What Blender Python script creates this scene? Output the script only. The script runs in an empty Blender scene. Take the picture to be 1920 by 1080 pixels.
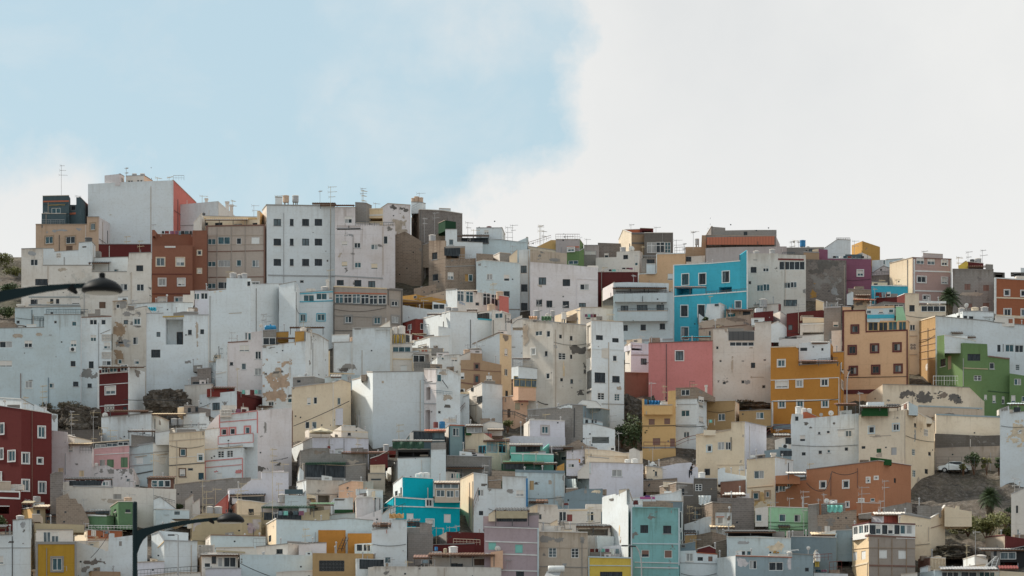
import bpy, bmesh, math, random
from mathutils import Vector, Matrix, Euler, noise
from mathutils.geometry import tessellate_polygon
random.seed(7)
S = bpy.context.scene
C = S.collection
R = math.radians
# ---------------------------------------------------------------- camera
F = 5558.0      # focal length in photo pixels
HR = 1300.0     # pixel row of the horizon (camera stands low, rising front)
CZ = 5.0
cam_d = bpy.data.cameras.new('camera'); cam = bpy.data.objects.new('camera', cam_d); C.objects.link(cam)
cam.location = (0, 0, CZ); cam.rotation_euler = (R(90), 0, 0)
cam_d.sensor_width = 36; cam_d.lens = 36*F/1920; cam_d.shift_y = (HR-540)/1920
cam_d.clip_start = 1; cam_d.clip_end = 20000
cam_d.dof.use_dof = True; cam_d.dof.focus_distance = 390; cam_d.dof.aperture_fstop = 4.0
S.camera = cam
# ---------------------------------------------------------------- world: clear sky with a cloud bank (world-space directions)
SUN_EL, SUN_AZ = R(44), R(-66)      # azimuth from +Y towards +X
W = bpy.data.worlds.new('World'); S.world = W; W.use_nodes = True
nt = W.node_tree; N = nt.nodes; L = nt.links
for n in list(N): N.remove(n)
def nd(t, **k):
    n = N.new(t)
    for a, b in k.items(): setattr(n, a, b)
    return n
def mth(op, a, b=None, c=None, clamp=False):
    n = N.new('ShaderNodeMath'); n.operation = op; n.use_clamp = clamp
    for i, v in enumerate((a, b, c)):
        if v is None: continue
        if isinstance(v, (int, float)): n.inputs[i].default_value = v
        else: L.new(v, n.inputs[i])
    return n.outputs[0]
out = nd('ShaderNodeOutputWorld'); bg = nd('ShaderNodeBackground'); L.new(bg.outputs[0], out.inputs[0])
sky = nd('ShaderNodeTexSky', sky_type='NISHITA', sun_disc=False, sun_elevation=SUN_EL, sun_rotation=SUN_AZ, air_density=1.0, dust_density=1.5, ozone_density=1.0)
tc = nd('ShaderNodeTexCoord'); sp = nd('ShaderNodeSeparateXYZ'); L.new(tc.outputs['Generated'], sp.inputs[0])
yy = mth('MAXIMUM', sp.outputs[1], 0.02)
u = mth('DIVIDE', sp.outputs[0], yy); v = mth('DIVIDE', sp.outputs[2], yy)
def nz(scale, detail=6, rough=.55, off=(0, 0, 0), sc=(1, 1, 1), dist=0):
    mp = nd('ShaderNodeMapping'); mp.inputs['Location'].default_value = off; mp.inputs['Scale'].default_value = sc
    L.new(tc.outputs['Generated'], mp.inputs[0])
    n = nd('ShaderNodeTexNoise'); n.inputs['Scale'].default_value = scale; n.inputs['Detail'].default_value = detail
    n.inputs['Roughness'].default_value = rough; n.inputs['Distortion'].default_value = dist
    L.new(mp.outputs[0], n.inputs['Vector']); return n.outputs['Fac']
n1 = nz(9, 7, .55); n2 = nz(28, 7, .6, (3, 1, 2)); n3 = nz(16, 8, .6, (7, 1, 5), (1, 1, 1.6), .4)
# cloud bank edge in tangent units: u right, v up ; bank lies right of a slanted line
def lin(a, b, c): return mth('ADD', mth('ADD', mth('MULTIPLY', u, a), mth('MULTIPLY', v, b)), c)
CLOUD_BODY = '''set below'''
wob = mth('ADD', mth('MULTIPLY', mth('SUBTRACT', n1, .5), .075), mth('MULTIPLY', mth('SUBTRACT', n2, .5), .05))
# main bank: signed distance to the vertical-ish edge (u>0.018) and the sloping lower edge
e1 = mth('SUBTRACT', u, .019)
e2 = lin(.6, -1.0, .1755)       # grows to the right and towards the horizon
main = mth('MAXIMUM', e1, e2)
top = lin(-.2, 1.0, -.2235)       # thin veil along the upper middle
veil = mth('MINIMUM', mth('MULTIPLY', top, .9), mth('ADD', u, .055))
left = mth('MINIMUM', mth('SUBTRACT', .170, v), mth('MULTIPLY', mth('SUBTRACT', -.147, u), .8))
def soft(x, w): return mth('MULTIPLY_ADD', mth('ADD', x, wob), 1.0/w, .5, clamp=True)
cm = soft(main, .014); cv = mth('MULTIPLY', soft(veil, .03), mth('MULTIPLY_ADD', n3, 2.4, -.5, clamp=True)); cl = mth('MULTIPLY', soft(left, .022), .97)
wisp = mth('MULTIPLY', mth('MULTIPLY_ADD', n3, 3.6, -1.85, clamp=True), .38)
cf = mth('MAXIMUM', mth('MAXIMUM', cm, cv), mth('MAXIMUM', cl, wisp))
# unseen broken cloud behind and beside the camera, shaped to brighten the facades
back = mth('MULTIPLY', mth('MULTIPLY_ADD', sp.outputs[1], -3.0, .9, clamp=True), mth('MULTIPLY_ADD', n1, 3.0, -.8, clamp=True))
cf = mth('MAXIMUM', cf, back)
cmx = nd('ShaderNodeMix', data_type='RGBA')
shade = mth('MULTIPLY_ADD', n1, 2.4, -.75, clamp=True)
L.new(mth('MULTIPLY', shade, mth('MULTIPLY_ADD', v, 9.0, -1.15, clamp=True)), cmx.inputs[0])
cmx.inputs[6].default_value = (8.35, 8.35, 8.2, 1); cmx.inputs[7].default_value = (6.9, 7.1, 7.2, 1)
hz = nd('ShaderNodeMix', data_type='RGBA'); hz.inputs[0].default_value = .62
L.new(sky.outputs[0], hz.inputs[6]); hz.inputs[7].default_value = (6.0, 7.9, 8.5, 1)
bl_ = nd('ShaderNodeMix', data_type='RGBA'); L.new(mth('MULTIPLY_ADD', sp.outputs[1], -3.0, .5, clamp=True), bl_.inputs[0]); L.new(cmx.outputs[2], bl_.inputs[6]); bl_.inputs[7].default_value = (5.6, 6.3, 6.9, 1)
sm = nd('ShaderNodeMix', data_type='RGBA'); L.new(cf, sm.inputs[0]); L.new(hz.outputs[2], sm.inputs[6]); L.new(bl_.outputs[2], sm.inputs[7])
L.new(sm.outputs[2], bg.inputs[0]); bg.inputs[1].default_value = 0.105
# ---------------------------------------------------------------- sun
sd = bpy.data.lights.new('sun', 'SUN'); sun = bpy.data.objects.new('sun', sd); C.objects.link(sun)
sd.energy = 4.4; sd.angle = R(4); sd.color = (1, .93, .82)
sv = Vector((math.sin(SUN_AZ)*math.cos(SUN_EL), math.cos(SUN_AZ)*math.cos(SUN_EL), math.sin(SUN_EL)))
sun.rotation_euler = sv.to_track_quat('Z', 'Y').to_euler(); sun.location = (0, 0, 200)
# ---------------------------------------------------------------- exposure
S.view_settings.view_transform = 'Standard'; S.view_settings.look = 'None'
S.view_settings.exposure = 0.0; S.view_settings.gamma = 1
# ================================================================ materials
def lin1(c):
    c /= 255.0
    return c/12.92 if c <= .04045 else ((c+.055)/1.055)**2.4
K_ALB = 2.25
def alb(p, k=None):
    """surface colour that renders as the observed shade colour p under this sky"""
    k = k or K_ALB
    r, g, b = (lin1(x) for x in p); c = [r*k*1.04, g*k, b*k*.95]; m = max(c)
    if m > .84: c = [x*.84/m for x in c]
    return tuple(c)+(1,)
PAL = dict(W=(190,195,201), w=(192,186,180), wp=(190,185,188), lb=(170,186,195), lav=(178,180,195), cr=(205,186,156), cr2=(192,172,142),
 be=(178,150,126), tan=(158,145,130), tan2=(148,138,130), slate=(66,86,94), rb=(112,62,48), dred=(94,38,38), dr2=(84,30,30), red=(122,48,42), salm=(186,98,88),
 must=(152,108,44), yel=(200,160,92), yelb=(200,170,62), och=(172,128,60), oc2=(166,134,90), pink=(192,110,110), pp=(196,150,154), cyan=(38,142,165), cy2=(8,150,168),
 oran=(206,166,124), green=(76,106,58), gr2=(80,116,82), mint=(142,192,152), mnt2=(105,182,172), lil=(158,138,144), lilg=(166,158,158), terra=(144,86,60), or2=(152,86,56),
 blk=(112,104,98), bblk=(126,108,92), conc=(134,128,122), dconc=(98,94,90), gb=(110,130,142), gb2=(132,152,162), teal=(120,148,154), pur=(104,54,74), dpk=(166,132,126),
 cpeel=(112,168,172), brown=(152,126,100), stw=(190,182,174), stn=(172,160,148), peach=(212,168,138), tile=(176,92,62), wood=(92,62,42), dk=(40,40,42), khak=(166,152,122),
 dgr=(70,72,74), gmesh=(28,60,40), lite=(226,226,224), teald=(20,60,76), grn3=(26,72,34), mus2=(172,128,30), crw=(206,196,176), blue=(20,110,170), dgreen=(36,70,52), gold=(170,140,70), sgrey=(150,152,155), whit=(228,230,232), bwall=(118,88,78))
MEAS = dict(cyan=(50,125,143), must=(136,95,46), dr2=(72,33,32), rb=(98,66,54), oran=(156,129,104), terra=(126,88,67), green=(75,95,64), cy2=(4,123,138),
 cr=(160,149,132), cr2=(163,147,122), crw=(166,157,143), tan=(131,123,117), stw=(148,145,140), lil=(122,111,116), lb=(141,152,157), yel=(150,125,88), bwall=(90,68,60),
 dpk=(131,112,109), conc=(104,102,100), blk=(88,84,82), pur=(96,62,78), W=(155,161,165), w=(156,153,149), wp=(156,153,155), pink=(148,97,96), whit=(165,170,172), lite=(172,174,174),
 lav=(151,152,160), stn=(133,124,114), bblk=(99,90,82), salm=(142,84,78))
for k_, v_ in list(PAL.items()):
    if k_ in MEAS: PAL[k_] = MEAS[k_]; continue
    q_ = [x*.79 for x in v_]; l_ = .3*q_[0]+.59*q_[1]+.11*q_[2]; PAL[k_] = tuple(x*.82+l_*.18 for x in q_)
_m = {}
def principled(m):
    m.use_nodes = True; t = m.node_tree
    return t, t.nodes['Principled BSDF']
def tnode(t, ty, **k):
    n = t.nodes.new(ty)
    for a, b in k.items(): setattr(n, a, b)
    return n
def tm(t, op, a, b=None, c=None, clamp=False):
    n = t.nodes.new('ShaderNodeMath'); n.operation = op; n.use_clamp = clamp
    for i, v in enumerate((a, b, c)):
        if v is None: continue
        if isinstance(v, (int, float)): n.inputs[i].default_value = v
        else: t.links.new(v, n.inputs[i])
    return n.outputs[0]
def tmix(t, f, a, b):
    n = t.nodes.new('ShaderNodeMix'); n.data_type = 'RGBA'
    for i, v in ((0, f), (6, a), (7, b)):
        if isinstance(v, (int, float)): n.inputs[i].default_value = v
        elif isinstance(v, tuple): n.inputs[i].default_value = v
        else: t.links.new(v, n.inputs[i])
    return n.outputs[2]
def tnoise(t, vec, scale, detail=4, rough=.55):
    n = t.nodes.new('ShaderNodeTexNoise'); n.inputs['Scale'].default_value = scale; n.inputs['Detail'].default_value = detail; n.inputs['Roughness'].default_value = rough
    t.links.new(vec, n.inputs['Vector']); return n.outputs['Fac']
def tmap(t, vec, sc, loc=(0, 0, 0)):
    n = t.nodes.new('ShaderNodeMapping'); n.inputs['Scale'].default_value = sc; n.inputs['Location'].default_value = loc
    t.links.new(vec, n.inputs[0]); return n.outputs[0]
def plaster_group():
    g = bpy.data.node_groups.new('plaster', 'ShaderNodeTree')
    g.interface.new_socket('Base', in_out='INPUT', socket_type='NodeSocketColor')
    g.interface.new_socket('Wear', in_out='INPUT', socket_type='NodeSocketFloat')
    g.interface.new_socket('Color', in_out='OUTPUT', socket_type='NodeSocketColor')
    g.interface.new_socket('Height', in_out='OUTPUT', socket_type='NodeSocketFloat')
    gi = g.nodes.new('NodeGroupInput'); go = g.nodes.new('NodeGroupOutput')
    geo = g.nodes.new('ShaderNodeNewGeometry').outputs['Position']; oi = g.nodes.new('ShaderNodeObjectInfo')
    base, wear = gi.outputs['Base'], gi.outputs['Wear']
    # per-house shift and broad mottling
    hs = g.nodes.new('ShaderNodeHueSaturation'); g.links.new(base, hs.inputs['Color'])
    g.links.new(tm(g, 'MULTIPLY_ADD', oi.outputs['Random'], .12, .93), hs.inputs['Value'])
    c = hs.outputs[0]
    mot = tnoise(g, tmap(g, geo, (.35, .35, .5)), 1.0, 5, .6)
    def mul(c, col):
        n = g.nodes.new('ShaderNodeMix'); n.data_type = 'RGBA'; n.blend_type = 'MULTIPLY'; n.inputs[0].default_value = 1; g.links.new(c, n.inputs[6]); n.inputs[7].default_value = col; return n.outputs[2]
    c = tmix(g, tm(g, 'MULTIPLY', tm(g, 'MULTIPLY_ADD', mot, 2.6, -1.05, clamp=True), tm(g, 'MULTIPLY_ADD', wear, .5, .3)), c, mul(c, (.80, .74, .67, 1)))
    fine = tnoise(g, geo, 3.2, 5, .65)
    c = tmix(g, tm(g, 'MULTIPLY', tm(g, 'MULTIPLY_ADD', fine, 3.5, -1.75, clamp=True), .45), c, mul(c, (.72, .68, .63, 1)))
    # repainted lighter rectangles and streaks running down the wall
    st = tnoise(g, tmap(g, geo, (2.3, 2.3, .16)), 1.0, 4, .6)
    sm_ = tnoise(g, tmap(g, geo, (.22, .22, .22), (5, 3, 1)), 1.0, 2, .5)
    stf = tm(g, 'MULTIPLY', tm(g, 'MULTIPLY_ADD', st, 5.0, -2.75, clamp=True), tm(g, 'MULTIPLY_ADD', sm_, 3.0, -1.1, clamp=True))
    c = tmix(g, tm(g, 'MULTIPLY', stf, tm(g, 'MULTIPLY_ADD', wear, .7, .12)), c, mul(c, (.46, .38, .31, 1)))
    # rain-washed dirt hanging from the parapet
    gen = g.nodes.new('ShaderNodeTexCoord').outputs['Generated']; gs = g.nodes.new('ShaderNodeSeparateXYZ'); g.links.new(gen, gs.inputs[0])
    dr = tm(g, 'MULTIPLY', tm(g, 'SUBTRACT', gs.outputs[2], tm(g, 'MULTIPLY_ADD', st, -.36, 1.09)), 9.0, clamp=True)
    c = tmix(g, tm(g, 'MULTIPLY', dr, tm(g, 'MULTIPLY_ADD', wear, .5, .12)), c, mul(c, (.52, .46, .40, 1)))
    # faint floor joints
    sx = g.nodes.new('ShaderNodeSeparateXYZ'); g.links.new(geo, sx.inputs[0])
    fz = tm(g, 'FRACT', tm(g, 'MULTIPLY_ADD', sx.outputs[2], 1/2.9, oi.outputs['Random']))
    jn = tm(g, 'MULTIPLY', tm(g, 'LESS_THAN', fz, .022), tm(g, 'MULTIPLY_ADD', sm_, 2.0, -.75, clamp=True))
    c = tmix(g, tm(g, 'MULTIPLY', jn, .45), c, mul(c, (.6, .56, .52, 1)))
    # flaked plaster with grey render below
    pn = tnoise(g, tmap(g, geo, (.42, .42, .6), (9, 2, 4)), 1.0, 9, .62)
    pe = tm(g, 'SUBTRACT', pn, tm(g, 'MULTIPLY_ADD', wear, -.20, .80))
    pf = tm(g, 'MULTIPLY', pe, 60.0, clamp=True)
    und = tmix(g, fine, (.13, .12, .11, 1), (.34, .31, .28, 1))
    c = tmix(g, pf, c, und)
    g.links.new(c, go.inputs['Color'])
    g.links.new(tm(g, 'ADD', tm(g, 'MULTIPLY', fine, .6), tm(g, 'MULTIPLY', pf, -.7)), go.inputs['Height'])
    return g
PG = plaster_group()
def wallmat(key, wear=.3):
    if key == 'tiles': return slatmat('tile', 2.2, 0)
    brick = key in ('blk', 'bblk', 'brn')
    wear = round(wear, 1); k = ('wall', key, wear)
    if k in _m: return _m[k]
    m = bpy.data.materials.new('plaster_'+key); t, b = principled(m)
    col = alb(PAL[key])
    g = tnode(t, 'ShaderNodeGroup', node_tree=PG); g.inputs['Wear'].default_value = wear
    if brick or key in ('conc', 'dconc'):
        geo = t.nodes.new('ShaderNodeNewGeometry').outputs['Position']
        s = t.nodes.new('ShaderNodeSeparateXYZ'); t.links.new(geo, s.inputs[0])
        cb = t.nodes.new('ShaderNodeCombineXYZ'); t.links.new(tm(t, 'ADD', s.outputs[0], tm(t, 'MULTIPLY', s.outputs[1], .8)), cb.inputs[0]); t.links.new(s.outputs[2], cb.inputs[1])
        bt = tnode(t, 'ShaderNodeTexBrick'); t.links.new(cb.outputs[0], bt.inputs['Vector'])
        bt.inputs['Scale'].default_value = 1.0; bt.inputs['Brick Width'].default_value = .48; bt.inputs['Row Height'].default_value = .23
        bt.inputs['Mortar Size'].default_value = .028; bt.inputs['Mortar Smooth'].default_value = .3; bt.inputs['Bias'].default_value = -.2
        v = lambda f: tuple(min(1, x*f) for x in col[:3])+(1,)
        if brick: bt.inputs['Color1'].default_value = v(1.1); bt.inputs['Color2'].default_value = v(.82); bt.inputs['Mortar'].default_value = v(1.32)
        else: bt.inputs['Color1'].default_value = v(1.03); bt.inputs['Color2'].default_value = v(.93); bt.inputs['Mortar'].default_value = v(.85)
        t.links.new(bt.outputs['Color'], g.inputs['Base'])
    else: g.inputs['Base'].default_value = col
    t.links.new(g.outputs['Color'], b.inputs['Base Color'])
    b.inputs['Roughness'].default_value = .9; b.inputs['Specular IOR Level'].default_value = .2
    bp = tnode(t, 'ShaderNodeBump'); bp.inputs['Strength'].default_value = .35; bp.inputs['Distance'].default_value = .03
    t.links.new(g.outputs['Height'], bp.inputs['Height']); t.links.new(bp.outputs[0], b.inputs['Normal'])
    _m[k] = m; return m
def flat(key, rough=.7, col=None, metal=0.0, var=.25):
    k = ('flat', key, rough)
    if k in _m: return _m[k]
    m = bpy.data.materials.new('paint_'+key); t, b = principled(m)
    c = col if col else alb(PAL[key])
    geo = t.nodes.new('ShaderNodeNewGeometry').outputs['Position']
    nf = tnoise(t, geo, 1.7, 5, .6)
    t.links.new(tmix(t, tm(t, 'MULTIPLY_ADD', nf, 2.0, -.7, clamp=True), c, tuple(x*(1-var) for x in c[:3])+(1,)), b.inputs['Base Color'])
    b.inputs['Roughness'].default_value = rough; b.inputs['Metallic'].default_value = metal
    _m[k] = m; return m
def glass(i):
    k = ('glass', i)
    if k in _m: return _m[k]
    m = bpy.data.materials.new(('dark_glass_and_shade', 'tinted_glass', 'curtained_glass', 'pale_curtain')[i]); t, b = principled(m)
    cs = [((.014, .018, .021, 1), (.05, .06, .066, 1)), ((.025, .06, .07, 1), (.08, .16, .18, 1)), ((.06, .085, .095, 1), (.17, .21, .22, 1)), ((.3, .3, .29, 1), (.45, .44, .42, 1))][i]  # darkest tone also serves as painted shade in vents and uncut openings
    geo = t.nodes.new('ShaderNodeNewGeometry').outputs['Position']
    nf = tnoise(t, tmap(t, geo, (6, 6, 1.1)), 1.0, 3, .5)
    t.links.new(tmix(t, tm(t, 'MULTIPLY_ADD', nf, 3.0, -1.0, clamp=True), cs[0], cs[1]), b.inputs['Base Color'])
    b.inputs['Roughness'].default_value = .15; b.inputs['Specular IOR Level'].default_value = .28
    _m[k] = m; return m
def slatmat(key, sc=9.0, axis=2):
    k = ('slat', key, axis)
    if k in _m: return _m[k]
    m = bpy.data.materials.new('slatted_'+key); t, b = principled(m); c = alb(PAL[key])
    geo = t.nodes.new('ShaderNodeNewGeometry').outputs['Position']; s = t.nodes.new('ShaderNodeSeparateXYZ'); t.links.new(geo, s.inputs[0])
    f = tm(t, 'FRACT', tm(t, 'MULTIPLY', s.outputs[axis], sc)); d = tm(t, 'LESS_THAN', f, .22)
    t.links.new(tmix(t, tm(t, 'MULTIPLY', d, .5), c, tuple(x*.45 for x in c[:3])+(1,)), b.inputs['Base Color'])
    b.inputs['Roughness'].default_value = .6; _m[k] = m; return m
def rockmat():
    m = bpy.data.materials.new('rocky_slope'); t, b = principled(m)
    geo = t.nodes.new('ShaderNodeNewGeometry').outputs['Position']
    a = tnoise(t, geo, .35, 9, .7); c2 = tnoise(t, geo, 2.2, 7, .7); vz = tnoise(t, geo, .09, 5, .6)
    c = tmix(t, tm(t, 'MULTIPLY_ADD', a, 3.2, -1.1, clamp=True), (.045, .036, .028, 1), (.15, .118, .085, 1))
    c = tmix(t, tm(t, 'MULTIPLY_ADD', c2, 4.0, -1.9, clamp=True), c, (.24, .21, .18, 1))
    c = tmix(t, tm(t, 'MULTIPLY_ADD', tnoise(t, geo, .9, 8, .75), 4.5, -2.3, clamp=True), c, (.025, .022, .02, 1))
    c = tmix(t, tm(t, 'MULTIPLY', tm(t, 'MULTIPLY_ADD', vz, 5.0, -2.5, clamp=True), .6), c, (.05, .055, .022, 1))
    t.links.new(c, b.inputs['Base Color']); b.inputs['Roughness'].default_value = .95
    bp = tnode(t, 'ShaderNodeBump'); bp.inputs['Strength'].default_value = 1.0; bp.inputs['Distance'].default_value = .35
    t.links.new(tm(t, 'ADD', a, tm(t, 'MULTIPLY', c2, .5)), bp.inputs['Height']); t.links.new(bp.outputs[0], b.inputs['Normal'])
    return m
ROCK = rockmat()
def leafmat(name, c1, c2):
    m = bpy.data.materials.new(name); t, b = principled(m)
    geo = t.nodes.new('ShaderNodeNewGeometry').outputs['Position']
    t.links.new(tmix(t, tm(t, 'MULTIPLY_ADD', tnoise(t, geo, 1.6, 4, .6), 3.0, -1.0, clamp=True), c1, c2), b.inputs['Base Color'])
    b.inputs['Roughness'].default_value = .7; return m
LEAF = leafmat('green_leaves', (.025, .045, .015, 1), (.075, .11, .035, 1))
LEAFY = leafmat('yellowish_leaves', (.07, .08, .02, 1), (.19, .18, .05, 1))
DRY = leafmat('dry_leaves', (.09, .07, .045, 1), (.22, .17, .10, 1))
# ================================================================ mesh helpers
class MB:
    def __init__(s): s.v = []; s.f = []
    def quad(s, *p):  # one face
        i = len(s.v); s.v += [tuple(q) for q in p]; s.f.append(tuple(range(i, i+len(p)))); return s
    def box(s, x0, x1, y0, y1, z0, z1):
        i = len(s.v)
        s.v += [(x0,y0,z0),(x1,y0,z0),(x1,y1,z0),(x0,y1,z0),(x0,y0,z1),(x1,y0,z1),(x1,y1,z1),(x0,y1,z1)]
        s.f += [tuple(i+k for k in q) for q in ((0,3,2,1),(4,5,6,7),(0,1,5,4),(1,2,6,5),(2,3,7,6),(3,0,4,7))]
        return s
    def tube(s, a, b, r, r2=None, n=6):
        a, b = Vector(a), Vector(b); r2 = r if r2 is None else r2
        d = (b-a).normalized(); p = d.orthogonal().normalized(); q = d.cross(p); i = len(s.v)
        for c, rr in ((a, r), (b, r2)):
            for k in range(n):
                t = 2*math.pi*k/n; s.v.append(tuple(c+p*rr*math.cos(t)+q*rr*math.sin(t)))
        for k in range(n): s.f.append((i+k, i+(k+1)%n, i+n+(k+1)%n, i+n+k))
        s.f.append(tuple(i+k for k in range(n))[::-1]); s.f.append(tuple(i+n+k for k in range(n)))
        return s
    def path(s, pts, r, n=6):
        for a, b in zip(pts, pts[1:]): s.tube(a, b, r, r, n)
        return s
    def lathe(s, prof, n=16, c=(0, 0, 0)):
        i = len(s.v)
        for r, z in prof:
            for k in range(n):
                t = 2*math.pi*k/n; s.v.append((c[0]+r*math.cos(t), c[1]+r*math.sin(t), c[2]+z))
        for j in range(len(prof)-1):
            for k in range(n): s.f.append((i+j*n+k, i+j*n+(k+1)%n, i+(j+1)*n+(k+1)%n, i+(j+1)*n+k))
        s.f.append(tuple(i+k for k in range(n))[::-1]); s.f.append(tuple(i+(len(prof)-1)*n+k for k in range(n)))
        return s
    def mesh(s, name, smooth=False):
        me = bpy.data.meshes.new(name); me.from_pydata(s.v, [], s.f)
        if smooth: me.polygons.foreach_set('use_smooth', [True]*len(me.polygons))
        me.update(); return me
    def obj(s, name, mat, parent=None, loc=(0, 0, 0), rz=0, smooth=False):
        return link(name, s.mesh(name, smooth), mat, parent, loc, rz)
def link(name, me, mat, parent=None, loc=(0, 0, 0), rz=0):
    if mat and not me.materials: me.materials.append(mat)
    o = bpy.data.objects.new(name, me); C.objects.link(o)
    if parent: o.parent = parent
    o.location = loc; o.rotation_euler = (0, 0, rz); return o
def thing(name, label, cat, loc=(0, 0, 0), rz=0, group=None):
    o = bpy.data.objects.new(name, None); C.objects.link(o); o.location = loc; o.rotation_euler = (0, 0, rz); o.empty_display_size = .3
    o['label'] = label; o['category'] = cat
    if group: o['group'] = group
    return o
def tag(o, label, cat, group=None):
    o['label'] = label; o['category'] = cat
    if group: o['group'] = group
    return o
# ---- photo pixel -> place on the hill: the hillside climbs steadily away from the camera
def DY(y): return 330+(1080-y)*.233
def X(px, D): return (px-960)/F*D
def Z(y, D): return CZ+(HR-y)/F*D
def groundz(D):
    if D < 318:
        z1 = Z(1080-(318-330)/.233, 318); t = max(0, (D-225)/(318-225)); return z1*t*t*(3-2*t)
    if D > 474:
        return Z(1080-(474-330)/.233, 474)-(D-474)*.02
    return Z(1080-(D-330)/.233, D)
def ytop(px):
    if px < 950: return 478
    if px > 1500: return 560
    return 478+(px-950)/550*82
def gz(x, D):
    px = x/D*F+960; Dm = DY(ytop(px))
    if D > Dm: return groundz(Dm)-(D-Dm)*.04
    return groundz(D)
# ================================================================ terrain (one sheet to the horizon)
def terrain():
    xs = sorted(set([-9000, -4000, -1500, -600, -300] + [i*1.4-77 for i in range(88)] + [46.2+i*.5 for i in range(1, 64)] + [80, 90, 110, 300, 600, 1500, 4000, 9000]+[-200, -150, -130, -100, 130, 150, 200]))
    ds = sorted(set([-3000, -800, -200, 0, 60, 120, 180, 210] + [220+i*4 for i in range(25)] + [320+i*.9 for i in range(180)] + [500, 540, 600, 700, 900, 1300, 2500, 5000, 12000]))
    b = MB()
    for d in ds:
        for x in xs:
            dd = max(d, 1); z = gz(x if abs(x) < 130 else math.copysign(130, x), dd) if dd < 700 else gz(0, 520)-(dd-520)*.04
            if d > 320 and d < 500 and abs(x) < 140:
                V_ = Vector((x*.16, d*.2, 1.3)); z += noise.fractal(V_, .8, 2.1, 7)*1.0-.25-abs(noise.noise(V_*1.7))*.7
            b.v.append((x, d, z))
    n = len(xs)
    for j in range(len(ds)-1):
        for i in range(n-1): b.f.append((j*n+i, j*n+i+1, (j+1)*n+i+1, (j+1)*n+i))
    o = b.obj('hillside', ROCK, smooth=True); o['kind'] = 'structure'
    # unseen pale ground sheet below the hill, added to bounce light onto the walls
    b = MB(); xs2 = [-3000, -400, -100, 0, 100, 400, 3000]; ds2 = [-2500, -300, 0, 120, 200, 235, 255, 275, 295, 305]
    for d in ds2:
        for x in xs2: b.v.append((x, d, gz(0, max(d, 1))+.12))
    n = len(xs2); b.f = [(j*n+i, j*n+i+1, (j+1)*n+i+1, (j+1)*n+i) for j in range(len(ds2)-1) for i in range(n-1)]
    o = b.obj('bounce_ground', flat('bounce_pale', .9, col=(.36, .34, .31, 1))); o['kind'] = 'structure'
terrain()
# ================================================================ windows
WC = {}
def frame_mesh(ty, w, h, n):
    w, h = round(w, 2), round(h, 2); k = (ty, w, h, n)
    if k in WC: return WC[k]
    b = MB(); t = .065; a, c = w/2, h/2; y0, y1 = .05, .13
    b.box(-a, a, y0, y1, -c, -c+t); b.box(-a, a, y0, y1, c-t, c)
    b.box(-a, -a+t, y0, y1, -c+t, c-t); b.box(a-t, a, y0, y1, -c+t, c-t)
    for i in range(1, n):
        x = -a+w*i/n; b.box(x-.035, x+.035, y0+.003, y1-.003, -c+t, c-t)
    if ty in ('g', 'c') and h > 1.3:
        z = c-h*.32; b.box(-a+t, a-t, y0+.006, y1-.006, z-.035, z+.035)
    if ty == 'm':
        for q in (.33, .66): b.box(-a+t, a-t, y0+.006, y1-.006, -c+h*q-.02, -c+h*q+.02)
    me = b.mesh('window_frame'); WC[k] = me; return me
def plane_mesh(kind, w, h, y):
    w, h = round(w, 2), round(h, 2); k = (kind, w, h, y)
    if k in WC: return WC[k]
    b = MB(); a, c = w/2, h/2; b.box(-a, a, y, y+.04, -c, c); me = b.mesh(kind); WC[k] = me; return me
def ring_mesh(w, h, t):
    w, h = round(w, 2), round(h, 2); k = ('ring', w, h, t)
    if k in WC: return WC[k]
    b = MB(); a, c = w/2, h/2
    b.box(-a-t, a+t, -.06, .02, c, c+t); b.box(-a-t, a+t, -.09, .02, -c-t, -c); b.box(-a-t, -a, -.06, .02, -c, c); b.box(a, a+t, -.06, .02, -c, c)
    me = b.mesh('surround'); WC[k] = me; return me
rw = random.Random(11)
def lk(name, me, mat, parent, loc, rz=0):
    me2 = me
    if me.materials and me.materials[0] != mat:
        key = (me.name, mat.name)
        if key not in WC:
            m3 = me.copy(); m3.materials.clear(); m3.materials.append(mat); WC[key] = m3
        me2 = WC[key]
    elif not me.materials: me.materials.append(mat)
    o = bpy.data.objects.new(name, me2); C.objects.link(o); o.parent = parent; o.location = loc; o.rotation_euler = (0, 0, rz); return o
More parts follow.
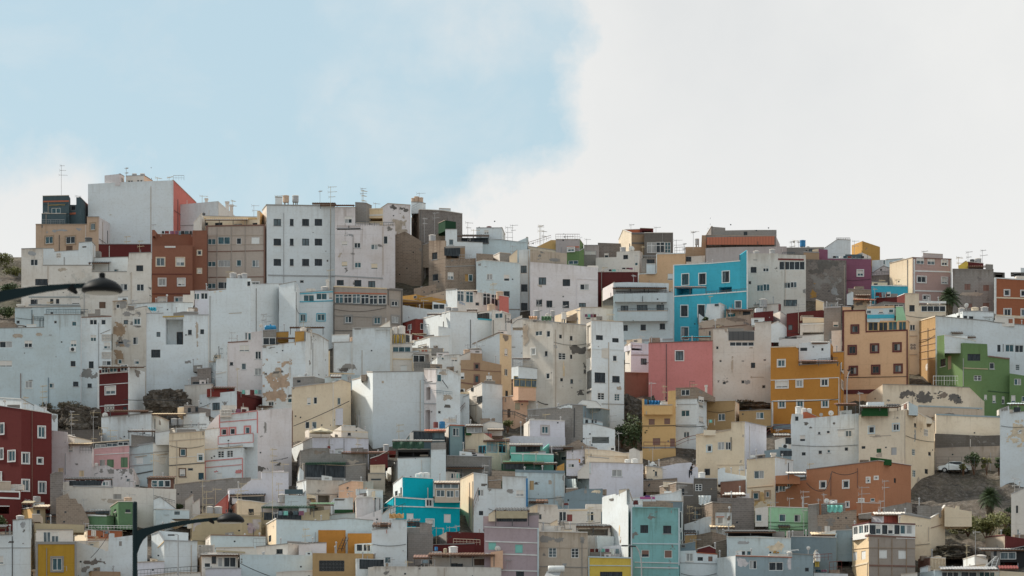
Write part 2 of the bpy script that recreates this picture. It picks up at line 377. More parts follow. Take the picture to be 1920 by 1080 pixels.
def add_window(H, ty, w, h, loc, rz, tr, flush):
    dy = -.14 if flush else 0.0
    M = Matrix.Rotation(rz, 3, 'Z'); loc = Vector(loc)+M @ Vector((0, dy, 0))
    opt = tr
    if ty in 'wbTtmgcFD':
        dark = ty in 'bD' or (ty == 'T' and opt in ('dred', 'bwall'))
        n = 2 if w > .75 else 1
        if ty in 'gc' : n = max(2, round(w/.8))
        elif w > 1.9: n = 3
        fm = flat('wood' if ty == 'T' and opt == 'dred' else 'dk', .5) if dark else flat('lite', .5)
        if ty == 'c': fm = flat(opt or 'cyan', .5)
        o = lk('window', frame_mesh(ty if ty in 'gcm' else 'w', w, h, n), fm, H, loc, rz)
        q = rw.random(); gi = 0 if q < .42 else 1 if q < .72 else 2 if q < .93 else 3
        if ty == 'b' or opt == 'dred': gi = 0 if q < .7 else 2
        lk('pane', plane_mesh('pane', w-.1, h-.1, .09), glass(gi), o, (0, 0, 0))
        if rw.random() < .4 and ty in 'wtTD' and w > .7:
            sg = rw.choice((-1, 1)); lk('curtain', plane_mesh('curtain', w/2-.12, h-.16, .08), glass(rw.choice((2, 3, 3))), o, (sg*(w/4-.01), 0, 0))
        if ty in 'tTD':
            lk('surround', ring_mesh(w+.04, h+.04, .19 if ty == 'T' else .11), flat(opt if (ty == 'T' and opt) else 'lite' if ty in 'tD' and not opt else opt, .75), o, (0, 0, 0))
        elif rw.random() < .6 and ty in 'wb' and not flush:
            lk('sill', plane_mesh('sill_%d' % 0, w+.2, .07, -.05), flat('sgrey' if rw.random() < .5 else 'w', .8), o, (0, 0, -h/2-.04))
        if ty in 'wt' and rw.random() < .28:
            hh = h*rw.choice((.35, .5, .7)); lk('shutter', plane_mesh('shutter', w-.12, hh, .07), slatmat('w'), o, (0, 0, h/2-.07-hh/2))
    elif ty == 's':
        o = lk('window', frame_mesh('s', w, h, 1), flat('lite', .5), H, loc, rz)
        hh = h*rw.choice((.6, .8, .97)); lk('shutter', plane_mesh('shutter', w-.12, hh-.08, .075), slatmat(opt or 'w'), o, (0, 0, h/2-hh/2-.03))
        lk('pane', plane_mesh('pane', w-.1, h-.1, .1), glass(0), o, (0, 0, 0))
    elif ty == 'h':     # hinged louvred shutters, closed
        o = lk('window', frame_mesh('h', w, h, 2), flat(opt or 'lite', .5), H, loc, rz)
        for s in (-1, 1): lk('shutter', plane_mesh('shutter', w/2-.09, h-.16, .045), slatmat(opt or 'lite'), o, (s*(w/4-.01), 0, 0))
    elif ty == 'v':
        o = lk('vent', frame_mesh('v', w, h, 1), flat('conc', .8), H, loc, rz)
        lk('pane', plane_mesh('pane', w-.1, h-.1, .1), glass(0), o, (0, 0, 0))  # dark sheet painted as the shade inside the vent, not glass
    elif ty == 'p':     # solid panel window (boarded / sheet)
        o = lk('panel', plane_mesh('panel', w, h, .05), slatmat(opt or 'dgr', 1.4, 0), H, loc, rz)
    elif ty == 'd':
        o = lk('door', frame_mesh('d', w, h, 1), flat(opt or 'wood', .6), H, loc, rz)
        lk('door_leaf', plane_mesh('door_leaf', w-.1, h-.1, .08), flat(opt or 'wood', .6), o, (0, 0, 0))
    elif ty == 'x':
        b = MB(); nx = max(2, round(w/.4)); nzv = max(2, round(h/.4)); a, c = w/2, h/2
        for i in range(nx+1): b.box(-a+w*i/nx-.04, -a+w*i/nx+.04, -.02, .12, -c, c)
        for j in range(nzv+1): b.box(-a, a, -.017, .117, -c+h*j/nzv-.04, -c+h*j/nzv+.04)
        for i in range(nx):
            for j in range(nzv):
                x0, z0 = -a+w*(i+.5)/nx, -c+h*(j+.5)/nzv
                b.tube((x0-.15, .05, z0-.15), (x0+.15, .05, z0+.15), .035, n=4); b.tube((x0-.15, .05, z0+.15), (x0+.15, .05, z0-.15), .035, n=4)
        o = b.obj('lattice_screen', flat(opt or 'w', .9), H, loc, rz)
        lk('backing', plane_mesh('backing', w, h, .2), glass(0), o, (0, 0, 0))
def patchmat(ck):
    return flat(ck, .95, var=.45)
# ================================================================ houses
HOUSES = []
rcop = random.Random(17)
class Blk: pass
def poly_face(mb, A, Dr, pts, holes, inn):
    """vertical wall polygon in the plane through A along Dr with holes; returns nothing"""
    loops = [[Vector((p[0], p[1], 0)) for p in pts]] + [[Vector((x, z, 0)) for x, z in ((a, c), (a, d), (b, d), (b, c))] for a, b, c, d in holes]
    flatv = [q for l in loops for q in l]
    i0 = len(mb.v)
    for q in flatv: mb.v.append((A[0]+Dr[0]*q.x, A[1]+Dr[1]*q.x, q.y))
    for t in tessellate_polygon(loops): mb.f.append(tuple(i0+k for k in t))
def build_block(Hs, B, first):
    H = Hs['root']; D0 = Hs['D']+B.off
    cs = B.corners            # list of (px, y)
    n = len(cs)
    # plan depths
    if B.d: ds = [D0+x for x in B.d]
    elif n == 2: ds = [D0, D0]
    else:
        k = min(range(n), key=lambda i: cs[i][1]) if n > 3 else 1
        ds = [D0]*n
        for i in range(n):
            if i == k: continue
            dx = abs(cs[i][0]-cs[k][0])*D0/F
            other = max(abs(cs[j][0]-cs[k][0]) for j in range(n) if (j-k)*(i-k) < 0) if 0 < k < n-1 else 50
            other *= D0/F
            q = D0*((HR-cs[k][1])/(HR-cs[i][1])-1)
            if q < .3: q = dx*min(2.2, max(.35, other/max(dx, .2)))*.6 if dx > .1 else .5
            sq = dx/max(other, .1)
            cap = max(other*1.6, 4) if dx < other else dx*.45
            ds[i] = D0+max(.25, min(q, cap, 14))
    B.ds = ds; P = [(X(cs[i][0], ds[i]), ds[i]) for i in range(n)]
    B.P = P
    if first: zb = gz(X((cs[0][0]+cs[-1][0])/2, D0), D0)-3.5
    else: zb = Z(B.bot, D0)-.15
    # roof level
    tops = [Z(y, D0) for f in B.faces for (_, y) in f]
    zr = min(tops)-.12 if min(tops)-.12 > zb+.3 else zb+.3
    if max(tops)-min(tops) > 6: zr = sorted(tops)[len(tops)//3]-.12
    B.zr = zr; B.zb = zb
    mats = [wallmat(c, B.wr) for c in B.c]
    T = .18
    for fi, prof in enumerate(B.faces):
        A, Bp = Vector(P[fi]), Vector(P[fi+1]); V = Bp-A; Ln = V.length
        if Ln < .05: continue
        Dr = V/Ln; nin = Vector((-Dr.y, Dr.x)); rz = math.atan2(Dr.y, Dr.x)
        def hit(px, A=A, Dr=Dr):
            r = (px-960)/F; return (r*A.y-A.x)/(Dr.x-r*Dr.y)
        def pt(px, y):
            uu = hit(px); return (uu, Z(y, A.y+Dr.y*uu))
        pf = [pt(px, y) for px, y in prof]; pf[0] = (0.0, pf[0][1]); pf[-1] = (Ln, pf[-1][1])
        pts = [(0, zb), (Ln, zb)] + pf[::-1]
        q2 = [pts[0]]
        for p in pts[1:]:
            if (Vector(p)-Vector(q2[-1])).length > .01: q2.append(p)
        pts = q2
        def topat(uu):
            best = 1e9
            for (u0, z0), (u1, z1) in zip(pf, pf[1:]):
                if min(u0, u1)-1e-6 <= uu <= max(u0, u1)+1e-6:
                    zz = min(z0, z1) if abs(u1-u0) < 1e-4 else z0+(z1-z0)*(uu-u0)/(u1-u0)
                    best = min(best, zz)
            return best
        holes = []; wl = []
        xa, xb = cs[fi][0], cs[fi+1][0]
        for (px, py, w, h, ty, tr) in B.win:
            if B.hasface(px) != fi: continue
            ua, ub = hit(px-w/2), hit(px+w/2); uc = hit(px); Dh = A.y+Dr.y*uc
            za, zc = Z(py+h/2, Dh), Z(py-h/2, Dh)
            ok = ua > .06 and ub < Ln-.06 and za > zb+.05 and all(topat(x) > zc+.08 for x in (ua, uc, ub))
            for hh in holes:
                if not (ub+.05 < hh[0] or ua-.05 > hh[1] or zc+.05 < hh[2] or za-.05 > hh[3]): ok = False
            if ok: holes.append((ua, ub, za, zc))
            wl.append((ua, ub, za, zc, ty, tr, not ok))
        mb = MB(); poly_face(mb, A, Dr, pts, holes, None)
        # parapet thickness
        for (u0, z0), (u1, z1) in zip(pf, pf[1:]):
            if abs(u1-u0)+abs(z1-z0) < .01: continue
            a3 = (A.x+Dr.x*u0, A.y+Dr.y*u0, z0); b3 = (A.x+Dr.x*u1, A.y+Dr.y*u1, z1)
            mb.quad(a3, b3, (b3[0]+nin.x*T, b3[1]+nin.y*T, z1), (a3[0]+nin.x*T, a3[1]+nin.y*T, z0))
            if abs(u1-u0) > .01:
                zz = zr-.2; mb.quad((a3[0]+nin.x*T, a3[1]+nin.y*T, max(z0, zz+.01)), (b3[0]+nin.x*T, b3[1]+nin.y*T, max(z1, zz+.01)), (b3[0]+nin.x*T, b3[1]+nin.y*T, zz), (a3[0]+nin.x*T, a3[1]+nin.y*T, zz))
        if rcop.random() < .6 and B.wr < .95:
            cpb = MB(); chh = rcop.uniform(.06, .11)
            for (u0, z0), (u1, z1) in zip(pf, pf[1:]):
                if abs(u1-u0) < .6: continue
                q = [(A.x+Dr.x*uu+nin.x*dd, A.y+Dr.y*uu+nin.y*dd, zz) for uu, dd, zz in ((u0, -.06, z0), (u1, -.06, z1), (u1, T+.03, z1), (u0, T+.03, z0))]
                i0 = len(cpb.v); cpb.v += [(a_, b_, c_+.003) for a_, b_, c_ in q]+[(a_, b_, c_+chh) for a_, b_, c_ in q]
                cpb.f += [tuple(i0+k for k in t_) for t_ in ((0,3,2,1),(4,5,6,7),(0,1,5,4),(1,2,6,5),(2,3,7,6),(3,0,4,7))]
            if cpb.f: cpb.obj('coping', flat(rcop.choice(('w', 'conc', 'stn', 'sgrey')), .9), H)
        if Ln > 3.5:
            zt_ = min(z for _, z in pf); occ = [(a_-.25, b_+.25) for a_, b_, _, _ in holes]+[(w_[0]-.2, w_[1]+.2) for w_ in wl if w_[6]]
            def free(uu): return all(not (a_ < uu < b_) for a_, b_ in occ)
            for q_ in range(rcop.choice((0, 0, 1, 1)) + (1 if Ln > 9 else 0)):
                uu = rcop.uniform(.25, Ln-.25); ck_ = rcop.choice(('dgr', 'sgrey', 'w', 'conc', 'stn'))
                if free(uu): MB().box(-.035, .035, -.09, -.02, zb, zt_-rcop.uniform(.05, 1.5)).obj('drainpipe', flat(ck_, .7), H, (A.x+Dr.x*uu, A.y+Dr.y*uu, 0), rz)
            if rcop.random() < .28 and zt_-zb > 5:
                zc_ = zt_-rcop.uniform(1.2, 3.5); sg_ = rcop.uniform(.1, .5)
                if all(zc_-sg_ > d_ or zc_+.1 < c_ for _, _, c_, d_ in holes):
                    MB().path([(A.x+Dr.x*(.1+(Ln-.2)*k/8)-nin.x*.06, A.y+Dr.y*(.1+(Ln-.2)*k/8)-nin.y*.06, zc_-sg_*4*(k/8)*(1-k/8)) for k in range(9)], .028, 4).obj('cable', flat('dk', .8), H)
            for q_ in range(rcop.choice((0, 1, 2, 3)) if B.wr > .25 else 0):
                uu, zz_ = rcop.uniform(.4, Ln-.4), rcop.uniform(max(zb+3.5, zt_-9), zt_-.6)
                if free(uu): lk('vent_shade', plane_mesh('vent_shade', .2, .17, -.02), glass(0), H, (A.x+Dr.x*uu, A.y+Dr.y*uu, zz_), rz)  # flat dark square painted as the shade of a small vent
        deep = []
        for (ua, ub, za, zc), w_ in zip(holes, [w for w in wl if not w[6]]):
            rd = .17 if w_[4] != 'o' else 2.4
            def P3(uu, zz, dd): return (A.x+Dr.x*uu+nin.x*dd, A.y+Dr.y*uu+nin.y*dd, zz)
            for (a1, c1), (a2, c2) in (((ua, za), (ub, za)), ((ub, za), (ub, zc)), ((ub, zc), (ua, zc)), ((ua, zc), (ua, za))):
                mb.quad(P3(a1, c1, 0), P3(a2, c2, 0), P3(a2, c2, rd), P3(a1, c1, rd))
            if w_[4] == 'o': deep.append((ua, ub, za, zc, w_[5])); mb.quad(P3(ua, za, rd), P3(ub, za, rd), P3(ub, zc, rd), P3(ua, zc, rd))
        if fi == n-2 or fi == 0:
            pass
        mb.obj(B.name if n == 2 else B.name, mats[min(fi, len(mats)-1)], H)
        for ua, ub, za, zc, ty, tr, flush in wl:
            uc = (ua+ub)/2; loc = (A.x+Dr.x*uc, A.y+Dr.y*uc, (za+zc)/2)
            if ty == 'o':
                if flush:
                    lk('opening', plane_mesh('opening', ub-ua, zc-za, -.03), glass(0), H, loc, rz)  # dark sheet in place of the shade inside an uncut opening
                else:   # door and clutter at the back of the open terrace
                    ww, hh = ub-ua, zc-za
                    m2 = Vector(loc)+Vector((nin.x, nin.y, 0))*2.25
                    if ww > 1.2 and hh > 1.2:
                        o = lk('door', frame_mesh('d', min(1.0, ww*.35), min(2.0, hh*.85), 1), flat('wood', .6), H, (m2.x+Dr.x*ww*.2, m2.y+Dr.y*ww*.2, za+min(2.0, hh*.85)/2), rz)
                        lk('door_leaf', plane_mesh('door_leaf', min(1.0, ww*.35)-.1, min(2.0, hh*.85)-.1, .0), glass(0), o, (0, 0, 0))
                    if ww > 3:
                        for q in range(1, int(ww/2.6)+1):
                            uu = ua+ww*q/(int(ww/2.6)+1)
                            MB().box(-.05, .05, .05, .15, 0, hh).obj('post', flat('dgr', .6), H, (A.x+Dr.x*uu, A.y+Dr.y*uu, za), rz)
                continue
            add_window(H, ty, ub-ua, zc-za, loc, rz, tr, flush)
        # bands, pipes, patches
        for (x0, y0, x1, y1, hpx, ck) in B.bands:
            if B.hasface((x0+x1)/2) != fi: continue
            (ua, za), (ub, zc2) = pt(max(x0, xa), y0), pt(min(x1, xb), y1); ua = max(ua, -.02); ub = min(ub, Ln+.02); hm = hpx*D0/F/2
            b = MB(); pr = .07+.01*(fi % 2)
            def P4(uu, zz, dd): return (A.x+Dr.x*uu+nin.x*dd, A.y+Dr.y*uu+nin.y*dd, zz)
            q = [P4(ua, za-hm, -pr), P4(ub, zc2-hm, -pr), P4(ub, zc2-hm, .01), P4(ua, za-hm, .01), P4(ua, za+hm, -pr), P4(ub, zc2+hm, -pr), P4(ub, zc2+hm, .01), P4(ua, za+hm, .01)]
            b.v = q; b.f = [(0,3,2,1),(4,5,6,7),(0,1,5,4),(1,2,6,5),(2,3,7,6),(3,0,4,7)]
            b.obj('band', flat(ck, .85), H)
        for (x, y0, y1, wpx, ck) in B.pipes:
            if B.hasface(x) != fi: continue
            ua, z0 = pt(x, y1); _, z1 = pt(x, y0); wm = wpx*D0/F/2
            b = MB(); b.box(-wm, wm, -.1, .01, z0, z1); b.obj('pilaster' if wpx > 1.6 else 'pipe', flat(ck, .8), H, (A.x+Dr.x*ua, A.y+Dr.y*ua, 0), rz)
        for pk, (px, py, w, h, ck) in enumerate(B.patch):
            if B.hasface(px) != fi: continue
            po = .012+.005*pk
            uc, zc0 = pt(px, py); a, c = w/2*D0/F, h/2*D0/F; b = MB(); q = max(.10, min(.16, math.sqrt(a*c)/16)); ph = (px*.37+py*.11) % 50
            for i in range(int(-a*1.15/q), int(a*1.15/q)+1):
                for j in range(int(-c*1.15/q), int(c*1.15/q)+1):
                    uu, zz = uc+i*q, zc0+j*q
                    if uu < .02 or uu+q > Ln-.02 or zz+q > topat(min(uu+q, Ln))-.02 or zz+q > topat(max(uu, 0))-.02 or zz < zb: continue
                    e = max(abs(i*q/a), abs(j*q/c))**2*.6+((i*q/a)**2+(j*q/c)**2)*.4
                    nn_ = noise.fractal(Vector((uu*.8+ph, zz*1.05, ph)), .85, 2.3, 6)
                    if 1.0-e+nn_*1.35 < .62: continue
                    if any(uu+q > hh[0]-.02 and uu < hh[1]+.02 and zz+q > hh[2]-.02 and zz < hh[3]+.02 for hh in holes): continue
                    b.quad(*[(A.x+Dr.x*x_-nin.x*po, A.y+Dr.y*x_-nin.y*po, z_) for x_, z_ in ((uu, zz), (uu+q, zz), (uu+q, zz+q), (uu, zz+q))])
            if b.f: b.obj('bare_patch', patchmat(ck), H)
    # side walls going back, rear wall and roof slab
    dep = B.dep; pl, pr_ = P[0], P[-1]
    def backpt(p, px, side):
        d2 = max(ds)+dep
        vis = (side > 0 and px < 960) or (side < 0 and px > 960)   # straight-back side would show: the lot narrows along the line of sight
        return (p[0]*d2/p[1]*1.0 - side*.05, d2) if vis else (p[0], d2)
    bl, br = backpt(pl, cs[0][0], -1), backpt(pr_, cs[-1][0], 1)
    if br[0]-bl[0] < .4: br = (bl[0]+.4, br[1])
    zl, zrr = Z(B.faces[0][0][1], ds[0]), Z(B.faces[-1][-1][1], ds[-1])
    b = MB()
    b.quad((pr_[0], pr_[1], zb), (br[0], br[1], zb), (br[0], br[1], min(zrr, zr+.3)), (pr_[0], pr_[1], zrr))
    b.quad((pl[0], pl[1], zb), (bl[0], bl[1], zb), (bl[0], bl[1], min(zl, zr+.3)), (pl[0], pl[1], zl))
    b.quad((bl[0], bl[1], zb), (br[0], br[1], zb), (br[0], br[1], min(zrr, zr+.3)), (bl[0], bl[1], min(zl, zr+.3)))
    b.obj(B.name, mats[-1], H)
    b = MB(); ring = [(p[0]+(0.02 if i == 0 else -.02 if i == n-1 else 0), p[1]+.2) for i, p in enumerate(P)] + [br, bl]
    b.quad(*[(p[0], p[1], zr) for p in ring]); b.obj('roof', flat('conc', .95), H)
rt = random.Random(5)
def dlab(Hs, what, kind):
    Hs['cnt'].setdefault(kind, []).append(what); return what
# ================================================================ roof-top things
def roofz_at(Hs, px):
    best = None
    for B in Hs['blocks']:
        if B.corners[0][0] <= px <= B.corners[-1][0]:
            if best is None or B.zr > best.zr: best = B
    if best is None: best = Hs['blocks'][0]
    return best
def dat(B, px):
    """depth of the block's face in this column"""
    for i in range(len(B.corners)-1):
        a, b = B.corners[i][0], B.corners[i+1][0]
        if a <= px <= b and b > a: return B.ds[i]+(B.ds[i+1]-B.ds[i])*(px-a)/(b-a)
    return B.ds[0] if px < B.corners[0][0] else B.ds[-1]
METAL = flat('sgrey', .45, var=.1)
def antenna(Hs, px, yt, kind=None):
    B = roofz_at(Hs, px); D = dat(B, px)+.7; z0 = B.zr; z1 = Z(yt, D); x = X(px, D)
    if z1 < z0+1: z0 = z1-2.2
    h = z1-z0; o = thing('antenna', '', 'antenna', (x, D, z0), rt.uniform(-1.2, 1.2), 'television aerials on the roofs')
    rusty = rt.random() < .35; pm = flat('khak', .6) if rusty else flat('sgrey', .5)
    MB().tube((0, 0, -.05), (0, 0, h), .028, n=5).obj('mast', pm, o)
    for q in range(rt.choice((1, 1, 2, 2, 3))):
        zz = h-.15-q*.75; ln = rt.uniform(.5, 1.0); b = MB(); b.tube((-ln*.35, 0, zz), (ln, 0, zz+.05), .025, n=4)
        for k in range(7): xx = -ln*.3+k*ln*1.25/6; b.tube((xx, -.3+.02*k, zz), (xx, .3-.02*k, zz), .018, n=4)
        b.tube((-ln*.35, 0, zz), (-ln*.45, 0, zz+.22), .02, n=4); b.tube((-ln*.35, 0, zz), (-ln*.45, 0, zz-.22), .02, n=4)
        if zz > .3: b.obj('aerial', pm, o)
    Hs['things'].append((o, 'antenna', px)); return o
def tank(Hs, px, yt, w, ck='sgrey'):
    B = roofz_at(Hs, px); D = dat(B, px)+w*.045+.3; x = X(px, D); z1 = Z(yt, D); r = w*D/F/2; h = max(1.0, r*2.3); z0 = z1-h
    o = thing('water_tank', '', 'water tank', (x, D, z0), rt.random()*3, 'water tanks on the roofs')
    b = MB(); b.lathe([(r*.9, 0), (r, h*.1), (r*.97, h*.3), (r, h*.33), (r*.97, h*.6), (r, h*.63), (r*.97, h*.85)], 18); b.obj('tank_body', flat(ck, .6, var=.2), o, smooth=False)
    b = MB(); b.lathe([(r*1.06, h*.85), (r*1.06, h*.92), (r*.6, h*.98), (r*.3, h)], 18); b.obj('lid', flat('w' if ck == 'sgrey' else ck, .6), o)
    if z0 > B.zr+.1:
        s = MB()
        for a in range(3): t = a*2.1+.4; s.tube((math.cos(t)*r*.7, math.sin(t)*r*.7, B.zr-z0-.02), (math.cos(t)*r*.7, math.sin(t)*r*.7, .02), .08, n=5)
        s.obj('stand', flat('conc', .9), o)
    Hs['things'].append((o, 'tank_'+ck, px))
def btank(Hs, px, yt, w):
    B = roofz_at(Hs, px); D = dat(B, px)+1.0; x = X(px, D); L_ = w*D/F/2; r = L_*.52; z0 = Z(yt, D)-2*r
    o = thing('water_tank', '', 'water tank', (x, D, z0), .1, None); m = flat('blue', .45, col=(.01, .22, .42, 1))
    b = MB(); prof = [(r*.55, -L_), (r*.9, -L_*.9), (r, -L_*.75), (r, -L_*.3), (r*.94, -L_*.26), (r, -L_*.2), (r, L_*.25), (r*.94, L_*.3), (r, L_*.36), (r, L_*.75), (r*.9, L_*.9), (r*.55, L_)]
    b.lathe(prof, 20); b.v = [(z, y, x_+r) for x_, y, z in b.v]; b.obj('tank_body', m, o, smooth=True)
    b = MB(); b.lathe([(r*.3, 2*r-.05), (r*.3, 2*r+.12), (r*.1, 2*r+.15)], 10); b.obj('lid', m, o)
    s = MB().box(-L_*.6, -L_*.4, -r*.6, r*.6, -.25, r*.3).box(L_*.4, L_*.6, -r*.6, r*.6, -.25, r*.3); s.obj('cradle', flat('conc', .9), o)
    Hs['things'].append((o, 'blue_tank', px))
def dish(Hs, px, py, w, ck='lite'):
    B = roofz_at(Hs, px); D = dat(B, px)+.3; x = X(px, D); r = w*D/F/2; zc = Z(py, D); z0 = min(B.zr, zc-r*1.4)
    o = thing('satellite_dish', '', 'satellite dish', (x, D, z0), rt.uniform(-.5, .5), 'satellite dishes on the roofs')
    MB().tube((0, .15, 0), (0, .15, zc-z0), .04, n=5).obj('mast', METAL, o)
    b = MB(); n_ = 20; rings = [0, .4, .75, 1.0]; M = Matrix.Rotation(R(-68), 3, 'X')
    b.lathe([(max(.01, r*q), r*.22*q*q) for q in rings]+[(r*1.0, r*.22+.03), (r*.75, r*.13+.03), (.01, .03)], n_)
    b.v = [tuple(M @ Vector(q)+Vector((0, .02, zc-z0))) for q in b.v]; b.v = [(a, -c+.04 if False else c, d) for a, c, d in b.v]
    b.obj('dish', flat(ck, .5, var=.12), o, smooth=False)
    MB().tube((0, .05, zc-z0-r*.8), (0, -r*.9, zc-z0-.1*r), .02, n=4).box(-.05, .05, -r*.95, -r*.8, zc-z0-.12, zc-z0+.02).obj('receiver_arm', METAL, o)
    Hs['things'].append((o, 'dish', px))
def canopy(Hs, x0, x1, y, hpx, ck, off=-.2, dep=3.0):
    """corrugated terrace roof on posts, fixed to the house"""
    D = Hs['D']+off; z = Z(y, D); a, c = X(x0, D), X(x1, D); H = Hs['root']; b = MB(); n_ = max(6, int((c-a)/.16)); t = .05
    for i in range(n_):
        xa, xb = a+(c-a)*i/n_, a+(c-a)*(i+1)/n_; w1 = .05 if i % 2 else 0; w2 = 0 if i % 2 else .05; rz = .35
        b.v += [(xa, D, z+w1), (xb, D, z+w2), (xb, D+dep, z+w2+rz), (xa, D+dep, z+w1+rz), (xa, D, z+w1-t), (xb, D, z+w2-t), (xb, D+dep, z+w2+rz-t), (xa, D+dep, z+w1+rz-t)]
        k = len(b.v)-8; b.f += [(k, k+1, k+2, k+3), (k+4, k+7, k+6, k+5), (k, k+4, k+5, k+1)]
    o = b.obj('canopy', flat(ck, .8), H)
    hm = hpx*D/F; m = max(2, round((c-a)/2.5)+1)
    for i in range(m):
        xx = a+.1+(c-a-.2)*i/(m-1); MB().box(xx-.045, xx+.045, D+.08, D+.17, z-hm, z-t).obj('post', flat('dgr', .7), o)
    MB().box(a, c, D+.05, D+.2, z-t-.14, z-t-.005).obj('beam', flat('wood' if ck != 'dgreen' else 'dgreen', .8), o)
def railing(Hs, x0, y0, x1, y1, hpx, ck='dgr', off=-.05):
    D = Hs['D']+off; H = Hs['root']; b = MB(); hm = hpx*D/F; p, q = Vector((X(x0, D), D, Z(y0, D))), Vector((X(x1, D), D, Z(y1, D))); Lh = (q-p).length; m = max(2, int(Lh/.35))
    up = Vector((0, 0, hm)); b.tube(p+up, q+up, .04, n=4); b.tube(p+up*.5, q+up*.5, .025, n=4)
    for i in range(m+1): s = p+(q-p)*i/m; b.tube(s, s+up, .03 if i % 4 == 0 else .014, n=4)
    b.obj('railing', flat(ck, .6), H)
def chimney(Hs, px, yt, w):
    B = roofz_at(Hs, px); D = dat(B, px)+.8; z1 = Z(yt, D); r = w*D/F/2; z0 = min(B.zr, z1-1)
    MB().box(-r, r, -r, r, z0, z1-.25).box(-r*1.35, r*1.35, -r*1.35, r*1.35, z1-.25, z1).obj('chimney', wallmat('w', .2), Hs['root'], (X(px, D), D, 0))
def laundry(Hs, x0, x1, y, hpx, off=.3, cols=None):
    D = Hs['D']+off; a, c = X(x0, D), X(x1, D); z = Z(y, D); hm = hpx*D/F; o = thing('washing_line', '', 'washing line', ((a+c)/2, D, z-hm-.3), 0, None); w = c-a
    b = MB(); b.tube((-w/2, 0, hm+.3), (w/2, 0, hm+.3), .012, n=4); b.tube((-w/2, 0, 0), (-w/2, 0, hm+.35), .03, n=5); b.tube((w/2, 0, 0), (w/2, 0, hm+.35), .03, n=5); b.obj('line', METAL, o)
    x = -w/2+.15; cc = cols or ['dred', 'gb', 'dk', 'red', 'slate', 'pur', 'lite', 'teald', 'mnt2']; q = 0
    while x < w/2-.35:
        ww = rt.uniform(.3, .6); hh = hm*rt.uniform(.7, 1.05); g = MB(); nn = 5; vs = []
        for j in range(5):
            for i in range(nn+1): vs.append((x+ww*i/nn+(.04*(j/4)*(1 if i > nn/2 else -1)), .06*math.sin(i*2.1+q)*(j/4+.3), hm+.3-hh*j/4))
        g.v = vs; g.f = [(j*(nn+1)+i, j*(nn+1)+i+1, (j+1)*(nn+1)+i+1, (j+1)*(nn+1)+i) for j in range(4) for i in range(nn)]
        g.obj('garment', flat(cc[rt.randrange(len(cc))], .9), o); x += ww+rt.uniform(.03, .2); q += 1
    Hs['things'].append((o, 'laundry', (x0+x1)/2))
def barrel(Hs, px, yt, w, ck):
    D = Hs['D']+.8; r = w*D/F/2; h = r*2.2; z0 = Z(yt, D)-h; o = thing('barrel', '', 'barrel', (X(px, D), D, z0))
    MB().lathe([(r*.95, 0), (r, .05), (r, h*.32), (r*1.05, h*.34), (r, h*.37), (r, h*.64), (r*1.05, h*.67), (r, h*.7), (r, h*.97), (r*.9, h)], 18).obj('drum', flat(ck, .5), o)
    MB().lathe([(r*.9, h), (r*.9, h+.04)], 18).obj('lid', flat(ck, .5), o)
    Hs['things'].append((o, 'barrel_'+ck, px))
def tarp(Hs, x0, y0, x1, y1, ck, off=.2):
    D = Hs['D']+off; b = MB(); nx, ny = 16, 6; o = None; vs = []
    for j in range(ny+1):
        for i in range(nx+1):
            px, py = x0+(x1-x0)*i/nx, y0+(y1-y0)*j/ny; sag = 0 if ck == 'khak' else (.25*math.sin(math.pi*i/nx*3)**2)*(j/ny) ; vs.append((X(px, D), D-(.15*math.sin(i*1.3+j*.6)+.1*j/ny)*(.15 if ck == 'khak' else 1), Z(py, D)-sag*.6))
    b.v = vs; b.f = [(j*(nx+1)+i, j*(nx+1)+i+1, (j+1)*(nx+1)+i+1, (j+1)*(nx+1)+i) for j in range(ny) for i in range(nx)]
    zc = min(v_[2] for v_ in vs); b.v = [(v_[0], v_[1], v_[2]) for v_ in vs]
    o = b.obj('tarpaulin', flat(ck, .8)); tag(o, '', 'tarpaulin'); md = o.modifiers.new('thickness', 'SOLIDIFY'); md.thickness = .02
    Hs['things'].append((o, 'tarp_'+ck, (x0+x1)/2))
def parse_one(h, line):
    parse(line, h)
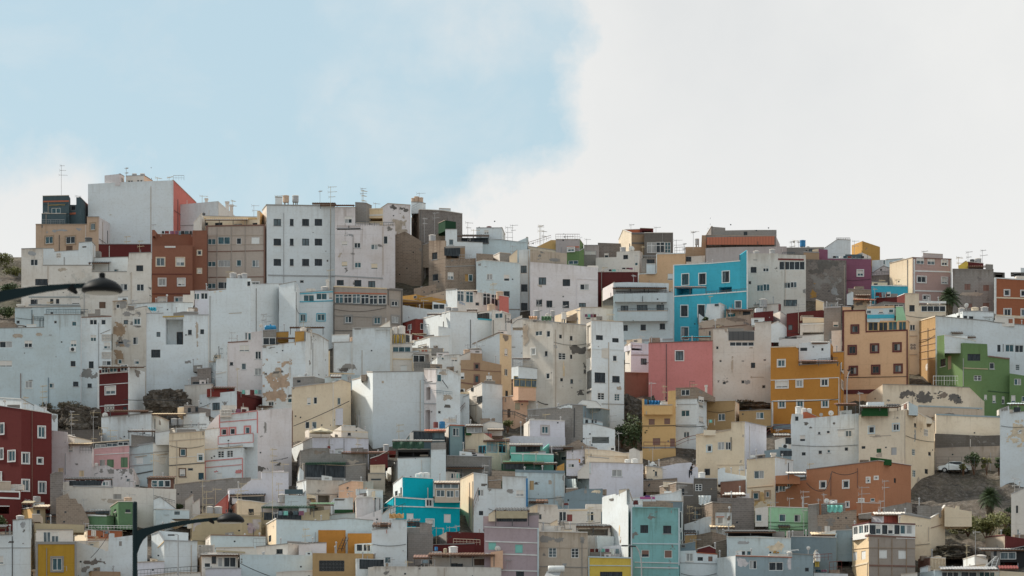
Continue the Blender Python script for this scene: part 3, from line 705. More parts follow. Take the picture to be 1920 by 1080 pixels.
def parse(text, cur=None):
    B = cur['blocks'][-1] if cur else None
    def nums(s): return [float(x) for x in s.split(',')]
    for ln in text.strip().split('\n'):
        ln = ln.strip()
        if not ln or ln[0] == '#': continue
        k, rest = ln[0], ln[1:].strip()
        if k == 'H':
            base, lab = rest.split(' ', 1); cur = dict(base=float(base), lab=lab, blocks=[], items=[], cnt={}, things=[], name='house')
            if lab.startswith('wall:'): cur['name'] = 'wall'; cur['lab'] = lab[5:]
            HOUSES.append(cur)
        elif k == 'B':
            opts, ch = rest.split(':', 1) if ':' in rest else ('', rest)
            B = Blk(); B.off = 0; B.c = ['W']; B.bot = cur['base']; B.d = None; B.wr = .3; B.win = []; B.bands = []; B.pipes = []; B.patch = []; B.dep = None; B.name = 'wall' if not cur['blocks'] else 'upper_wall'
            for op in opts.split():
                a, v_ = op.split('=')
                if a == 'c': B.c = v_.split(',')
                elif a == 'off': B.off = float(v_)
                elif a == 'bot': B.bot = float(v_)
                elif a == 'd': B.d = nums(v_)
                elif a == 'wr': B.wr = float(v_)
                elif a == 'dep': B.dep = float(v_)
                elif a == 'n': B.name = v_
            faces = []; last = None
            for part in ch.split('|'):
                pts = [tuple(nums(p)) for p in part.split()]
                if last is not None: pts = [last]+pts
                faces.append(pts); last = pts[-1]
            B.faces = faces; B.corners = [faces[0][0]]+[f[-1] for f in faces]
            def hf(px, B=B):
                for i in range(len(B.corners)-1):
                    if B.corners[i][0] <= px <= B.corners[i+1][0]: return i
                return 0 if px < B.corners[0][0] else len(B.corners)-2
            B.hasface = hf; cur['blocks'].append(B)
        elif k == 'W':
            for w in rest.split():
                p = w.split(','); ty = p[4] if len(p) > 4 else 'w'; tr = p[5] if len(p) > 5 else None
                B.win.append((float(p[0]), float(p[1]), float(p[2]), float(p[3]), ty, tr))
        elif k == 'R':
            for w in rest.split(): p = w.split(','); B.bands.append(tuple(float(x) for x in p[:5])+(p[5],))
        elif k == 'Q':
            for w in rest.split(): p = w.split(','); B.pipes.append(tuple(float(x) for x in p[:4])+(p[4],))
        elif k == 'P':
            for w in rest.split(): p = w.split(','); B.patch.append(tuple(float(x) for x in p[:4])+(p[4],))
        elif k == 'I': cur['items'] += [i.strip() for i in rest.split(';') if i.strip()]
def build_all():
    jr = random.Random(3)
    rb_ = random.Random(99)
    for h in HOUSES:
        if h['base'] < 700 or h['name'] != 'house': continue
        B0 = h['blocks'][0]; xs0, xs1 = B0.corners[0][0], B0.corners[-1][0]
        if xs1-xs0 < 34: continue
        for q in range(rb_.choice((0, 1, 1, 2))):
            w_ = rb_.uniform(11, 26); xa = rb_.uniform(xs0+2, xs1-w_-2); f_ = [p for f in B0.faces for p in f]; yt = None
            for (a0, y0), (a1, y1) in zip(f_, f_[1:]):
                if a0 <= xa+w_/2 <= a1 and a1 > a0: yt = y0+(y1-y0)*(xa+w_/2-a0)/(a1-a0)
            if yt is None: continue
            hh = rb_.uniform(4, 9); c_ = rb_.choice(('W', 'w', 'conc', 'bblk', 'crw', 'wp', 'W', 'stn', 'blk')); sl = rb_.uniform(-1.5, 1.5)
            parse_one(h, 'B c=%s off=%.1f bot=%.1f wr=.7 dep=2 n=roof_room : %.1f,%.1f %.1f,%.1f' % (c_, rb_.uniform(1.5, 3), yt+3, xa, yt-hh-sl, xa+w_, yt-hh+sl))
            if hh > 5.5: parse_one(h, 'W %.1f,%.1f,%.1f,%.1f,%s' % (xa+w_*rb_.uniform(.3, .7), yt-hh*.42, min(8, w_*.4), hh*.45, rb_.choice('wbvo')))
    for h in HOUSES: h['D'] = DY(h['base'])+jr.uniform(-.25, .25)
    for h in HOUSES:
        x0, x1 = h['blocks'][0].corners[0][0], h['blocks'][0].corners[-1][0]
        dd = 9.0
        for g in HOUSES:
            if g is h: continue
            a, c = g['blocks'][0].corners[0][0], g['blocks'][0].corners[-1][0]
            if min(c, x1)-max(a, x0) > 6 and g['D'] > h['D']+.5: dd = min(dd, g['D']-h['D']-.4)
        h['dep'] = max(2.5, dd)
        cx = (x0+x1)/2; root = thing(h['name'] if h['name'] != 'wall' else 'retaining_wall', h['lab'], 'house' if h['name'] == 'house' else 'wall', (X(cx, h['D']), h['D'], gz(X(cx, h['D']), h['D'])))
        if h['name'] == 'house': root['group'] = 'houses stacked up the hillside'
        h['root'] = root; root_loc = Vector(root.location)
        for i, B in enumerate(h['blocks']):
            if B.dep is None: B.dep = max(1.2, h['dep']-max(0, B.off)) if i == 0 else max(1.2, min(5, h['dep']-B.off))
            build_block(h, B, i == 0)
        ITEM = dict(ant=antenna, tank=tank, btank=btank, dish=dish, can=canopy, rail=railing, chim=chimney, line=laundry, barrel=barrel, tarp=tarp)
        for it in h['items']:
            k, a = it.split(' ', 1); args = []
            for x in a.split(','):
                try: args.append(float(x))
                except ValueError: args.append(x)
            ITEM[k](h, *args)
        if h['name'] == 'house' and x1-x0 > 25:
            B0 = h['blocks'][0]; D_ = h['D']+1.2; ra = jr
            if ra.random() < .55 and not any(i.startswith('ant') for i in h['items']):
                for q in range(ra.choice((1, 1, 2))):
                    px = ra.uniform(x0+4, x1-4); antenna(h, px, min(y for f in B0.faces for _, y in f)-ra.uniform(9, 17))
            if h['base'] > 720 and ra.random() < .07: qx = ra.uniform(x0+6, x1-14); laundry(h, qx, qx+ra.uniform(8, 14), min(y for f in B0.faces for _, y in f)-4, 6, .8)
            for q in range(ra.choice((0, 1, 2, 2)) if h['base'] > 620 else 0):
                px = ra.uniform(x0+3, x1-3); Bq = roofz_at(h, px); z0 = Bq.zr; hh = ra.uniform(.7, 1.3); MB().tube((0, 0, 0), (0, 0, hh), .06, n=6).lathe([(.11, hh), (.11, hh+.12), (.03, hh+.18)], 8).obj('vent_pipe', METAL, root, (X(px, dat(Bq, px)+.5), dat(Bq, px)+.5, z0))
            if h['base'] > 600 and ra.random() < .5:
                px = ra.uniform(x0+8, x1-8); Bq = roofz_at(h, px); w_ = ra.uniform(.5, 1.2); MB().box(-w_, w_, 0, 1.4, 0, ra.uniform(.5, 1.0)).obj('roof_hutch', wallmat(ra.choice(('w', 'conc', 'W', 'bblk')), .6), root, (X(px, dat(Bq, px)+.8), dat(Bq, px)+.8, Bq.zr))
        # children keep the world coordinates they were built in
        for ch in [o for o in bpy.data.objects if o.parent == root]: ch.location = Vector(ch.location)-root_loc
        # labels of what stands on this house
        groups = {}
        def wordof(kd):
            w_ = {'antenna': 'tv aerial', 'dish': 'round satellite dish', 'laundry': 'line of drying washing', 'blue_tank': 'bright blue horizontal water tank'}.get(kd)
            if kd.startswith('tank_'): w_ = ('pale' if kd in ('tank_sgrey', 'tank_w', 'tank_lite', 'tank_conc', 'tank_teal') else 'blue' if 'blue' in kd else 'red' if 'dred' in kd else 'beige' if kd in ('tank_khak', 'tank_cr', 'tank_be') else 'dark')+' upright water tank'
            if kd.startswith('barrel_'): w_ = ('red' if 'red' in kd else 'blue' if 'blue' in kd else 'white' if 'lite' in kd else 'grey')+' barrel'
            if kd.startswith('tarp_'): w_ = {'tarp_oran': 'orange', 'tarp_gr2': 'light green', 'tarp_khak': 'tan', 'tarp_yel': 'yellow', 'tarp_blue': 'blue', 'tarp_cyan': 'cyan', 'tarp_whit': 'white', 'tarp_mnt2': 'teal', 'tarp_dgreen': 'dark green'}.get(kd, 'green')+' sheet'
            return w_
        for o, kd, px in h['things']: groups.setdefault(wordof(kd), []).append((px, o))
        for word, lst in groups.items():
            lst.sort(key=lambda t: t[0]); n_ = len(lst)
            for i, (px, o) in enumerate(lst):
                pos = '' if n_ == 1 else ('left ' if i == 0 else 'right ') if n_ == 2 else ('left ', 'middle ', 'right ')[i] if n_ == 3 else ('leftmost ', 'second ', 'third ', 'fourth ', 'fifth ', 'sixth ', 'seventh ')[min(i, 6)]
                o['label'] = ' '.join((pos+word+' on the '+h['lab']).split()[:16])
DATA = r'''
# ---------------- skyline, left
H 470 slate blue rooftop house with red eaves tiles at far left
B c=slate wr=.1 : 80,368 129,367 | 132,372
W 105,395,17,10
R 81,378,129,377,2.5,tile 90,385,122,384,1.5,gold 80,401,129,401,1.2,dk
B c=slate off=-1 bot=425 wr=.1 : 78,401 124,401
B c=slate off=.5 bot=425 wr=.1 : 131,384 143,384 143,370 150,370 | 168,388
W 137,390,9,9,v
R 124,401,142,400,3.5,tile
B c=slate off=3 bot=430 wr=.1 : 168,402 196,401
I ant 115,309;ant 144,366;rail 78,420,121,420,8,sgrey,-1.5
H 492 beige stone house with brown framed windows under the slate rooftop
B c=be,wp wr=.3 : 67,421 163,421 163,407 185,407 | 200,415 213,424
W 92,450,14,13,T,brown 132,450,17,13,T,brown 130,466,12,10,p,wood 174,425,8,12,T,brown
P 115,433,85,7,sgrey
R 67,421,163,421,1.2,brown
H 474 huge blank white block with salmon right flank on the skyline
B c=W,salm wr=.1 dep=9 : 165,345 240,341 325,338 | 368,380
B c=wp,wp off=2 bot=346 : 196,329 225,326 | 233,331
W 229,337,3,8
B c=w,cr off=2.5 bot=344 : 236,330 270,329 | 286,339
W 242,340,4,3,v 247,340,4,3,v 259,339,4,3,v 265,339,4,3,v
I tank 252,325,9;tank 267,325,9;ant 237,314;ant 295,332;ant 317,331;rail 325,338,345,338,9,sgrey,6
H 468 plain white block with two chimneys beside the salmon flank
B c=W,w wr=.1 : 331,384 409,377 | 441,405
I ant 379,366;chim 426,378,6;chim 434,384,6;chim 387,372,5;ant 436,375
H 512 low dark red wall house between beige stone and red-brown houses
B c=dred wr=.1 : 185,458 283,458
Q 205,461,482,1,w
H 625 tall worn white house with stepped terraces at far left
B c=w wr=.8 : 40,467 80,466 80,498 172,498 172,510 238,510 242,475 284,474
W 64,492,14,12 78,529,24,12,b 64,566,13,9,b 97,565,6,9,b 108,565,6,9,b 142,565,15,11,s 262,503,13,11,b 232,538,14,12 263,539,14,13 192,572,12,12,p,wood 257,600,10,10
R 54,557,150,557,1.5,gb 54,572,150,572,1.5,gb
Q 90,499,530,1,stn 246,510,575,.8,stn
P 55,475,28,10,sgrey 120,506,30,8,stn 240,512,18,10,stn 150,540,50,70,stw
B c=W off=1.5 bot=500 wr=.2 : 81,466 99,466 102,472 147,469 148,455 172,453 | 179,461
W 110,479,8,8,x,w 158,463,8,3,v
B c=whit off=3.5 bot=512 wr=.1 : 165,484 240,482
W 218,507,9,5
I can 166,205,492,18,dgr,1.5,2;tank 166,445,14,dgr
H 640 low pale blue house with drain pipes under the left street lamp
B c=lb wr=.3 : 28,577 151,575
W 34,604,6,6,v 38,613,10,4 50,613,10,4,b 97,587,5,5,v
R 28,577,60,577,1.5,conc
Q 60,581,615,1.2,slate 75,597,615,1,slate 81,597,615,1,slate
I rail 87,590,151,590,10,gb;rail 60,600,82,600,6,slate;chim 40,571,12
H 580 red-brown house with white framed windows and recessed roof terrace
B c=rb wr=.0 : 285,461 361,460
W 301,491,15,15,t,cr 338,491,15,15,t,cr 304,529,13,13,t 340,529,13,13,t 304,562,14,8,t 335,562,14,8,t 319,463,20,3
R 285,514,361,514,1.2,dred 285,551,361,551,1.2,dred
B c=rb off=1 bot=570 wr=.0 dep=8 n=stair_tower : 361,432 388,432
W 374,474,7,8,t,cr 374,508,7,8,t,cr
B c=rb off=3.2 bot=462 wr=.0 : 285,439 361,438
B c=rb off=1 bot=441 : 285,431 290,431
I line 302,360,433,7,2;ant 287,420;ant 364,492
H 560 tan stone faced flats with striped awning and glazed bays
B c=tan wr=.2 : 388,424 497,422
W 397,453,15,11 420,451,23,14,g 448,452,9,12 479,451,15,13,h 397,495,15,10 420,494,23,13,g 448,493,9,12 479,494,13,13 397,536,15,10 420,535,23,13,g 448,534,9,12 479,535,13,12,t
R 388,424,497,422,2.5,bwall 388,472,497,470,1.5,bwall 388,520,497,519,1.5,bwall 388,442,497,441,.6,stn 388,459,497,458,.6,stn
Q 388,424,560,4,bwall 496,422,560,3,bwall 407,426,558,1.5,tan2 434,425,558,1.5,tan2 460,424,558,1.5,tan2
B c=cr,yel off=.5 bot=424 : 379,405 482,407 482,395 487,395 | 498,407
W 387,420,6,5,b 410,420,14,5,b 446,421,16,4 478,420,9,4,b
R 380,410,482,410,3,yel
B c=w,w off=-.3 bot=432 : 363,418 378,400 | 384,412
I can 384,464,411,10,w,-.5,2;ant 476,384;tank 382,399,6,dgr
H 560 tall white flats with three rows of dark framed windows
B c=w,W wr=.2 : 492,394 500,384 | 530,384 628,387
W 520,417,14,13,b 547,417,7,13,b 573,417,13,13,b 597,417,14,13,b 520,454,14,13,b 547,454,7,13,b 573,454,13,13,b 597,454,14,13,b 520,492,14,13,b 547,492,7,13,b 573,492,13,13,b 597,492,14,13,b 614,489,3,4,v 587,436,2,2,v 611,471,2,2,v
R 500,384,628,386,2,conc 502,516,628,518,2.5,sgrey 492,394,500,384,2,conc
B c=W off=2 bot=386 : 516,370 529,370
I tank 536,366,12,be;tank 554,366,12;ant 520,366;ant 600,357;can 585,628,380,7,conc,1,4
H 563 worn white flats with beige shutters right of tall white flats
B c=wp wr=.8 : 628,389 666,389 666,418 712,419 712,423 741,422
W 653,412,14,13 654,427,44,8,o 646,456,12,8,s 670,460,12,10 702,463,13,10 646,495,12,10,s,cr 671,497,12,10 702,499,13,11,s,cr 723,450,8,15 638,530,13,10,b 671,531,13,12,b 697,533,13,12,b 566,528,7,5,v
R 628,517,718,522,2.5,sgrey 630,428,680,430,1,sgrey
P 648,440,34,9,sgrey 636,480,12,26,stn 660,476,8,3,conc
Q 718,425,515,1,stn 662,440,505,.8,conc
B c=conc,conc off=2 bot=420 : 666,380 687,381 | 697,386
B c=cr2 off=3.4 bot=420 : 688,392 718,391
W 704,412,26,6,o
R 688,392,718,391,2,cr 688,404,718,403,3,w
I can 600,664,384,7,bwall,1,3;rail 667,423,737,424,7,teald;ant 620,349;ant 679,352;ant 681,356;dish 725,457,9;ant 728,428
H 510 cream walled rooftop house with black plaster scars on the skyline
B c=wp wr=.5 : 712,392 727,382 770,385
P 745,392,30,10,dconc 735,386,8,8,dconc 760,395,10,6,dconc 748,430,30,60,stn
I ant 704,380
H 505 brown unrendered block walls rising above the skyline centre
B c=bblk,blk wr=.6 : 771,408 786,393 | 830,395 867,401
Q 789,395,470,1,conc
B c=W,W off=.5 bot=398 : 771,379 791,380 | 798,382
B c=W off=6 bot=402 : 823,391 845,392
I tank 775,371,8,be;tank 781,368,9,be;tank 789,370,9,be;ant 786,361;rail 772,395,786,388,8,sgrey
H 530 rough brown block yard walls below the skyline tower
B c=bblk,blk wr=.7 : 741,440 760,434 790,452 | 803,460
B c=bblk off=1 bot=500 : 745,475 803,456 834,423
I tank 810,440,12;ant 796,408;ant 815,398
H 552 narrow white house with green roof screen near skyline centre
B c=W wr=.1 : 835,430 857,430 857,453 905,455
W 846,454,9,11 881,449,4,4,v
B c=gmesh,gmesh off=.6 bot=431 n=screen : 822,419 835,413 | 855,416
I can 857,917,441,16,conc,0,3;ant 877,416
H 580 unfinished grey-brown concrete house with covered upper terrace
B c=bblk,bblk wr=.8 : 804,451 835,451 835,486 | 860,486 892,484
W 815,480,10,13,b 816,520,11,13,v 845,517,11,13 875,521,6,13,d,och 882,521,8,13 848,472,30,16,o
R 825,464,872,463,3,conc 805,500,892,498,2,conc
B c=brown off=2.2 bot=487 : 825,463 872,462
W 845,475,32,18,o
I rail 861,488,885,488,10,sgrey;tank 811,440,12;ant 876,490;ant 858,505
H 545 long white house with sheltered terrace just below the skyline
B c=lb wr=.2 : 857,455 917,457 917,449 940,450 989,456
W 890,452,50,12,o
R 918,449,989,456,1,lb
B c=W off=2.5 bot=452 : 893,427 941,427 | 947,441
W 912,435,9,7
R 893,427,941,427,1.2,sgrey
B c=lb,w off=.4 bot=458 : 972,452 989,445 | 991,458
I ant 952,425;ant 961,421;ant 1014,422;tank 917,424,9,dred;ant 888,430;can 857,917,440,8,conc,-.3,3
H 590 pale blue-white cottage block with two windows left of pipe
B c=lb wr=.3 : 893,491 906,488 975,494
W 918,519,11,11 950,521,11,12,s 950,552,11,12,b
P 898,497,6,5,conc 910,501,3,2,conc
R 893,580,990,580,1.5,conc
B c=bblk off=2.4 bot=492 : 893,475 925,477
B c=w,conc off=2 bot=494 : 925,480 937,474 | 958,476
B c=cr off=.6 bot=494 : 955,481 970,468 970,495 
I ant 907,505;ant 961,460
H 582 slim white house with a column of three brown windows
B c=W wr=.3 : 973,469 995,467
W 982,505,11,14,b 983,540,12,14,b 983,575,12,14,b
Q 991,470,580,1,stn
H 605 broad pinkish white house with slanting parapet near centre skyline
B c=wp wr=.5 : 994,491 1063,496 1121,502
W 1017,527,14,14,b 1062,530,14,13,b 1096,538,17,11 1011,568,11,13,b 1030,570,11,13,b 1061,571,12,13,b 1092,572,13,8,b 1056,556,3,3,v
Q 1081,522,590,1,wp
R 1081,522,1121,525,1.2,wp
P 1010,535,12,8,stn
B c=stn off=.8 bot=497 wr=1 : 994,468 1022,471 1063,475
P 1015,485,20,6,conc 1040,488,26,5,conc
I ant 1012,422;ant 1059,552;ant 1020,555;dish 1000,566,6
H 520 yellow gabled roof annexe with timber rail on centre skyline
B c=crw,yel : 990,462 1043,470 | 1045,471
B c=yel off=2 bot=468 : 1006,463 1033,450 1045,450 1045,466
B c=w,dgr off=1 bot=474 : 1043,460 1056,453 | 1065,464
I rail 992,462,1033,449,8,bwall,1.6;ant 1012,424;ant 1019,432
H 525 narrow green fronted house with timber roof railing at centre
B c=green,green wr=.1 dep=4 : 1063,471 1086,471 | 1095,466
W 1071,468,12,7,t 1075,492,18,7
R 1063,463,1087,463,2.5,tile
B c=lilg,green off=.4 bot=472 : 1042,449 1087,449 | 1094,459
I rail 1042,449,1087,449,10,wood,.3;ant 1064,442
H 510 low grey concrete house beside the green fronted house
B c=lilg wr=.4 : 1095,460 1123,460
W 1107,475,20,9
B c=conc off=-.5 bot=500 : 1093,478 1118,478
H 506 grey block wall house left of the olive grey tower
B c=blk wr=.3 : 1121,456 1182,458
W 1137,479,8,9
H 520 olive grey tower house with white gallery windows on skyline
B c=crw,brown wr=.2 : 1160,450 1168,431 1184,437 | 1210,437
R 1184,438,1210,438,3,dconc 1184,456,1210,456,3,dconc
B c=dconc wr=.1 off=-.6 bot=510 : 1208,437 1262,437
W 1222,464,18,20,g 1238,464,16,20,g 1252,464,11,20,m
Q 1242,437,454,1,conc
B c=tile off=3 bot=437 : 1170,431 1203,430
B c=dred off=2.6 bot=438 : 1200,428 1225,429
W 1213,433,18,5,o
I ant 1183,420;ant 1230,425;ant 1268,449
H 530 small white rooftop house with terrace above the dark red wall
B c=w wr=.3 : 1117,483 1156,482 1156,472 1199,470 | 1205,474
W 1173,482,9,8,b 1193,488,6,20,w,
I tank 1168,463,11;dish 1184,467,11;tank 1125,500,6;ant 1175,478
H 545 orange cream stepped house with white coping near blue house
B c=oran wr=.1 : 1197,514 1231,512 1231,476 1285,475
W 1257,519,10,12,s,lite
R 1197,514,1231,512,1.5,lite 1231,476,1285,475,1.5,lite
Q 1231,476,512,1.5,lite 1197,514,540,1.5,lite
B c=conc off=1 bot=510 : 1203,484 1231,484
W 1220,490,16,9,v
B c=W off=-.3 bot=512 : 1212,495 1229,495
I rail 1265,476,1284,475,12,dconc;rail 1205,484,1231,484,5,sgrey
H 525 taupe wall and white annexe behind the blue house
B c=brown wr=.2 : 1285,463 1315,463 1316,441 1324,441
B c=w off=-.8 bot=520 : 1287,481 1322,479
W 1291,486,10,9,b
I tank 1307,447,8;ant 1300,433;ant 1283,456
H 535 grey house with terracotta tiled eaves on the right skyline
B c=lilg wr=.2 : 1323,465 1380,463 1475,462
B c=conc,lilg off=.3 bot=466 n=upper_wall : 1323,441 1455,443 | 1462,458
W 1403,460,98,8,o
R 1325,459,1352,459,5,lilg
B c=tiles off=-.1 bot=457 n=tiled_eaves : 1325,445 1452,443
B c=blk,conc off=3 bot=446 : 1325,440 1334,425 | 1360,427 1360,432 1416,431 1456,431
W 1398,438,8,8,v
I ant 1300,434;rail 1380,462,1381,462,1,dgr
H 652 cyan blue house with tall white framed windows and mid terrace
B c=cyan wr=.3 dep=3 : 1263,557 1320,553 1400,547
W 1283,583,12,20,D 1315,583,12,22,D 1384,571,10,12,D 1284,625,12,22,D
R 1263,556,1320,552,2,lite 1320,552,1400,546,2,lite
Q 1263,497,650,2,lite 1401,470,582,2,lite
B c=cyan,cyan wr=.3 off=2.6 bot=557 : 1263,497 1330,494 1388,489 1388,478 | 1401,469
W 1285,524,12,20,D 1317,523,12,20,D 1361,519,12,20,D 1283,546,30,13,o 1360,544,24,12,o
R 1263,497,1330,494,1.5,lite 1330,494,1388,489,1.5,lite
I can 1263,1325,538,16,bwall,.4,2;rail 1325,552,1400,546,5,dgr
H 602 cream four storey house with glazed corner gallery under red awning
B c=w wr=.6 : 1401,475 1458,475 1460,477 1511,478
W 1413,506,11,11,b 1436,504,11,11 1425,540,12,12 1437,539,12,13 1476,535,12,11 1488,534,12,11 1482,568,25,12,b 1485,498,48,16,g 1406,530,5,6,v
R 1459,486,1507,487,3,red
Q 1472,490,575,.8,stn
P 1508,548,10,16,conc 1420,488,16,3,conc
I tank 1418,470,11;tank 1448,467,11;ant 1418,540;rail 1467,477,1490,477,4,teald
H 568 windowless grey rubble and block wall beside the purple house
B c=blk,conc wr=1 : 1505,486 1587,488
P 1525,540,16,34,och 1566,545,16,22,sgrey 1550,500,60,30,dconc 1548,528,70,30,conc
B c=brown off=1 bot=488 : 1507,473 1536,474
I ant 1545,530;dish 1527,518,7
H 556 deep purple house with one white framed window
B c=pur wr=.1 : 1535,467 1552,468 1552,485 1634,486
W 1613,512,11,11,t
R 1552,484,1634,485,1,sgrey
B c=slate off=2.5 bot=486 : 1585,477 1617,477
W 1600,484,26,5
B c=w,w off=2.8 bot=486 : 1597,481 1617,474 | 1633,481
I line 1560,1620,480,5,1.4,0
H 495 white rooftop house with sloping stair roof on right skyline
B c=W wr=.1 : 1545,466 1570,449 1595,450 1595,476
B c=cr off=1 bot=470 : 1516,473 1535,466
W 1520,470,6,6,b
B c=conc off=2 bot=475 : 1475,465 1545,464
I rail 1568,449,1594,449,3,dgr;ant 1490,450;tank 1485,470,8;ant 1484,452;ant 1497,452;tank 1515,462,6,dgr
H 498 ochre gable ended house on the right skyline
B c=och,och wr=.0 : 1597,460 1617,452 | 1650,463
I tank 1505,450,11,blue
H 524 white-blue roofscape house behind the concrete tank wall
B c=W,lb : 1635,488 1661,487 | 1692,485
W 1658,492,4,9 1684,492,5,4
B c=wp off=-1 bot=515 : 1636,512 1656,499 1668,503
W 1652,506,4,4,v
I ant 1695,484
H 545 grey concrete tank wall with balustrade below white roofscape
B c=conc wr=.7 : 1632,517 1672,515
B c=conc off=-1 bot=540 : 1668,491 1686,491
I rail 1634,516,1668,513,5,dgr
H 592 long low turquoise wall house left of dusty pink flats
B c=cyan wr=.1 : 1634,536 1702,537
R 1634,535,1702,536,1.5,lite
B c=cr off=1 bot=537 : 1635,529 1664,530
W 1642,533,8,4,v
H 585 dusty pink flats with cream flank and white floor bands
B c=cr,dpk wr=.3 : 1668,494 1711,483 | 1784,486
W 1725,490,14,11 1746,491,14,11 1771,493,10,9,t 1728,524,16,11,t 1771,526,10,11,t 1737,558,12,8,t 1685,528,3,3,v
R 1713,508,1784,510,2.5,lite 1713,545,1784,547,2.5,lite 1711,483,1784,486,1.5,bwall
Q 1714,486,580,2.5,lite 1702,487,580,1,conc 1783,487,580,2,lite
B c=lilg off=2 bot=486 : 1731,475 1768,477
I ant 1732,470;ant 1797,481
H 600 grey rendered block house with boarded windows right of flats
B c=conc,conc wr=.8 : 1786,505 1863,506
W 1814,538,11,11,p,bwall 1849,540,11,11,p,bwall 1817,573,12,8,p,bwall 1849,574,12,12,p,bwall
P 1825,552,60,8,stn
B c=yelb off=1 bot=506 : 1797,498 1804,494 1812,489 1815,493 
B c=dred off=1.5 bot=506 : 1814,491 1844,494
B c=conc off=.5 bot=506 : 1848,496 1862,497
I tank 1823,486,9,dgr;tank 1834,484,12;ant 1797,482;ant 1815,471;ant 1842,468;can 1815,1850,499,6,bwall,.5,2
H 512 small dark covered roof terraces on the far right skyline
B c=dconc wr=.3 : 1863,510 1884,511
W 1873,516,14,8,o
B c=dconc off=1 : 1895,516 1908,512 1928,512
W 1912,518,20,5,o
B c=W off=2 bot=514 : 1914,502 1928,503
H 620 burnt orange house with cream band at right edge
B c=or2 wr=.1 : 1865,521 1932,526
W 1888,549,9,10,t 1919,550,9,10,t 1889,586,12,13,t 1921,586,12,12,t
R 1865,521,1932,525,2,lite 1868,558,1932,560,2.5,cr 1865,592,1932,596,5,cr
Q 1866,521,610,4,lite
H 695 cream house with glazed gallery and high block at right
B c=crw wr=.4 dep=5 : 1697,551 1723,551 1723,572 1774,573
W 1710,578,10,12,b 1750,579,46,11,g 1711,614,10,11 1712,650,11,11,x,w
R 1723,566,1774,567,4,lite 1700,630,1720,630,1.5,stn 1700,665,1720,665,1.5,stn
I rail 1724,573,1760,573,3,dk,-.3
H 612 small dark red laundry terrace above turquoise shed
B c=dred,salm wr=.1 : 1643,559 1682,557 | 1697,551
W 1666,552,8,9
B c=conc off=-1 bot=590 : 1625,577 1657,566 1697,569
W 1676,575,36,9,g
I line 1640,1668,548,10,.5;can 1600,1643,562,8,tile,.5,2;ant 1640,540
H 605 rubble strewn tan terrace wall under the purple house
B c=cr wr=1 : 1600,558 1635,560
P 1615,568,22,10,conc
B c=bblk off=1 bot=560 : 1590,542 1633,544
B c=W off=-1 bot=570 : 1588,552 1597,547 1600,548 1600,568
I can 1605,1632,553,5,stn,0,2
H 755 cream orange house with maroon window frames and wooden gallery
B c=oran wr=.2 : 1580,583 1623,582 1623,601 1702,601 | 1705,605
W 1603,617,11,12,T,dred 1598,656,12,13,T,dred 1640,653,12,13,T,dred 1682,651,12,13,T,dred 1600,695,12,13,T,dred 1642,693,12,13,T,dred 1684,691,12,13,T,dred 1637,612,18,16,c,gold 1656,612,16,16,c,gold 1674,611,16,16,c,gold 1692,611,14,16,c,gold
R 1580,583,1623,582,2.5,dred 1623,622,1702,619,2.5,dred 1586,708,1702,706,1,dk 1583,735,1702,733,8,dred
Q 1581,583,740,3,dred 1624,583,622,2,dred 1701,620,730,2.5,dred
B c=lb off=.8 bot=602 : 1626,578 1677,576
W 1629,585,9,7 1652,584,9,7 1671,583,9,7
R 1626,594,1678,593,7,cyan 1623,577,1680,575,4,oran
B c=oran off=2 bot=584 : 1580,575 1596,576
B c=mint off=.3 bot=601 : 1680,575 1693,575 1699,598
'''
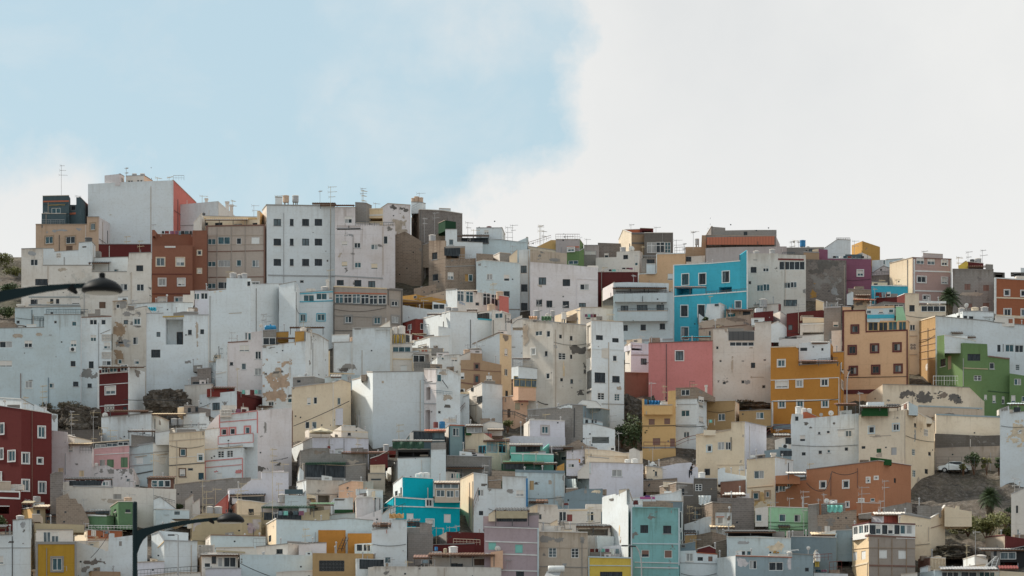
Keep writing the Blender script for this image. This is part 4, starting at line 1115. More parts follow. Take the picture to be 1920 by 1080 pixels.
DATA += r'''
# ---------------- middle band, left
H 775 immense pale blue-white wall with scattered windows at left edge
B c=lb wr=.6 : -8,616 83,614 83,590 152,590
W 11,646,24,12 53,645,15,13 138,644,11,12 11,682,24,12 137,682,9,10,b 54,721,13,13 97,723,10,9 142,720,10,9,b 104,604,5,5,v 139,607,9,9 46,662,2,2,v 105,669,2,2,v
P 32,630,24,9,stn 70,627,26,7,stn 93,629,12,3,conc 90,634,4,5,dconc 155,702,14,22,conc
Q 39,700,755,1,bwall 91,708,758,1.5,gb 152,592,760,1,wp
R 120,761,185,755,1,conc 54,713,61,713,1.5,conc
I dish 12,620,7,w;ant 39,702;ant 78,720;ant 83,735
H 770 white flats with lattice stair windows beside stained flats
B c=W,W wr=.5 : 152,596 209,594
W 175,604,14,10 194,604,9,10 175,634,11,12 171,684,9,13,b 201,648,13,12 200,633,17,11,x,w 200,666,17,11,x,w 200,681,17,9 168,723,8,8,b
R 152,595,209,593,1.5,bwall 188,626,207,618,1,conc
Q 185,605,690,1.2,sgrey
P 162,700,22,20,conc 178,705,18,18,conc
B c=conc off=.7 bot=598 : 165,588 178,588 178,580 188,580 188,591 208,592
I rail 152,590,165,590,10,teald
H 748 heavily stained grey-white flats with brown smeared render
B c=stw wr=1 : 211,565 239,563 240,583 274,579
W 221,574,7,8 236,604,8,8,b 257,603,12,11,t 254,639,10,14 226,642,10,5,v 256,678,10,10 225,678,7,8
P 222,628,26,50,brown 223,668,22,34,brown 252,575,40,18,conc 225,572,24,16,conc 240,650,22,26,sgrey 238,615,20,12,brown 245,590,40,14,conc
R 211,565,238,563,1.5,brown
I ant 261,640;ant 250,562
H 748 white house with deep open loggia beneath yellow roof boards
B c=W wr=.4 : 274,588 306,588 310,594 345,593 345,591 392,591
W 297,627,7,9,b 356,623,7,9,b 379,622,7,9,b 327,621,33,50,o 292,663,17,15,b
P 352,680,18,6,conc 369,640,5,80,stn
R 305,594,345,593,2.5,gold
Q 274,588,760,1,wp 391,592,720,1,w
B c=conc off=1 bot=594 : 325,588 345,585 371,586
I tank 358,579,14,w;ant 298,575
H 655 low white roof house with parapet beneath the red-brown house
B c=W wr=.3 : 231,572 270,569 330,567 | 362,568
B c=w off=-1.5 bot=590 : 245,580 275,574 285,588
I tarp 278,576,293,582,cyan,.3;ant 299,568;dish 313,554,4
H 645 small lavender house with wide glazing beside the big white gable
B c=lav wr=.1 : 365,546 391,545
W 369,556,10,12 383,555,13,12,g
R 362,545,391,544,2,conc
B c=w off=-.6 bot=572 : 343,554 357,554 357,545 364,545
I tank 372,584,13;tank 350,584,9,w
H 692 massive blank white gable house with lit side near left centre
B c=W wr=.1 : 391,546 424,543 425,521 452,522 470,522 | 473,533 528,532
P 403,548,8,3,cr2 413,547,9,3,cr2 437,588,30,2,stn
W 467,532,7,10 525,573,5,23,b 533,575,3,10,b 463,630,8,14
B c=W,W off=1.5 bot=660 d=1.5,0,9 wr=.1 : 523,534 554,528 | 562,541
I tank 437,511,13;tank 449,514,8;tank 458,512,11;ant 428,508
H 645 white house with bright cyan window trims and glazed gallery
B c=W wr=.1 : 562,549 625,544
W 579,559,20,12,g 603,556,20,12,g 620,555,7,11 568,596,10,13,t,cyan 602,595,14,12,t,cyan
R 562,566,625,564,1.8,cyan 562,551,625,547,1.8,cyan
I tank 610,537,16;chim 614,524,5;ant 617,505;ant 590,545
H 655 grey-brown house with long white glazed gallery and dark trims
B c=tan2 wr=.2 : 625,537 725,541 | 730,541 755,543
W 636,560,15,17,g 652,560,15,17,g 668,560,15,18,g 684,561,15,18,g 700,562,15,17,g 717,562,15,17,g 740,569,12,9,T,conc 653,599,12,12,T,conc 707,601,12,12,T,conc 741,599,12,12,T,conc
R 627,549,727,551,2,tile 626,537,725,541,2,cr2 627,569,730,573,3,dconc 627,592,755,596,.8,conc 628,620,668,620,1.5,dconc 726,543,755,545,2.5,dconc
Q 626,538,640,2.5,dconc 728,545,572,2,dconc 753,545,610,2,dconc
I tank 673,610,15,dgr
H 612 mustard yellow shack roofs behind brick wedge left of galleries
B c=och wr=.3 : 755,555 780,552 | 800,556 836,562
W 779,557,6,5,v
B c=och off=-.4 bot=570 : 755,562 786,565 786,560 811,556 811,566 836,562
B c=bblk off=2.5 bot=560 : 776,541 818,533
B c=stn off=2 bot=560 wr=1 : 790,556 853,541
I can 755,812,567,14,wood,-1,3
H 632 white walled slope house with narrow strip of blue windows
B c=W wr=.1 : 755,572 784,577 835,584
B c=W off=1 bot=582 : 811,566 836,570
W 823,575,22,10,g
R 762,592,788,597,1.5,conc
W 768,598,14,5
H 625 white house with two tall glazed galleries and salmon end wall
B c=W,w wr=.3 : 836,543 855,542 857,546 | 896,549 935,554
W 863,555,13,21,g 880,557,14,21,g 912,561,14,24,g 927,563,13,22,g 895,570,7,6,v
R 836,543,855,542,1.5,conc
B c=salm off=-.4 bot=590 wr=.0 : 936,554 954,557
I tank 937,546,14,be;tank 902,574,12;rail 862,570,872,574,4,blue;can 855,895,545,6,stn,1,2
H 695 sunlit white wall house with cyan roof nook at centre
B c=W,W wr=.2 : 788,599 844,584 | 895,586 922,583
W 906,592,23,11,o
R 896,598,922,600,2.5,cyan 896,588,921,584,2,w
B c=w,w off=-.7 bot=690 wr=.9 : 922,580 940,584 | 958,590
W 936,592,15,10,g
Q 925,600,680,.8,dconc 948,590,618,1,dconc
B c=W off=-1.5 bot=665 : 822,613 847,615
I tank 840,575,12;tank 853,576,13;can 801,828,588,6,conc,-.5,2;can 875,895,580,4,conc,1,2;tank 921,570,15,be;ant 895,595;ant 899,605
H 692 white tall narrow infill house behind the tan corner tower
B c=W wr=.2 : 955,608 980,604
W 979,630,2,2,v 978,662,2,2,v 963,651,7,1.5,v
B c=w off=1.5 bot=606 : 960,600 979,592
H 662 small brick red house with two white windows at centre
B c=red,red wr=.0 : 755,606 780,598 | 810,600
W 768,613,8,10 794,612,12,12
B c=red off=.5 bot=640 wr=.0 : 809,616 822,612
B c=red off=-1 bot=640 wr=.0 : 777,628 794,630
I can 772,800,626,8,cr2,-.6,2;rail 797,618,815,619,10,dgr,-1.2
H 718 white house with big empty square roof opening
B c=W wr=.6 : 625,642 661,641 661,615 735,614
W 718,629,28,22,o
P 670,617,18,5,conc 655,690,44,14,conc 645,694,22,10,dconc
Q 625,643,700,1.5,conc 733,616,700,1.5,cr 660,642,700,.8,w
R 625,642,661,641,1,conc 661,615,735,614,1,conc
B c=W off=1.2 bot=640 : 622,629 652,628 655,626
B c=w off=2.5 bot=615 : 709,615 731,602 732,614
I tank 741,613,10,w;tank 753,611,14,w;ant 671,640;ant 675,644;tank 660,632,8,be
H 716 white house with yellow corrugated roof room and glazed strip
B c=w wr=.3 : 734,645 773,644 773,660 841,661
W 753,655,34,10,g 757,690,12,10,h,lite
R 737,673,790,674,2,cr2 734,660,841,660,1.2,sgrey
Q 735,646,700,2,cr
B c=lite off=.8 bot=647 : 735,628 762,627 | 772,629
W 748,637,24,18,p,yelb 764,635,6,13,b
I ant 740,676
H 706 cluster of small white terraces with orange shutters at centre
B c=W,W wr=.1 : 772,641 790,637 806,632 | 845,630
W 792,649,17,6 817,650,10,5 776,642,4,8
B c=w,W off=2 bot=640 : 822,613 846,616 | 848,618
B c=crw off=-1 bot=665 : 772,653 832,654
W 793,658,5,4,p,tile 799,658,5,4,p,tile
I can 765,775,643,4,cr,-1,1;ant 803,628
H 722 derelict grey roof room with boarded glass and balcony rail
B c=cr,conc wr=.8 : 768,675 776,663 | 804,665
W 785,673,22,14,g 771,672,2,8,v
B c=conc off=-.7 bot=705 : 776,678 806,678
I rail 776,690,818,691,8,dgr,-1;ant 781,670
H 742 white cottage with skewed roofline and small grey window
B c=W,W wr=.7 : 803,684 820,670 | 838,666 864,665
W 830,671,5,8 852,674,12,8
P 828,696,20,6,conc
I ant 846,700
H 838 scruffy white narrow houses right of the white cube
B c=wp,W wr=.8 : 795,692 818,692 | 840,693 863,705
W 803,738,8,24,o 802,787,9,36,o 823,709,9,14 806,716,10,2,v 824,773,5,5,v 809,772,3,3,v
P 828,700,22,8,stn 838,763,20,8,dconc 826,761,14,6,dconc 838,745,20,14,stn
R 796,757,818,757,2,sgrey 795,718,820,718,1.5,sgrey
I rail 808,738,848,742,7,gb;ant 846,694;rail 829,715,840,730,3,dgr
H 768 tan rendered house with purple framed windows at centre
B c=brown wr=.2 : 864,675 882,675 882,662 904,663 904,676 940,684
W 894,687,6,8,T,bwall 894,711,6,12,T,bwall 867,705,7,12,s,lite 917,710,11,12,s,lite
R 864,693,940,697,.8,bwall 862,717,900,722,2,bwall
B c=w off=.8 bot=680 : 862,668 882,660
I tank 875,655,12,be;ant 877,645;ant 899,647;dish 855,733,6
H 752 tan corner tower with sunlit white flank and four windows
B c=W,cr2 wr=.2 : 885,651 937,625 | 959,629
W 949,660,6,13 949,698,6,13 950,738,5,11,b
P 948,634,20,14,bblk
R 886,645,937,623,2.5,bblk
H 798 balcony house in peach with yellow framed gallery and pink base
B c=peach,peach wr=.4 : 940,745 965,742 | 1011,750
W 954,775,6,16,d 970,762,9,12,h,khak 993,766,9,12,h,khak
P 985,752,32,7,pink
B c=peach off=-.9 bot=748 n=bay : 962,700 972,700 | 1009,703
W 985,716,44,20,c,gold 966,716,5,18,c,gold
B c=W off=-1.1 bot=707 n=balcony : 959,689 972,687 | 1011,692
I rail 961,687,1008,692,14,sgrey,.3;ant 980,672;can 960,1000,671,15,w,.6,3;rail 942,773,990,785,5,dgr,-1.5
H 803 tall stained greyish tenement with torn black plaster patches
B c=stw,stw wr=.7 : 980,598 1037,604 | 1070,608 1100,610
W 1010,625,13,9 1028,626,7,12 1051,631,5,7,b 1071,634,5,8,b 1000,659,7,11,t 1024,663,5,9,b 1054,668,14,13,m 1071,669,4,8,b 1027,705,7,11 1053,712,5,6,b 1072,715,5,8,b 1088,714,5,5,x,w 1050,606,2,2,v
P 1083,658,36,20,dconc 1097,690,12,24,dconc 1090,735,22,16,dconc 1041,653,8,14,sgrey 985,630,14,60,stn 1056,690,4,40,cr2
B c=w off=-.6 bot=612 : 961,608 970,600 980,598
I tank 1006,582,13;tank 1027,588,9,w;tank 1057,585,9,w;tarp 992,593,1007,598,oran,.4;tarp 1015,593,1034,600,gr2,.4;ant 1010,560;ant 1030,575;ant 1057,572;ant 1083,580;ant 1062,590
H 815 tall bright white tenement with dark recess slots and deep window
B c=stw,W wr=.3 : 1099,606 1109,601 | 1168,604 1170,640 
W 1104,630,6,40,o 1104,663,8,18,o 1105,712,8,34,o 1105,735,8,5,v 1124,633,13,9,b 1154,638,12,8,b 1153,672,8,11 1125,708,20,19,b 1155,711,14,12,b 1127,743,13,13,m 1157,745,10,13,m 1122,650,2,2,v
R 1099,654,1170,656,1,W 1128,757,1170,758,.8,conc
P 1160,728,12,8,stn
H 665 white roof storey with washing behind the bright tenement
B c=cr,w wr=.2 : 1040,592 1088,577 | 1125,577 1162,581
W 1080,598,8,4,b 1103,597,8,3,v 1124,599,10,3,v
B c=bblk off=1.2 bot=600 : 1062,596 1088,583
I tank 1036,582,8;line 1095,1122,589,6,-.4;ant 1113,585;ant 1141,588
H 668 white balconied house with three storeys left of cyan house
B c=lb wr=.1 : 1150,552 1253,549 1262,548
W 1171,579,14,12,b 1204,578,20,13,b 1238,577,14,12,b 1173,615,8,11,b 1206,614,10,11,b 1242,612,10,11,b
R 1160,639,1262,636,3,sgrey
B c=lb off=-1.1 bot=564 n=balcony : 1153,551 1251,549
B c=lb off=-1.1 bot=600 n=balcony : 1158,584 1252,583
B c=wp,W off=1.4 bot=552 : 1130,541 1150,530 | 1177,529 1254,531
W 1195,543,80,10,o
I can 1149,1250,539,12,dgr,-.4,3;rail 1153,551,1251,549,4,dgr,-1.1;rail 1158,584,1252,583,5,dgr,-1.1;ant 1219,585;ant 1188,515;dish 1259,594,4
H 577 dark red wall house below the white rooftop house
B c=dred wr=.2 : 1121,510 1196,510
B c=cr off=-1.5 bot=580 : 1128,545 1152,528
Q 1128,508,545,1,conc
I chim 1130,506,4;line 1140,1160,505,4,.5;line 1165,1190,502,4,.5
H 728 small white balconied house squeezed left of pink house
B c=w,lav wr=.2 : 1172,648 1183,641 | 1216,645
W 1207,678,11,12,b 1194,652,20,10,o
R 1185,662,1216,663,4,lav 1183,666,1216,666,.8,conc
I dish 1173,655,4
H 742 wall:brown retaining wall beneath the small balconied house
B c=bwall wr=.8 : 1171,698 1218,699
H 765 big plain pink house with one square window
B c=pink wr=.1 dep=6 : 1216,643 1336,639
W 1274,667,14,17,D
R 1216,643,1336,639,1.5,bwall
Q 1250,690,730,.6,bwall
I can 1280,1333,631,10,cyan,1,3;ant 1330,690;ant 1300,715
H 765 speckled cream-white house with big grey shutter panel
B c=w wr=.7 : 1337,617 1358,617 1360,623 1415,620 1416,605 1446,603
W 1390,630,48,17,p,dgr 1391,645,46,8,g 1345,652,4,5,b 1351,677,4,4,v 1412,685,8,10,b 1393,677,5,2,v 1434,675,5,3,v 1358,718,6,5,v 1393,716,6,6,v 1432,725,6,6,v
P 1410,652,12,7,stn 1401,718,14,10,sgrey 1420,708,30,3,stn 1345,656,8,6,stn 1372,690,4,60,stn
I ant 1347,610;dish 1341,600,5
H 676 weathered sandstone coloured wall house behind the speckled house
B c=stn wr=1 : 1310,605 1340,598 1413,589
W 1331,625,4,9,v
P 1380,600,50,8,bblk 1340,612,40,5,bblk
R 1310,617,1400,609,1.2,bwall
B c=cr2 off=.8 bot=650 : 1315,603 1345,602
H 662 little white corner house with plant in front of cyan house
B c=W wr=.1 : 1310,602 1310,588 1322,597 1325,570 1350,569 | 1361,574
W 1344,572,7,4,b
B c=stn off=1.5 bot=600 : 1361,583 1413,583
W 1372,590,14,8,o 1400,588,14,9,o
I tank 1431,560,15,sgrey;can 1363,1412,581,8,bwall,.4,2
H 690 dark red yard walls with satellite dish right of cyan house
B c=dred wr=.3 : 1413,586 1450,583
P 1440,592,8,14,stn
B c=w,w off=.7 bot=620 : 1450,588 1463,584 | 1477,594
B c=W off=-1 bot=640 : 1443,610 1458,603 1470,610 1478,618 1478,625
I dish 1442,595,10;dish 1464,616,9;can 1416,1453,603,14,dk,-.8,2;tank 1462,570,5,dred
H 640 cream parapet roof with bucket tank and coiled wire
B c=w wr=.4 : 1413,572 1462,570
B c=bblk off=-.4 bot=600 : 1400,578 1420,575
I dish 1422,572,6,sgrey
H 697 dark red courtyard wall with small dark window
B c=dred wr=.2 : 1475,588 1510,584 1545,581
W 1482,614,8,10,b
Q 1497,586,625,1,stn
B c=cr2 off=1.2 bot=586 : 1530,562 1545,567 1545,584
I ant 1497,570
H 712 small cream balcony house with shuttered recess by red courtyard
B c=w wr=.3 : 1500,607 1547,606
R 1503,608,1546,607,2,lite
W 1525,628,40,10,o
B c=cr off=1 bot=608 : 1505,595 1546,597
B c=W off=-1 bot=650 : 1460,637 1495,630 1559,626
W 1483,633,22,4,o
R 1457,634,1504,632,1,dgr
I tank 1504,633,10,lite;tank 1518,633,11,lite;dish 1540,637,4
H 724 pale concrete house with one teal window
B c=conc,w wr=.7 : 1545,577 1577,575
W 1567,608,10,10
R 1545,577,1577,575,3,sgrey 1553,618,1577,618,1.5,conc
B c=W off=-.8 bot=700 : 1559,620 1578,619
H 806 mustard house with white framed windows and grey base
B c=must,must wr=.1 : 1445,651 1492,650 1497,655 1497,685 1573,681 | 1582,692
W 1465,681,13,12,t 1466,721,22,12,t 1499,719,11,12,t 1546,717,12,12,t 1466,758,11,12,t 1500,757,11,12,t 1547,757,11,12,t 1577,690,3,14,t 1579,722,3,14,t
R 1445,713,1497,711,1.2,lite 1497,711,1573,708,1.2,lite 1448,752,1573,749,1.5,lite 1445,651,1492,650,1.5,cr 1449,800,1573,800,10,gb
Q 1573,708,800,1,lite 1449,752,800,1.5,lite
B c=W,must off=2 bot=686 : 1498,643 1524,642 1557,642 | 1562,650
W 1507,655,13,6,b 1542,655,4,5,b
B c=must off=2.2 bot=690 : 1562,661 1582,660
I can 1498,1572,677,9,bwall,-.1,2;rail 1535,678,1570,675,5,dgr;can 1522,1557,642,1,conc,2,2
H 815 ochre low terrace house below speckled house
B c=oc2,crw wr=.2 : 1325,753 1378,751 | 1386,758
W 1353,782,13,13
B c=oc2 off=.6 bot=800 : 1386,771 1447,768
W 1425,779,14,12
R 1325,806,1447,799,2.5,dconc
Q 1447,752,800,1.5,sgrey
I dish 1327,767,4
H 848 yellow house with brown shutters and projecting balcony
B c=yel wr=.1 : 1204,748 1208,748 1208,760 1252,759 1253,733 1267,732
W 1222,791,11,11,h,bwall 1251,790,11,11,h,bwall 1231,828,14,13,h,bwall 1261,830,9,16,d,bwall 1253,827,3,3,v
R 1204,839,1267,839,3,conc 1204,799,1267,798,1.2,dk 1208,760,1262,760,1.5,yel
B c=yel off=-1 bot=775 n=balcony : 1208,760 1261,760
I barrel 1210,750,7,blue;tarp 1217,751,1237,758,blue,.5
H 838 narrow white house with brown brick upper storey
B c=W,W wr=.2 : 1267,745 1306,744 | 1325,754
W 1285,775,16,12 1315,787,9,11 1287,815,11,11 1315,760,8,10
R 1267,758,1306,758,.8,sgrey 1267,797,1306,797,1.5,sgrey
B c=bblk,bblk off=-.1 bot=745 wr=.8 : 1267,727 1306,726 | 1341,745
W 1285,736,16,11 1314,749,9,10
I rail 1293,727,1303,727,12,bwall;chim 1324,722,4;dish 1321,801,10;ant 1300,720
'''
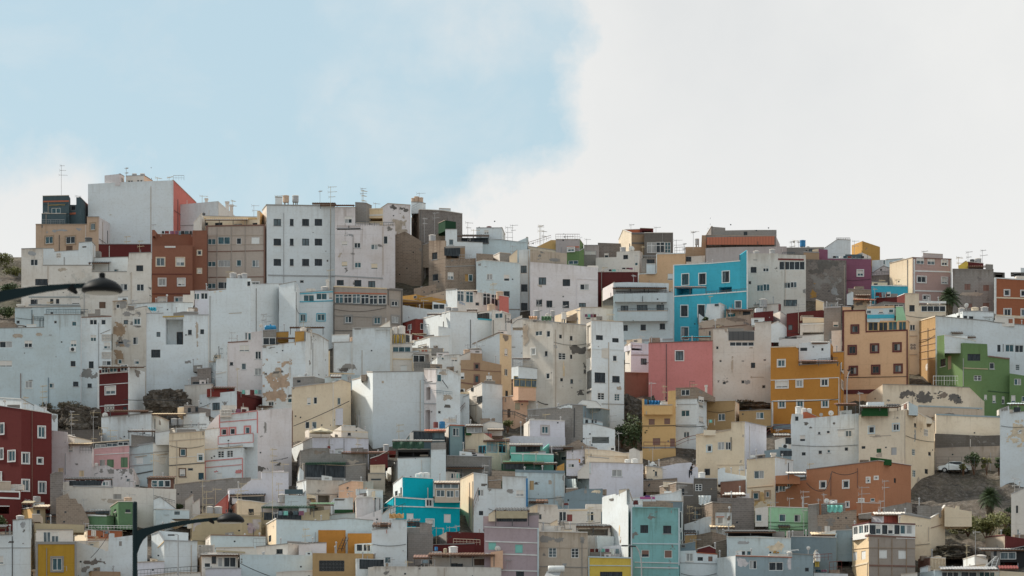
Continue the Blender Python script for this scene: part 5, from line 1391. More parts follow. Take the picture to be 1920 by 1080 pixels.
DATA += r'''
# ---------------- middle band, right
H 910 pale cream house with white framed casements and lavender flank
B c=cr,lav wr=.4 : 1305,815 1371,805 1371,792 1397,791 | 1437,800
W 1330,841,8,11,t,lb 1352,836,13,15,g 1365,836,10,15,g 1326,885,11,13,v 1390,877,8,8 1300,850,1,1,v
P 1393,815,14,11,stn 1389,866,8,8,stn
R 1305,818,1371,806,1,stn 1345,872,1397,872,1,stn
Q 1371,820,845,1.2,dgr 1396,795,880,1,w
I ant 1305,860;ant 1343,835;ant 1345,868;ant 1370,818
H 958 cream and white corner house with one wide window
B c=cr,W wr=.1 : 1400,861 1453,857 | 1487,864
W 1423,890,19,15 1417,930,10,12,T,brown 1439,927,6,10,T,brown
R 1401,915,1450,911,1.2,brown 1401,861,1453,857,1,conc
P 1425,935,44,36,yel
I ant 1437,895;dish 1437,944,7;chim 1450,849,8;line 1405,1418,853,6,.5
H 925 small white house with aircon box left of big white house
B c=w,W wr=.1 : 1453,825 1483,817
W 1478,827,11,12,b 1473,838,10,6,x,w
B c=gb off=-1 bot=870 : 1433,845 1460,842 1460,838 1484,842
W 1474,850,22,10,o
I can 1452,1483,816,4,conc,-.2,2
H 942 dark brown-red shed wall with white lean-to roof
B c=bwall wr=.1 : 1351,904 1399,900
Q 1399,880,935,1.5,lite
B c=W off=.8 bot=906 : 1346,880 1358,876 1360,886 1399,893
I can 1355,1399,928,6,w,-.5,2;ant 1380,912
H 890 bulky whitewashed house with tiny scattered windows
B c=W wr=.5 : 1483,792 1485,776 1506,777 1506,785 1560,780 1610,775
W 1505,822,11,12,s 1536,812,4,4,b 1553,810,5,4,b 1578,813,13,12,h,lite 1591,813,12,12,g 1507,851,7,6,b 1538,848,6,6,b 1554,846,6,6 1587,842,6,6,b 1494,785,6,8,b
P 1510,796,14,9,dconc 1520,803,8,4,dconc 1563,795,4,4,dconc 1557,812,3,3,dconc
R 1570,806,1602,804,1.2,sgrey
B c=tile off=1 bot=785 : 1506,773 1512,772 1535,783
I tank 1497,762,12,lite;tank 1507,765,10,lite;tank 1517,766,10,lite;dish 1558,775,10;can 1570,1606,757,20,bwall,0,3;ant 1518,865;can 1568,1608,758,3,bwall,1,3;dish 1540,778,7,sgrey
H 918 cream tenement with leaning right flank above terracotta house
B c=crw,cr wr=.6 : 1610,778 1697,768 | 1722,775 1752,792
W 1634,806,10,12,t,lb 1680,801,11,12,t,lb 1619,839,7,5,b 1648,845,9,8,p,grn3 1676,846,10,14,p,sgrey 1716,797,4,7,b 1736,811,7,12,x,w 1713,848,6,12,m 1714,888,6,13,m 1737,884,6,9,b 1743,851,5,7,b
P 1715,820,12,30,sgrey 1655,818,60,3,stn 1648,854,12,8,stn 1640,872,36,12,W 1680,875,30,10,W 1722,905,20,18,stn
Q 1697,770,905,1,stn
B c=grn3 off=.6 bot=778 n=screen : 1615,765 1665,760
B c=w,lb off=.5 bot=776 : 1688,762 1704,754 | 1721,762
W 1698,762,5,9,p,bwall
B c=crw off=.4 bot=792 : 1737,780 1748,786
I can 1615,1685,762,8,conc,.2,2;ant 1612,735;can 1665,1690,760,12,dk,.5,2
H 982 long terracotta house with curved parapet and glazed corner
B c=terra,terra wr=.1 : 1445,925 1480,916 1492,902 1512,900 1512,881 1610,869 1647,864 | 1708,873
W 1454,916,14,15,g 1467,914,12,15,g 1477,909,9,9,g 1543,909,10,12,t 1586,908,10,13,t 1628,900,5,8,t 1643,896,5,4,t 1678,901,4,9,b 1589,946,5,9,t 1615,940,8,8,t 1636,937,8,6
R 1512,881,1610,869,1,bwall 1610,869,1647,864,1,bwall 1647,864,1708,873,1,bwall 1558,890,1558,925,1,bwall
Q 1558,888,930,1,bwall 1608,878,915,.8,bwall
B c=terra off=1 bot=905 : 1454,892 1487,890 1500,895
B c=terra off=-1.2 bot=965 : 1606,943 1652,944
B c=grn3 off=1.2 bot=870 : 1632,857 1672,862
I can 1477,1512,887,12,w,0,3;ant 1518,868;dish 1550,940,10;ant 1610,915;ant 1656,900;ant 1558,925
H 1000 wall:crumbling grey stone wall at foot of terracotta house
B c=conc wr=1 : 1655,952 1672,948 1690,945 1700,942 1710,943
H 1008 mint green house with dark green bands
B c=mint wr=.1 : 1441,951 1517,953
W 1467,971,12,14 1495,972,12,14
R 1441,979,1518,981,1.5,gr2 1441,992,1518,994,2,gr2
B c=w off=-.3 bot=985 : 1416,953 1440,949
W 1423,971,11,13
I ant 1480,933;ant 1468,960;ant 1506,920;ant 1545,925;ant 1535,935;can 1460,1482,986,12,dgr,-1,2
H 1024 rough brown stone yard wall with teal tarpaulin
B c=conc,bblk wr=.9 : 1515,947 1535,945 | 1536,964
B c=bblk off=-.5 bot=1020 wr=1 : 1533,966 1570,961 1606,955
W 1551,992,10,12,p,w
B c=blk off=1.4 bot=966 : 1540,946 1585,944
I tarp 1551,947,1580,959,mnt2,-.4;tank 1563,940,8,lite;dish 1550,940,10
H 1003 grey concrete block house with small vent beside white house
B c=blk wr=.2 : 1345,933 1414,934
B c=bblk,bblk off=-1 bot=985 wr=.5 : 1313,950 1336,942 | 1372,944
I ant 1373,940;can 1360,1398,927,4,w,.5,2
H 990 dark rough block tower house with white barred window
B c=bblk,conc wr=.4 : 1237,913 1268,905 | 1300,908
B c=dconc wr=.3 off=-.5 bot=995 : 1267,930 1300,930 1301,897 1345,898
W 1310,914,13,13,m 1305,965,10,16,b 1280,922,6,12,b
P 1333,916,6,8,cr2
I tank 1316,885,13,lite;tarp 1310,929,1333,945,whit,-1
H 1010 sloping ruined white house with stepped gable and one window
B c=W wr=.7 : 1283,983 1307,976 1320,970 1335,968 1337,961 1371,961 | 1376,985
W 1350,976,11,13
P 1368,971,10,12,bblk 1302,980,6,4,conc
R 1343,969,1358,969,1.5,tile
I dish 1368,952,5;can 1332,1378,988,5,cr2,-.6,2
H 950 broad lilac-white wall house with two tanks and sliding window
B c=lb,lav wr=.4 : 1060,889 1105,889 1105,867 | 1150,868 1206,870
W 1157,887,19,13
B c=w off=-.5 bot=895 : 1083,885 1103,866 1105,886
B c=lav off=1 bot=890 : 1062,862 1085,862
W 1071,873,12,7
B c=crw off=1.5 bot=870 : 1098,862 1105,857 1142,860
I tank 1176,861,10,lite;tank 1190,860,13,lite;dish 1120,866,10,tile;ant 1104,835;ant 1075,880;ant 1100,850
H 896 small lilac roof rooms with mosaic panel and little flag
B c=conc,lav wr=.9 : 1040,850 1062,846 | 1098,842
P 1062,857,34,8,stn
W 1058,859,8,5,b
I ant 1053,835;ant 1100,820;can 1030,1075,838,10,dgr,-.2,3
H 922 little cream house behind the lilac wall by satellite dish
B c=cr,crw wr=.6 : 1205,877 1212,874 | 1242,878
W 1230,888,4,8,b
B c=bblk off=-1 bot=920 : 1205,902 1270,897
I ant 1224,840;dish 1224,870,8;ant 1243,878;can 1205,1225,900,5,dk,-1,2
H 916 lilac white sloping wall that a workman on ladder paints
B c=lav wr=.1 : 1236,876 1270,869 1296,867 1300,872 1309,877
B c=W off=.8 bot=880 : 1346,882 1350,878 1360,877
H 1045 white rooftop with grey-blue flank and pink banner
B c=W,W wr=.3 : 1185,935 1262,924 1277,918 | 1279,940
B c=gb off=-1 bot=960 : 1235,940 1281,941
W 1276,975,5,32 1277,1005,5,16
P 1255,929,28,6,cr
Q 1280,942,1040,1,lite
H 1088 peeling aqua blue house with four brown windows
B c=cpeel wr=1 : 1183,952 1228,950 1274,953
W 1208,992,15,15,b 1251,993,15,15,b 1210,1038,15,14,s,bwall 1253,1039,15,15,s,bwall
R 1186,1019,1274,1020,2,lb 1186,951,1274,953,1.5,cpeel 1190,1054,1272,1056,1.5,wp 1190,1064,1272,1065,2,wp
Q 1184,952,1080,2.5,lb 1273,953,1060,2.5,lb
P 1258,962,5,16,conc
B c=bblk off=1 bot=953 : 1205,940 1230,940 1230,938 1262,943
I line 1185,1205,938,9,.4;ant 1193,1020
H 1078 tall sunlit white gable with brown scar left of aqua house
B c=W,W d=7,0,6 wr=.4 : 1129,933 1135,930 1144,928 1152,926 1154,930 1178,918 | 1186,940
P 1161,995,8,44,cr2 1163,1020,12,22,brown 1146,938,26,5,dconc 1136,929,14,4,tile
H 955 long pale blue wall with grey coping and dark scars
B c=lb wr=.6 : 966,884 1000,883 1059,886
W 997,910,8,17,p,oc2 
P 1005,907,26,8,dconc 1056,897,6,12,conc 1030,905,10,12,stn 1045,940,40,26,stw
R 966,883,1059,885,5,gb
Q 1039,888,945,.8,stn 1058,887,950,.8,w
I can 992,1020,941,4,wood,-.8,2;ant 1050,892
H 910 green roofed shanty terraces beneath the mint terrace
B c=dgreen wr=.5 : 940,869 1018,867
W 965,875,36,10,o 1000,875,30,10,o
B c=och off=-.6 bot=884 : 1042,876 1058,868 1058,884
B c=bblk off=-1 bot=900 : 922,882 968,884
I can 943,1020,866,14,gr2,-.5,3;can 1000,1045,868,12,conc,-.8,3;ant 940,850
H 905 mint green stepped terraces with open roof room
B c=mnt2 wr=.1 : 958,850 1038,852
R 958,850,1038,852,2,lite
B c=mnt2,mnt2 off=2.6 bot=851 : 956,836 1017,835 1017,843 | 1030,832
W 990,842,46,11,o
I can 955,1018,834,8,conc,.5,2;ant 935,830;ant 948,820
H 868 lilac-white cottage with lilac framed window
B c=w,lav wr=.1 : 982,795 993,788 | 1020,788 1059,790
W 1022,806,12,13,T,lilg
B c=lav off=-1.2 bot=840 : 930,825 963,817 1060,820
I dish 976,792,4,w
H 858 grey cement house with white extension and dark garage opening
B c=conc,gb wr=.5 : 989,769 1040,765 1065,758 1093,760 | 1143,769
Q 1077,765,820,1.2,dgr
P 1045,764,60,8,whit 1040,800,60,50,conc
B c=W off=-1 bot=845 : 1093,796 1108,794 1153,805
W 1126,825,32,12,o
B c=lb off=-.6 bot=798 : 1094,784 1130,793
W 1100,790,5,6,b 1111,790,3,6,b 1117,790,3,6,b
B c=lite off=.8 bot=763 : 1080,760 1092,750 1118,753 1127,762
I tank 1141,828,15,sgrey;ant 1111,760;ant 1126,802;ant 1145,778
H 782 wall:grey-black rubble slope wall beside concrete house
B c=dconc wr=1 : 940,792 955,786 990,792
H 892 low cream roof parapets with tank right of shanties
B c=cr,crw wr=.3 : 1060,862 1098,842 | 1145,845 1170,850 1205,846
R 1098,852,1150,855,2,crw
W 1165,860,24,9,o
B c=bblk off=.8 bot=860 : 1060,836 1085,824 1100,835 1120,840
B c=w off=-.5 bot=890 : 1180,843 1188,840 1200,846 1200,868
I ant 1160,810;ant 1077,830
H 985 grey-blue blank slanting wall with brick edge
B c=gb wr=.5 : 1058,925 1093,915 1097,917 1130,916
P 1115,922,24,8,cr 1097,922,5,8,conc
H 1018 off-white terrace house with ladder and red panel
B c=w wr=.7 : 1008,947 1045,948 1047,956 1127,955
W 1055,968,14,18 1107,968,13,18 1013,969,5,10,v 1068,971,10,13,p,red 1068,993,12,6
P 1020,958,14,6,stn
R 1068,957,1102,956,2,cr2
B c=cr off=-1.2 bot=995 : 1032,982 1045,975 1047,996
B c=cr,w off=.6 bot=960 : 990,953 1008,946 | 1012,955
I can 1005,1028,940,4,wood,-.5,2;rail 1050,984,1052,972,8,dgr
H 1062 dark covered yard with bright washing above the yellow shop
B c=w wr=.5 : 1080,985 1145,987
W 1112,997,56,14,o
B c=W,W off=-1 bot=1040 : 1103,1012 1120,1004 | 1152,1006
B c=lav off=-1.6 bot=1050 : 1130,1025 1160,1022 1182,1020 1182,1045
I can 1080,1146,986,12,dgr,-.4,3;line 1104,1167,1029,12,-2;ant 1106,950;rail 1160,1025,1170,1012,6,dgr
H 1098 bright yellow shop front with dark doorway window
B c=yelb wr=.1 : 1103,1045 1184,1047
W 1146,1078,42,12,b
R 1103,1044,1184,1046,2.5,lb 1103,1060,1184,1061,1.5,lb
Q 1104,1046,1090,2,lb 1184,1047,1090,2,lb
H 1097 weathered beige house with grey flaked parapet and two windows
B c=stn wr=.7 : 1011,997 1102,999
W 1036,1036,15,18,m 1078,1037,14,18,m
P 1040,1012,64,13,conc 1090,1012,18,16,conc 1025,1006,20,8,conc 1058,1060,10,6,sgrey
R 1011,1026,1102,1027,1.2,stn 1011,1062,1102,1064,1.5,conc
I ant 1045,985
H 1102 dusty lilac house with cyan shutters and white bands
B c=lil wr=.1 : 908,989 1008,991
W 923,1024,14,14,h,mnt2 973,1029,14,16,h,mnt2 975,1076,15,10,b
R 908,988,1008,991,1.5,lite 910,1015,1008,1018,2,lite 910,1038,1008,1041,2,lite 930,1069,1008,1071,2,lite
Q 1009,990,1090,3,lb
B c=lil off=1.2 bot=990 wr=.1 : 906,968 929,967 930,957 990,957 990,967 1010,966
W 960,968,56,20,o
B c=cr off=.8 bot=975 : 916,965 930,955
I can 928,993,956,30,dgr,.6,2;ant 926,992;dish 933,1029,12;ant 951,1045;tarp 930,958,989,972,khak,.6
H 992 white corner house with cream flank and blue drainpipe
B c=cr,W,W d=9,0,.3,.5 wr=.5 : 863,899 888,887 | 914,890 914,916 | 942,917 942,893 988,895
W 901,924,12,12 975,925,15,12 902,962,8,8,b
P 907,910,12,5,dconc 918,920,14,8,conc 955,922,12,8,conc
Q 988,897,950,3,blue
R 888,887,914,890,1,W
B c=bblk off=2.5 bot=915 : 916,902 940,900
I rail 888,965,897,940,26,bwall,-.3
H 1004 bright turquoise house with white bands and shuttered windows
B c=cy2,cy2 wr=.0 : 720,946 738,932 | 742,932 862,941
W 804,943,11,13,t 839,972,13,16,h 769,970,13,15,h 806,980,13,11,t
R 720,946,738,932,2,lite 739,932,862,941,1.8,lite 742,949,862,953,1.8,lite 722,957,738,950,1.8,lite
Q 740,933,990,2,lite
B c=W,cy2 off=1.8 bot=936 wr=.0 : 737,908 755,894 | 784,895 812,897
W 743,925,5,9,b 752,920,3,12,b
R 755,894,812,897,1.5,lite
B c=stn off=1.5 bot=940 : 815,905 861,906
W 838,911,44,10,g 826,925,16,13,g 844,926,14,13,g 857,926,7,13,g
I can 814,862,905,2,stn,1.3,2;tank 783,888,9,lite;tank 790,886,10,lite;tank 799,886,14,lite;ant 795,912
H 1046 low dark red roof hall with drying frame
B c=conc,dred wr=.3 : 812,1010 838,997 | 908,999
W 879,1028,12,7
B c=dred off=-1 bot=1040 : 808,1022 890,1020
I rail 850,1020,900,1022,10,cr,-.6;barrel 853,1022,22,lite
H 1055 grey block wall house with corrugated roof left of turquoise
B c=conc,conc wr=.5 : 763,990 787,990 787,982 | 810,983
W 775,983,22,8,o
B c=conc off=-.4 bot=1060 : 765,1000 812,1002
I can 763,787,977,8,dgr,.2,2;ant 804,980;ant 818,988
H 1085 stepped white gable with antennas and broken roof tiles
B c=W wr=.4 : 697,994 712,993 728,992 730,984 736,983 736,975 763,975
W 720,985,14,8,o
Q 725,993,1000,1,tile
I ant 719,1003;ant 733,1008;ant 748,1000;ant 755,975;dish 755,1032,16,w;can 698,733,984,6,wood,-.3,2;tarp 730,972,757,962,yel,.8
H 1058 mustard roof terrace walls with leaning ladder
B c=yel,must wr=.1 dep=3 : 582,1004 597,994 | 648,994
B c=must off=.3 bot=1040 wr=.1 : 652,1000 697,1000
B c=lb off=-2 bot=1060 : 665,1020 697,1018
W 674,1027,12,14,w 688,1027,14,14,w
I tank 660,1012,4,dgr;can 560,600,1018,14,wood,-.5,2;rail 640,1035,649,1010,4,dk,-.4
H 1062 long pale blue roof wall with cream gable centre left
B c=cr,lb wr=.2 : 492,990 518,974 | 600,977 650,972 700,976
W 506,1010,5,12,b
R 492,987,518,972,2,w
I ant 571,985;ant 515,960;ant 511,840
H 1085 small white roof rooms with scalloped parapet
B c=w wr=.3 : 480,1026 540,1020 | 590,1024
W 524,1034,12,9,b
B c=wp off=.4 bot=1045 : 560,1020 612,1018
I rail 548,1022,580,1022,4,conc;ant 572,990
H 1103 flat fronted tan house with black lattice screen
B c=oc2 wr=.1 : 586,1037 700,1038
W 622,1061,46,19,x,dgr
I ant 690,1020;line 720,735,1045,10,-.5
H 1108 white roof yard with wide dark glazed opening
B c=W,W wr=.3 : 660,1052 668,1047 | 700,1048 723,1048
W 697,1058,46,18,o
B c=w off=-.8 bot=1100 : 690,1064 705,1062 820,1064
P 750,1068,26,12,conc 785,1066,8,10,conc 712,1071,10,6,conc
W 765,1080,16,6,b
H 1106 white house with brown timber pergola terrace
B c=w wr=.5 : 783,1063 800,1062 940,1064
B c=w off=2.2 bot=1064 : 803,1045 926,1046
W 852,1060,12,8,b 863,1060,10,6,b 906,1054,34,12,p,wood
B c=peach off=.4 bot=1064 : 920,1035 943,1032
I can 803,928,1040,22,wood,0,3;can 775,810,1045,14,bwall,.2,2;tank 850,1024,17,lite;dish 933,1029,11;ant 951,1048;line 790,815,1050,8,.2;barrel 818,1026,6,blue;tank 835,1028,7,khak
H 1112 grey-white patched yard wall at bottom centre
B c=w wr=1 : 700,1062 783,1062
'''
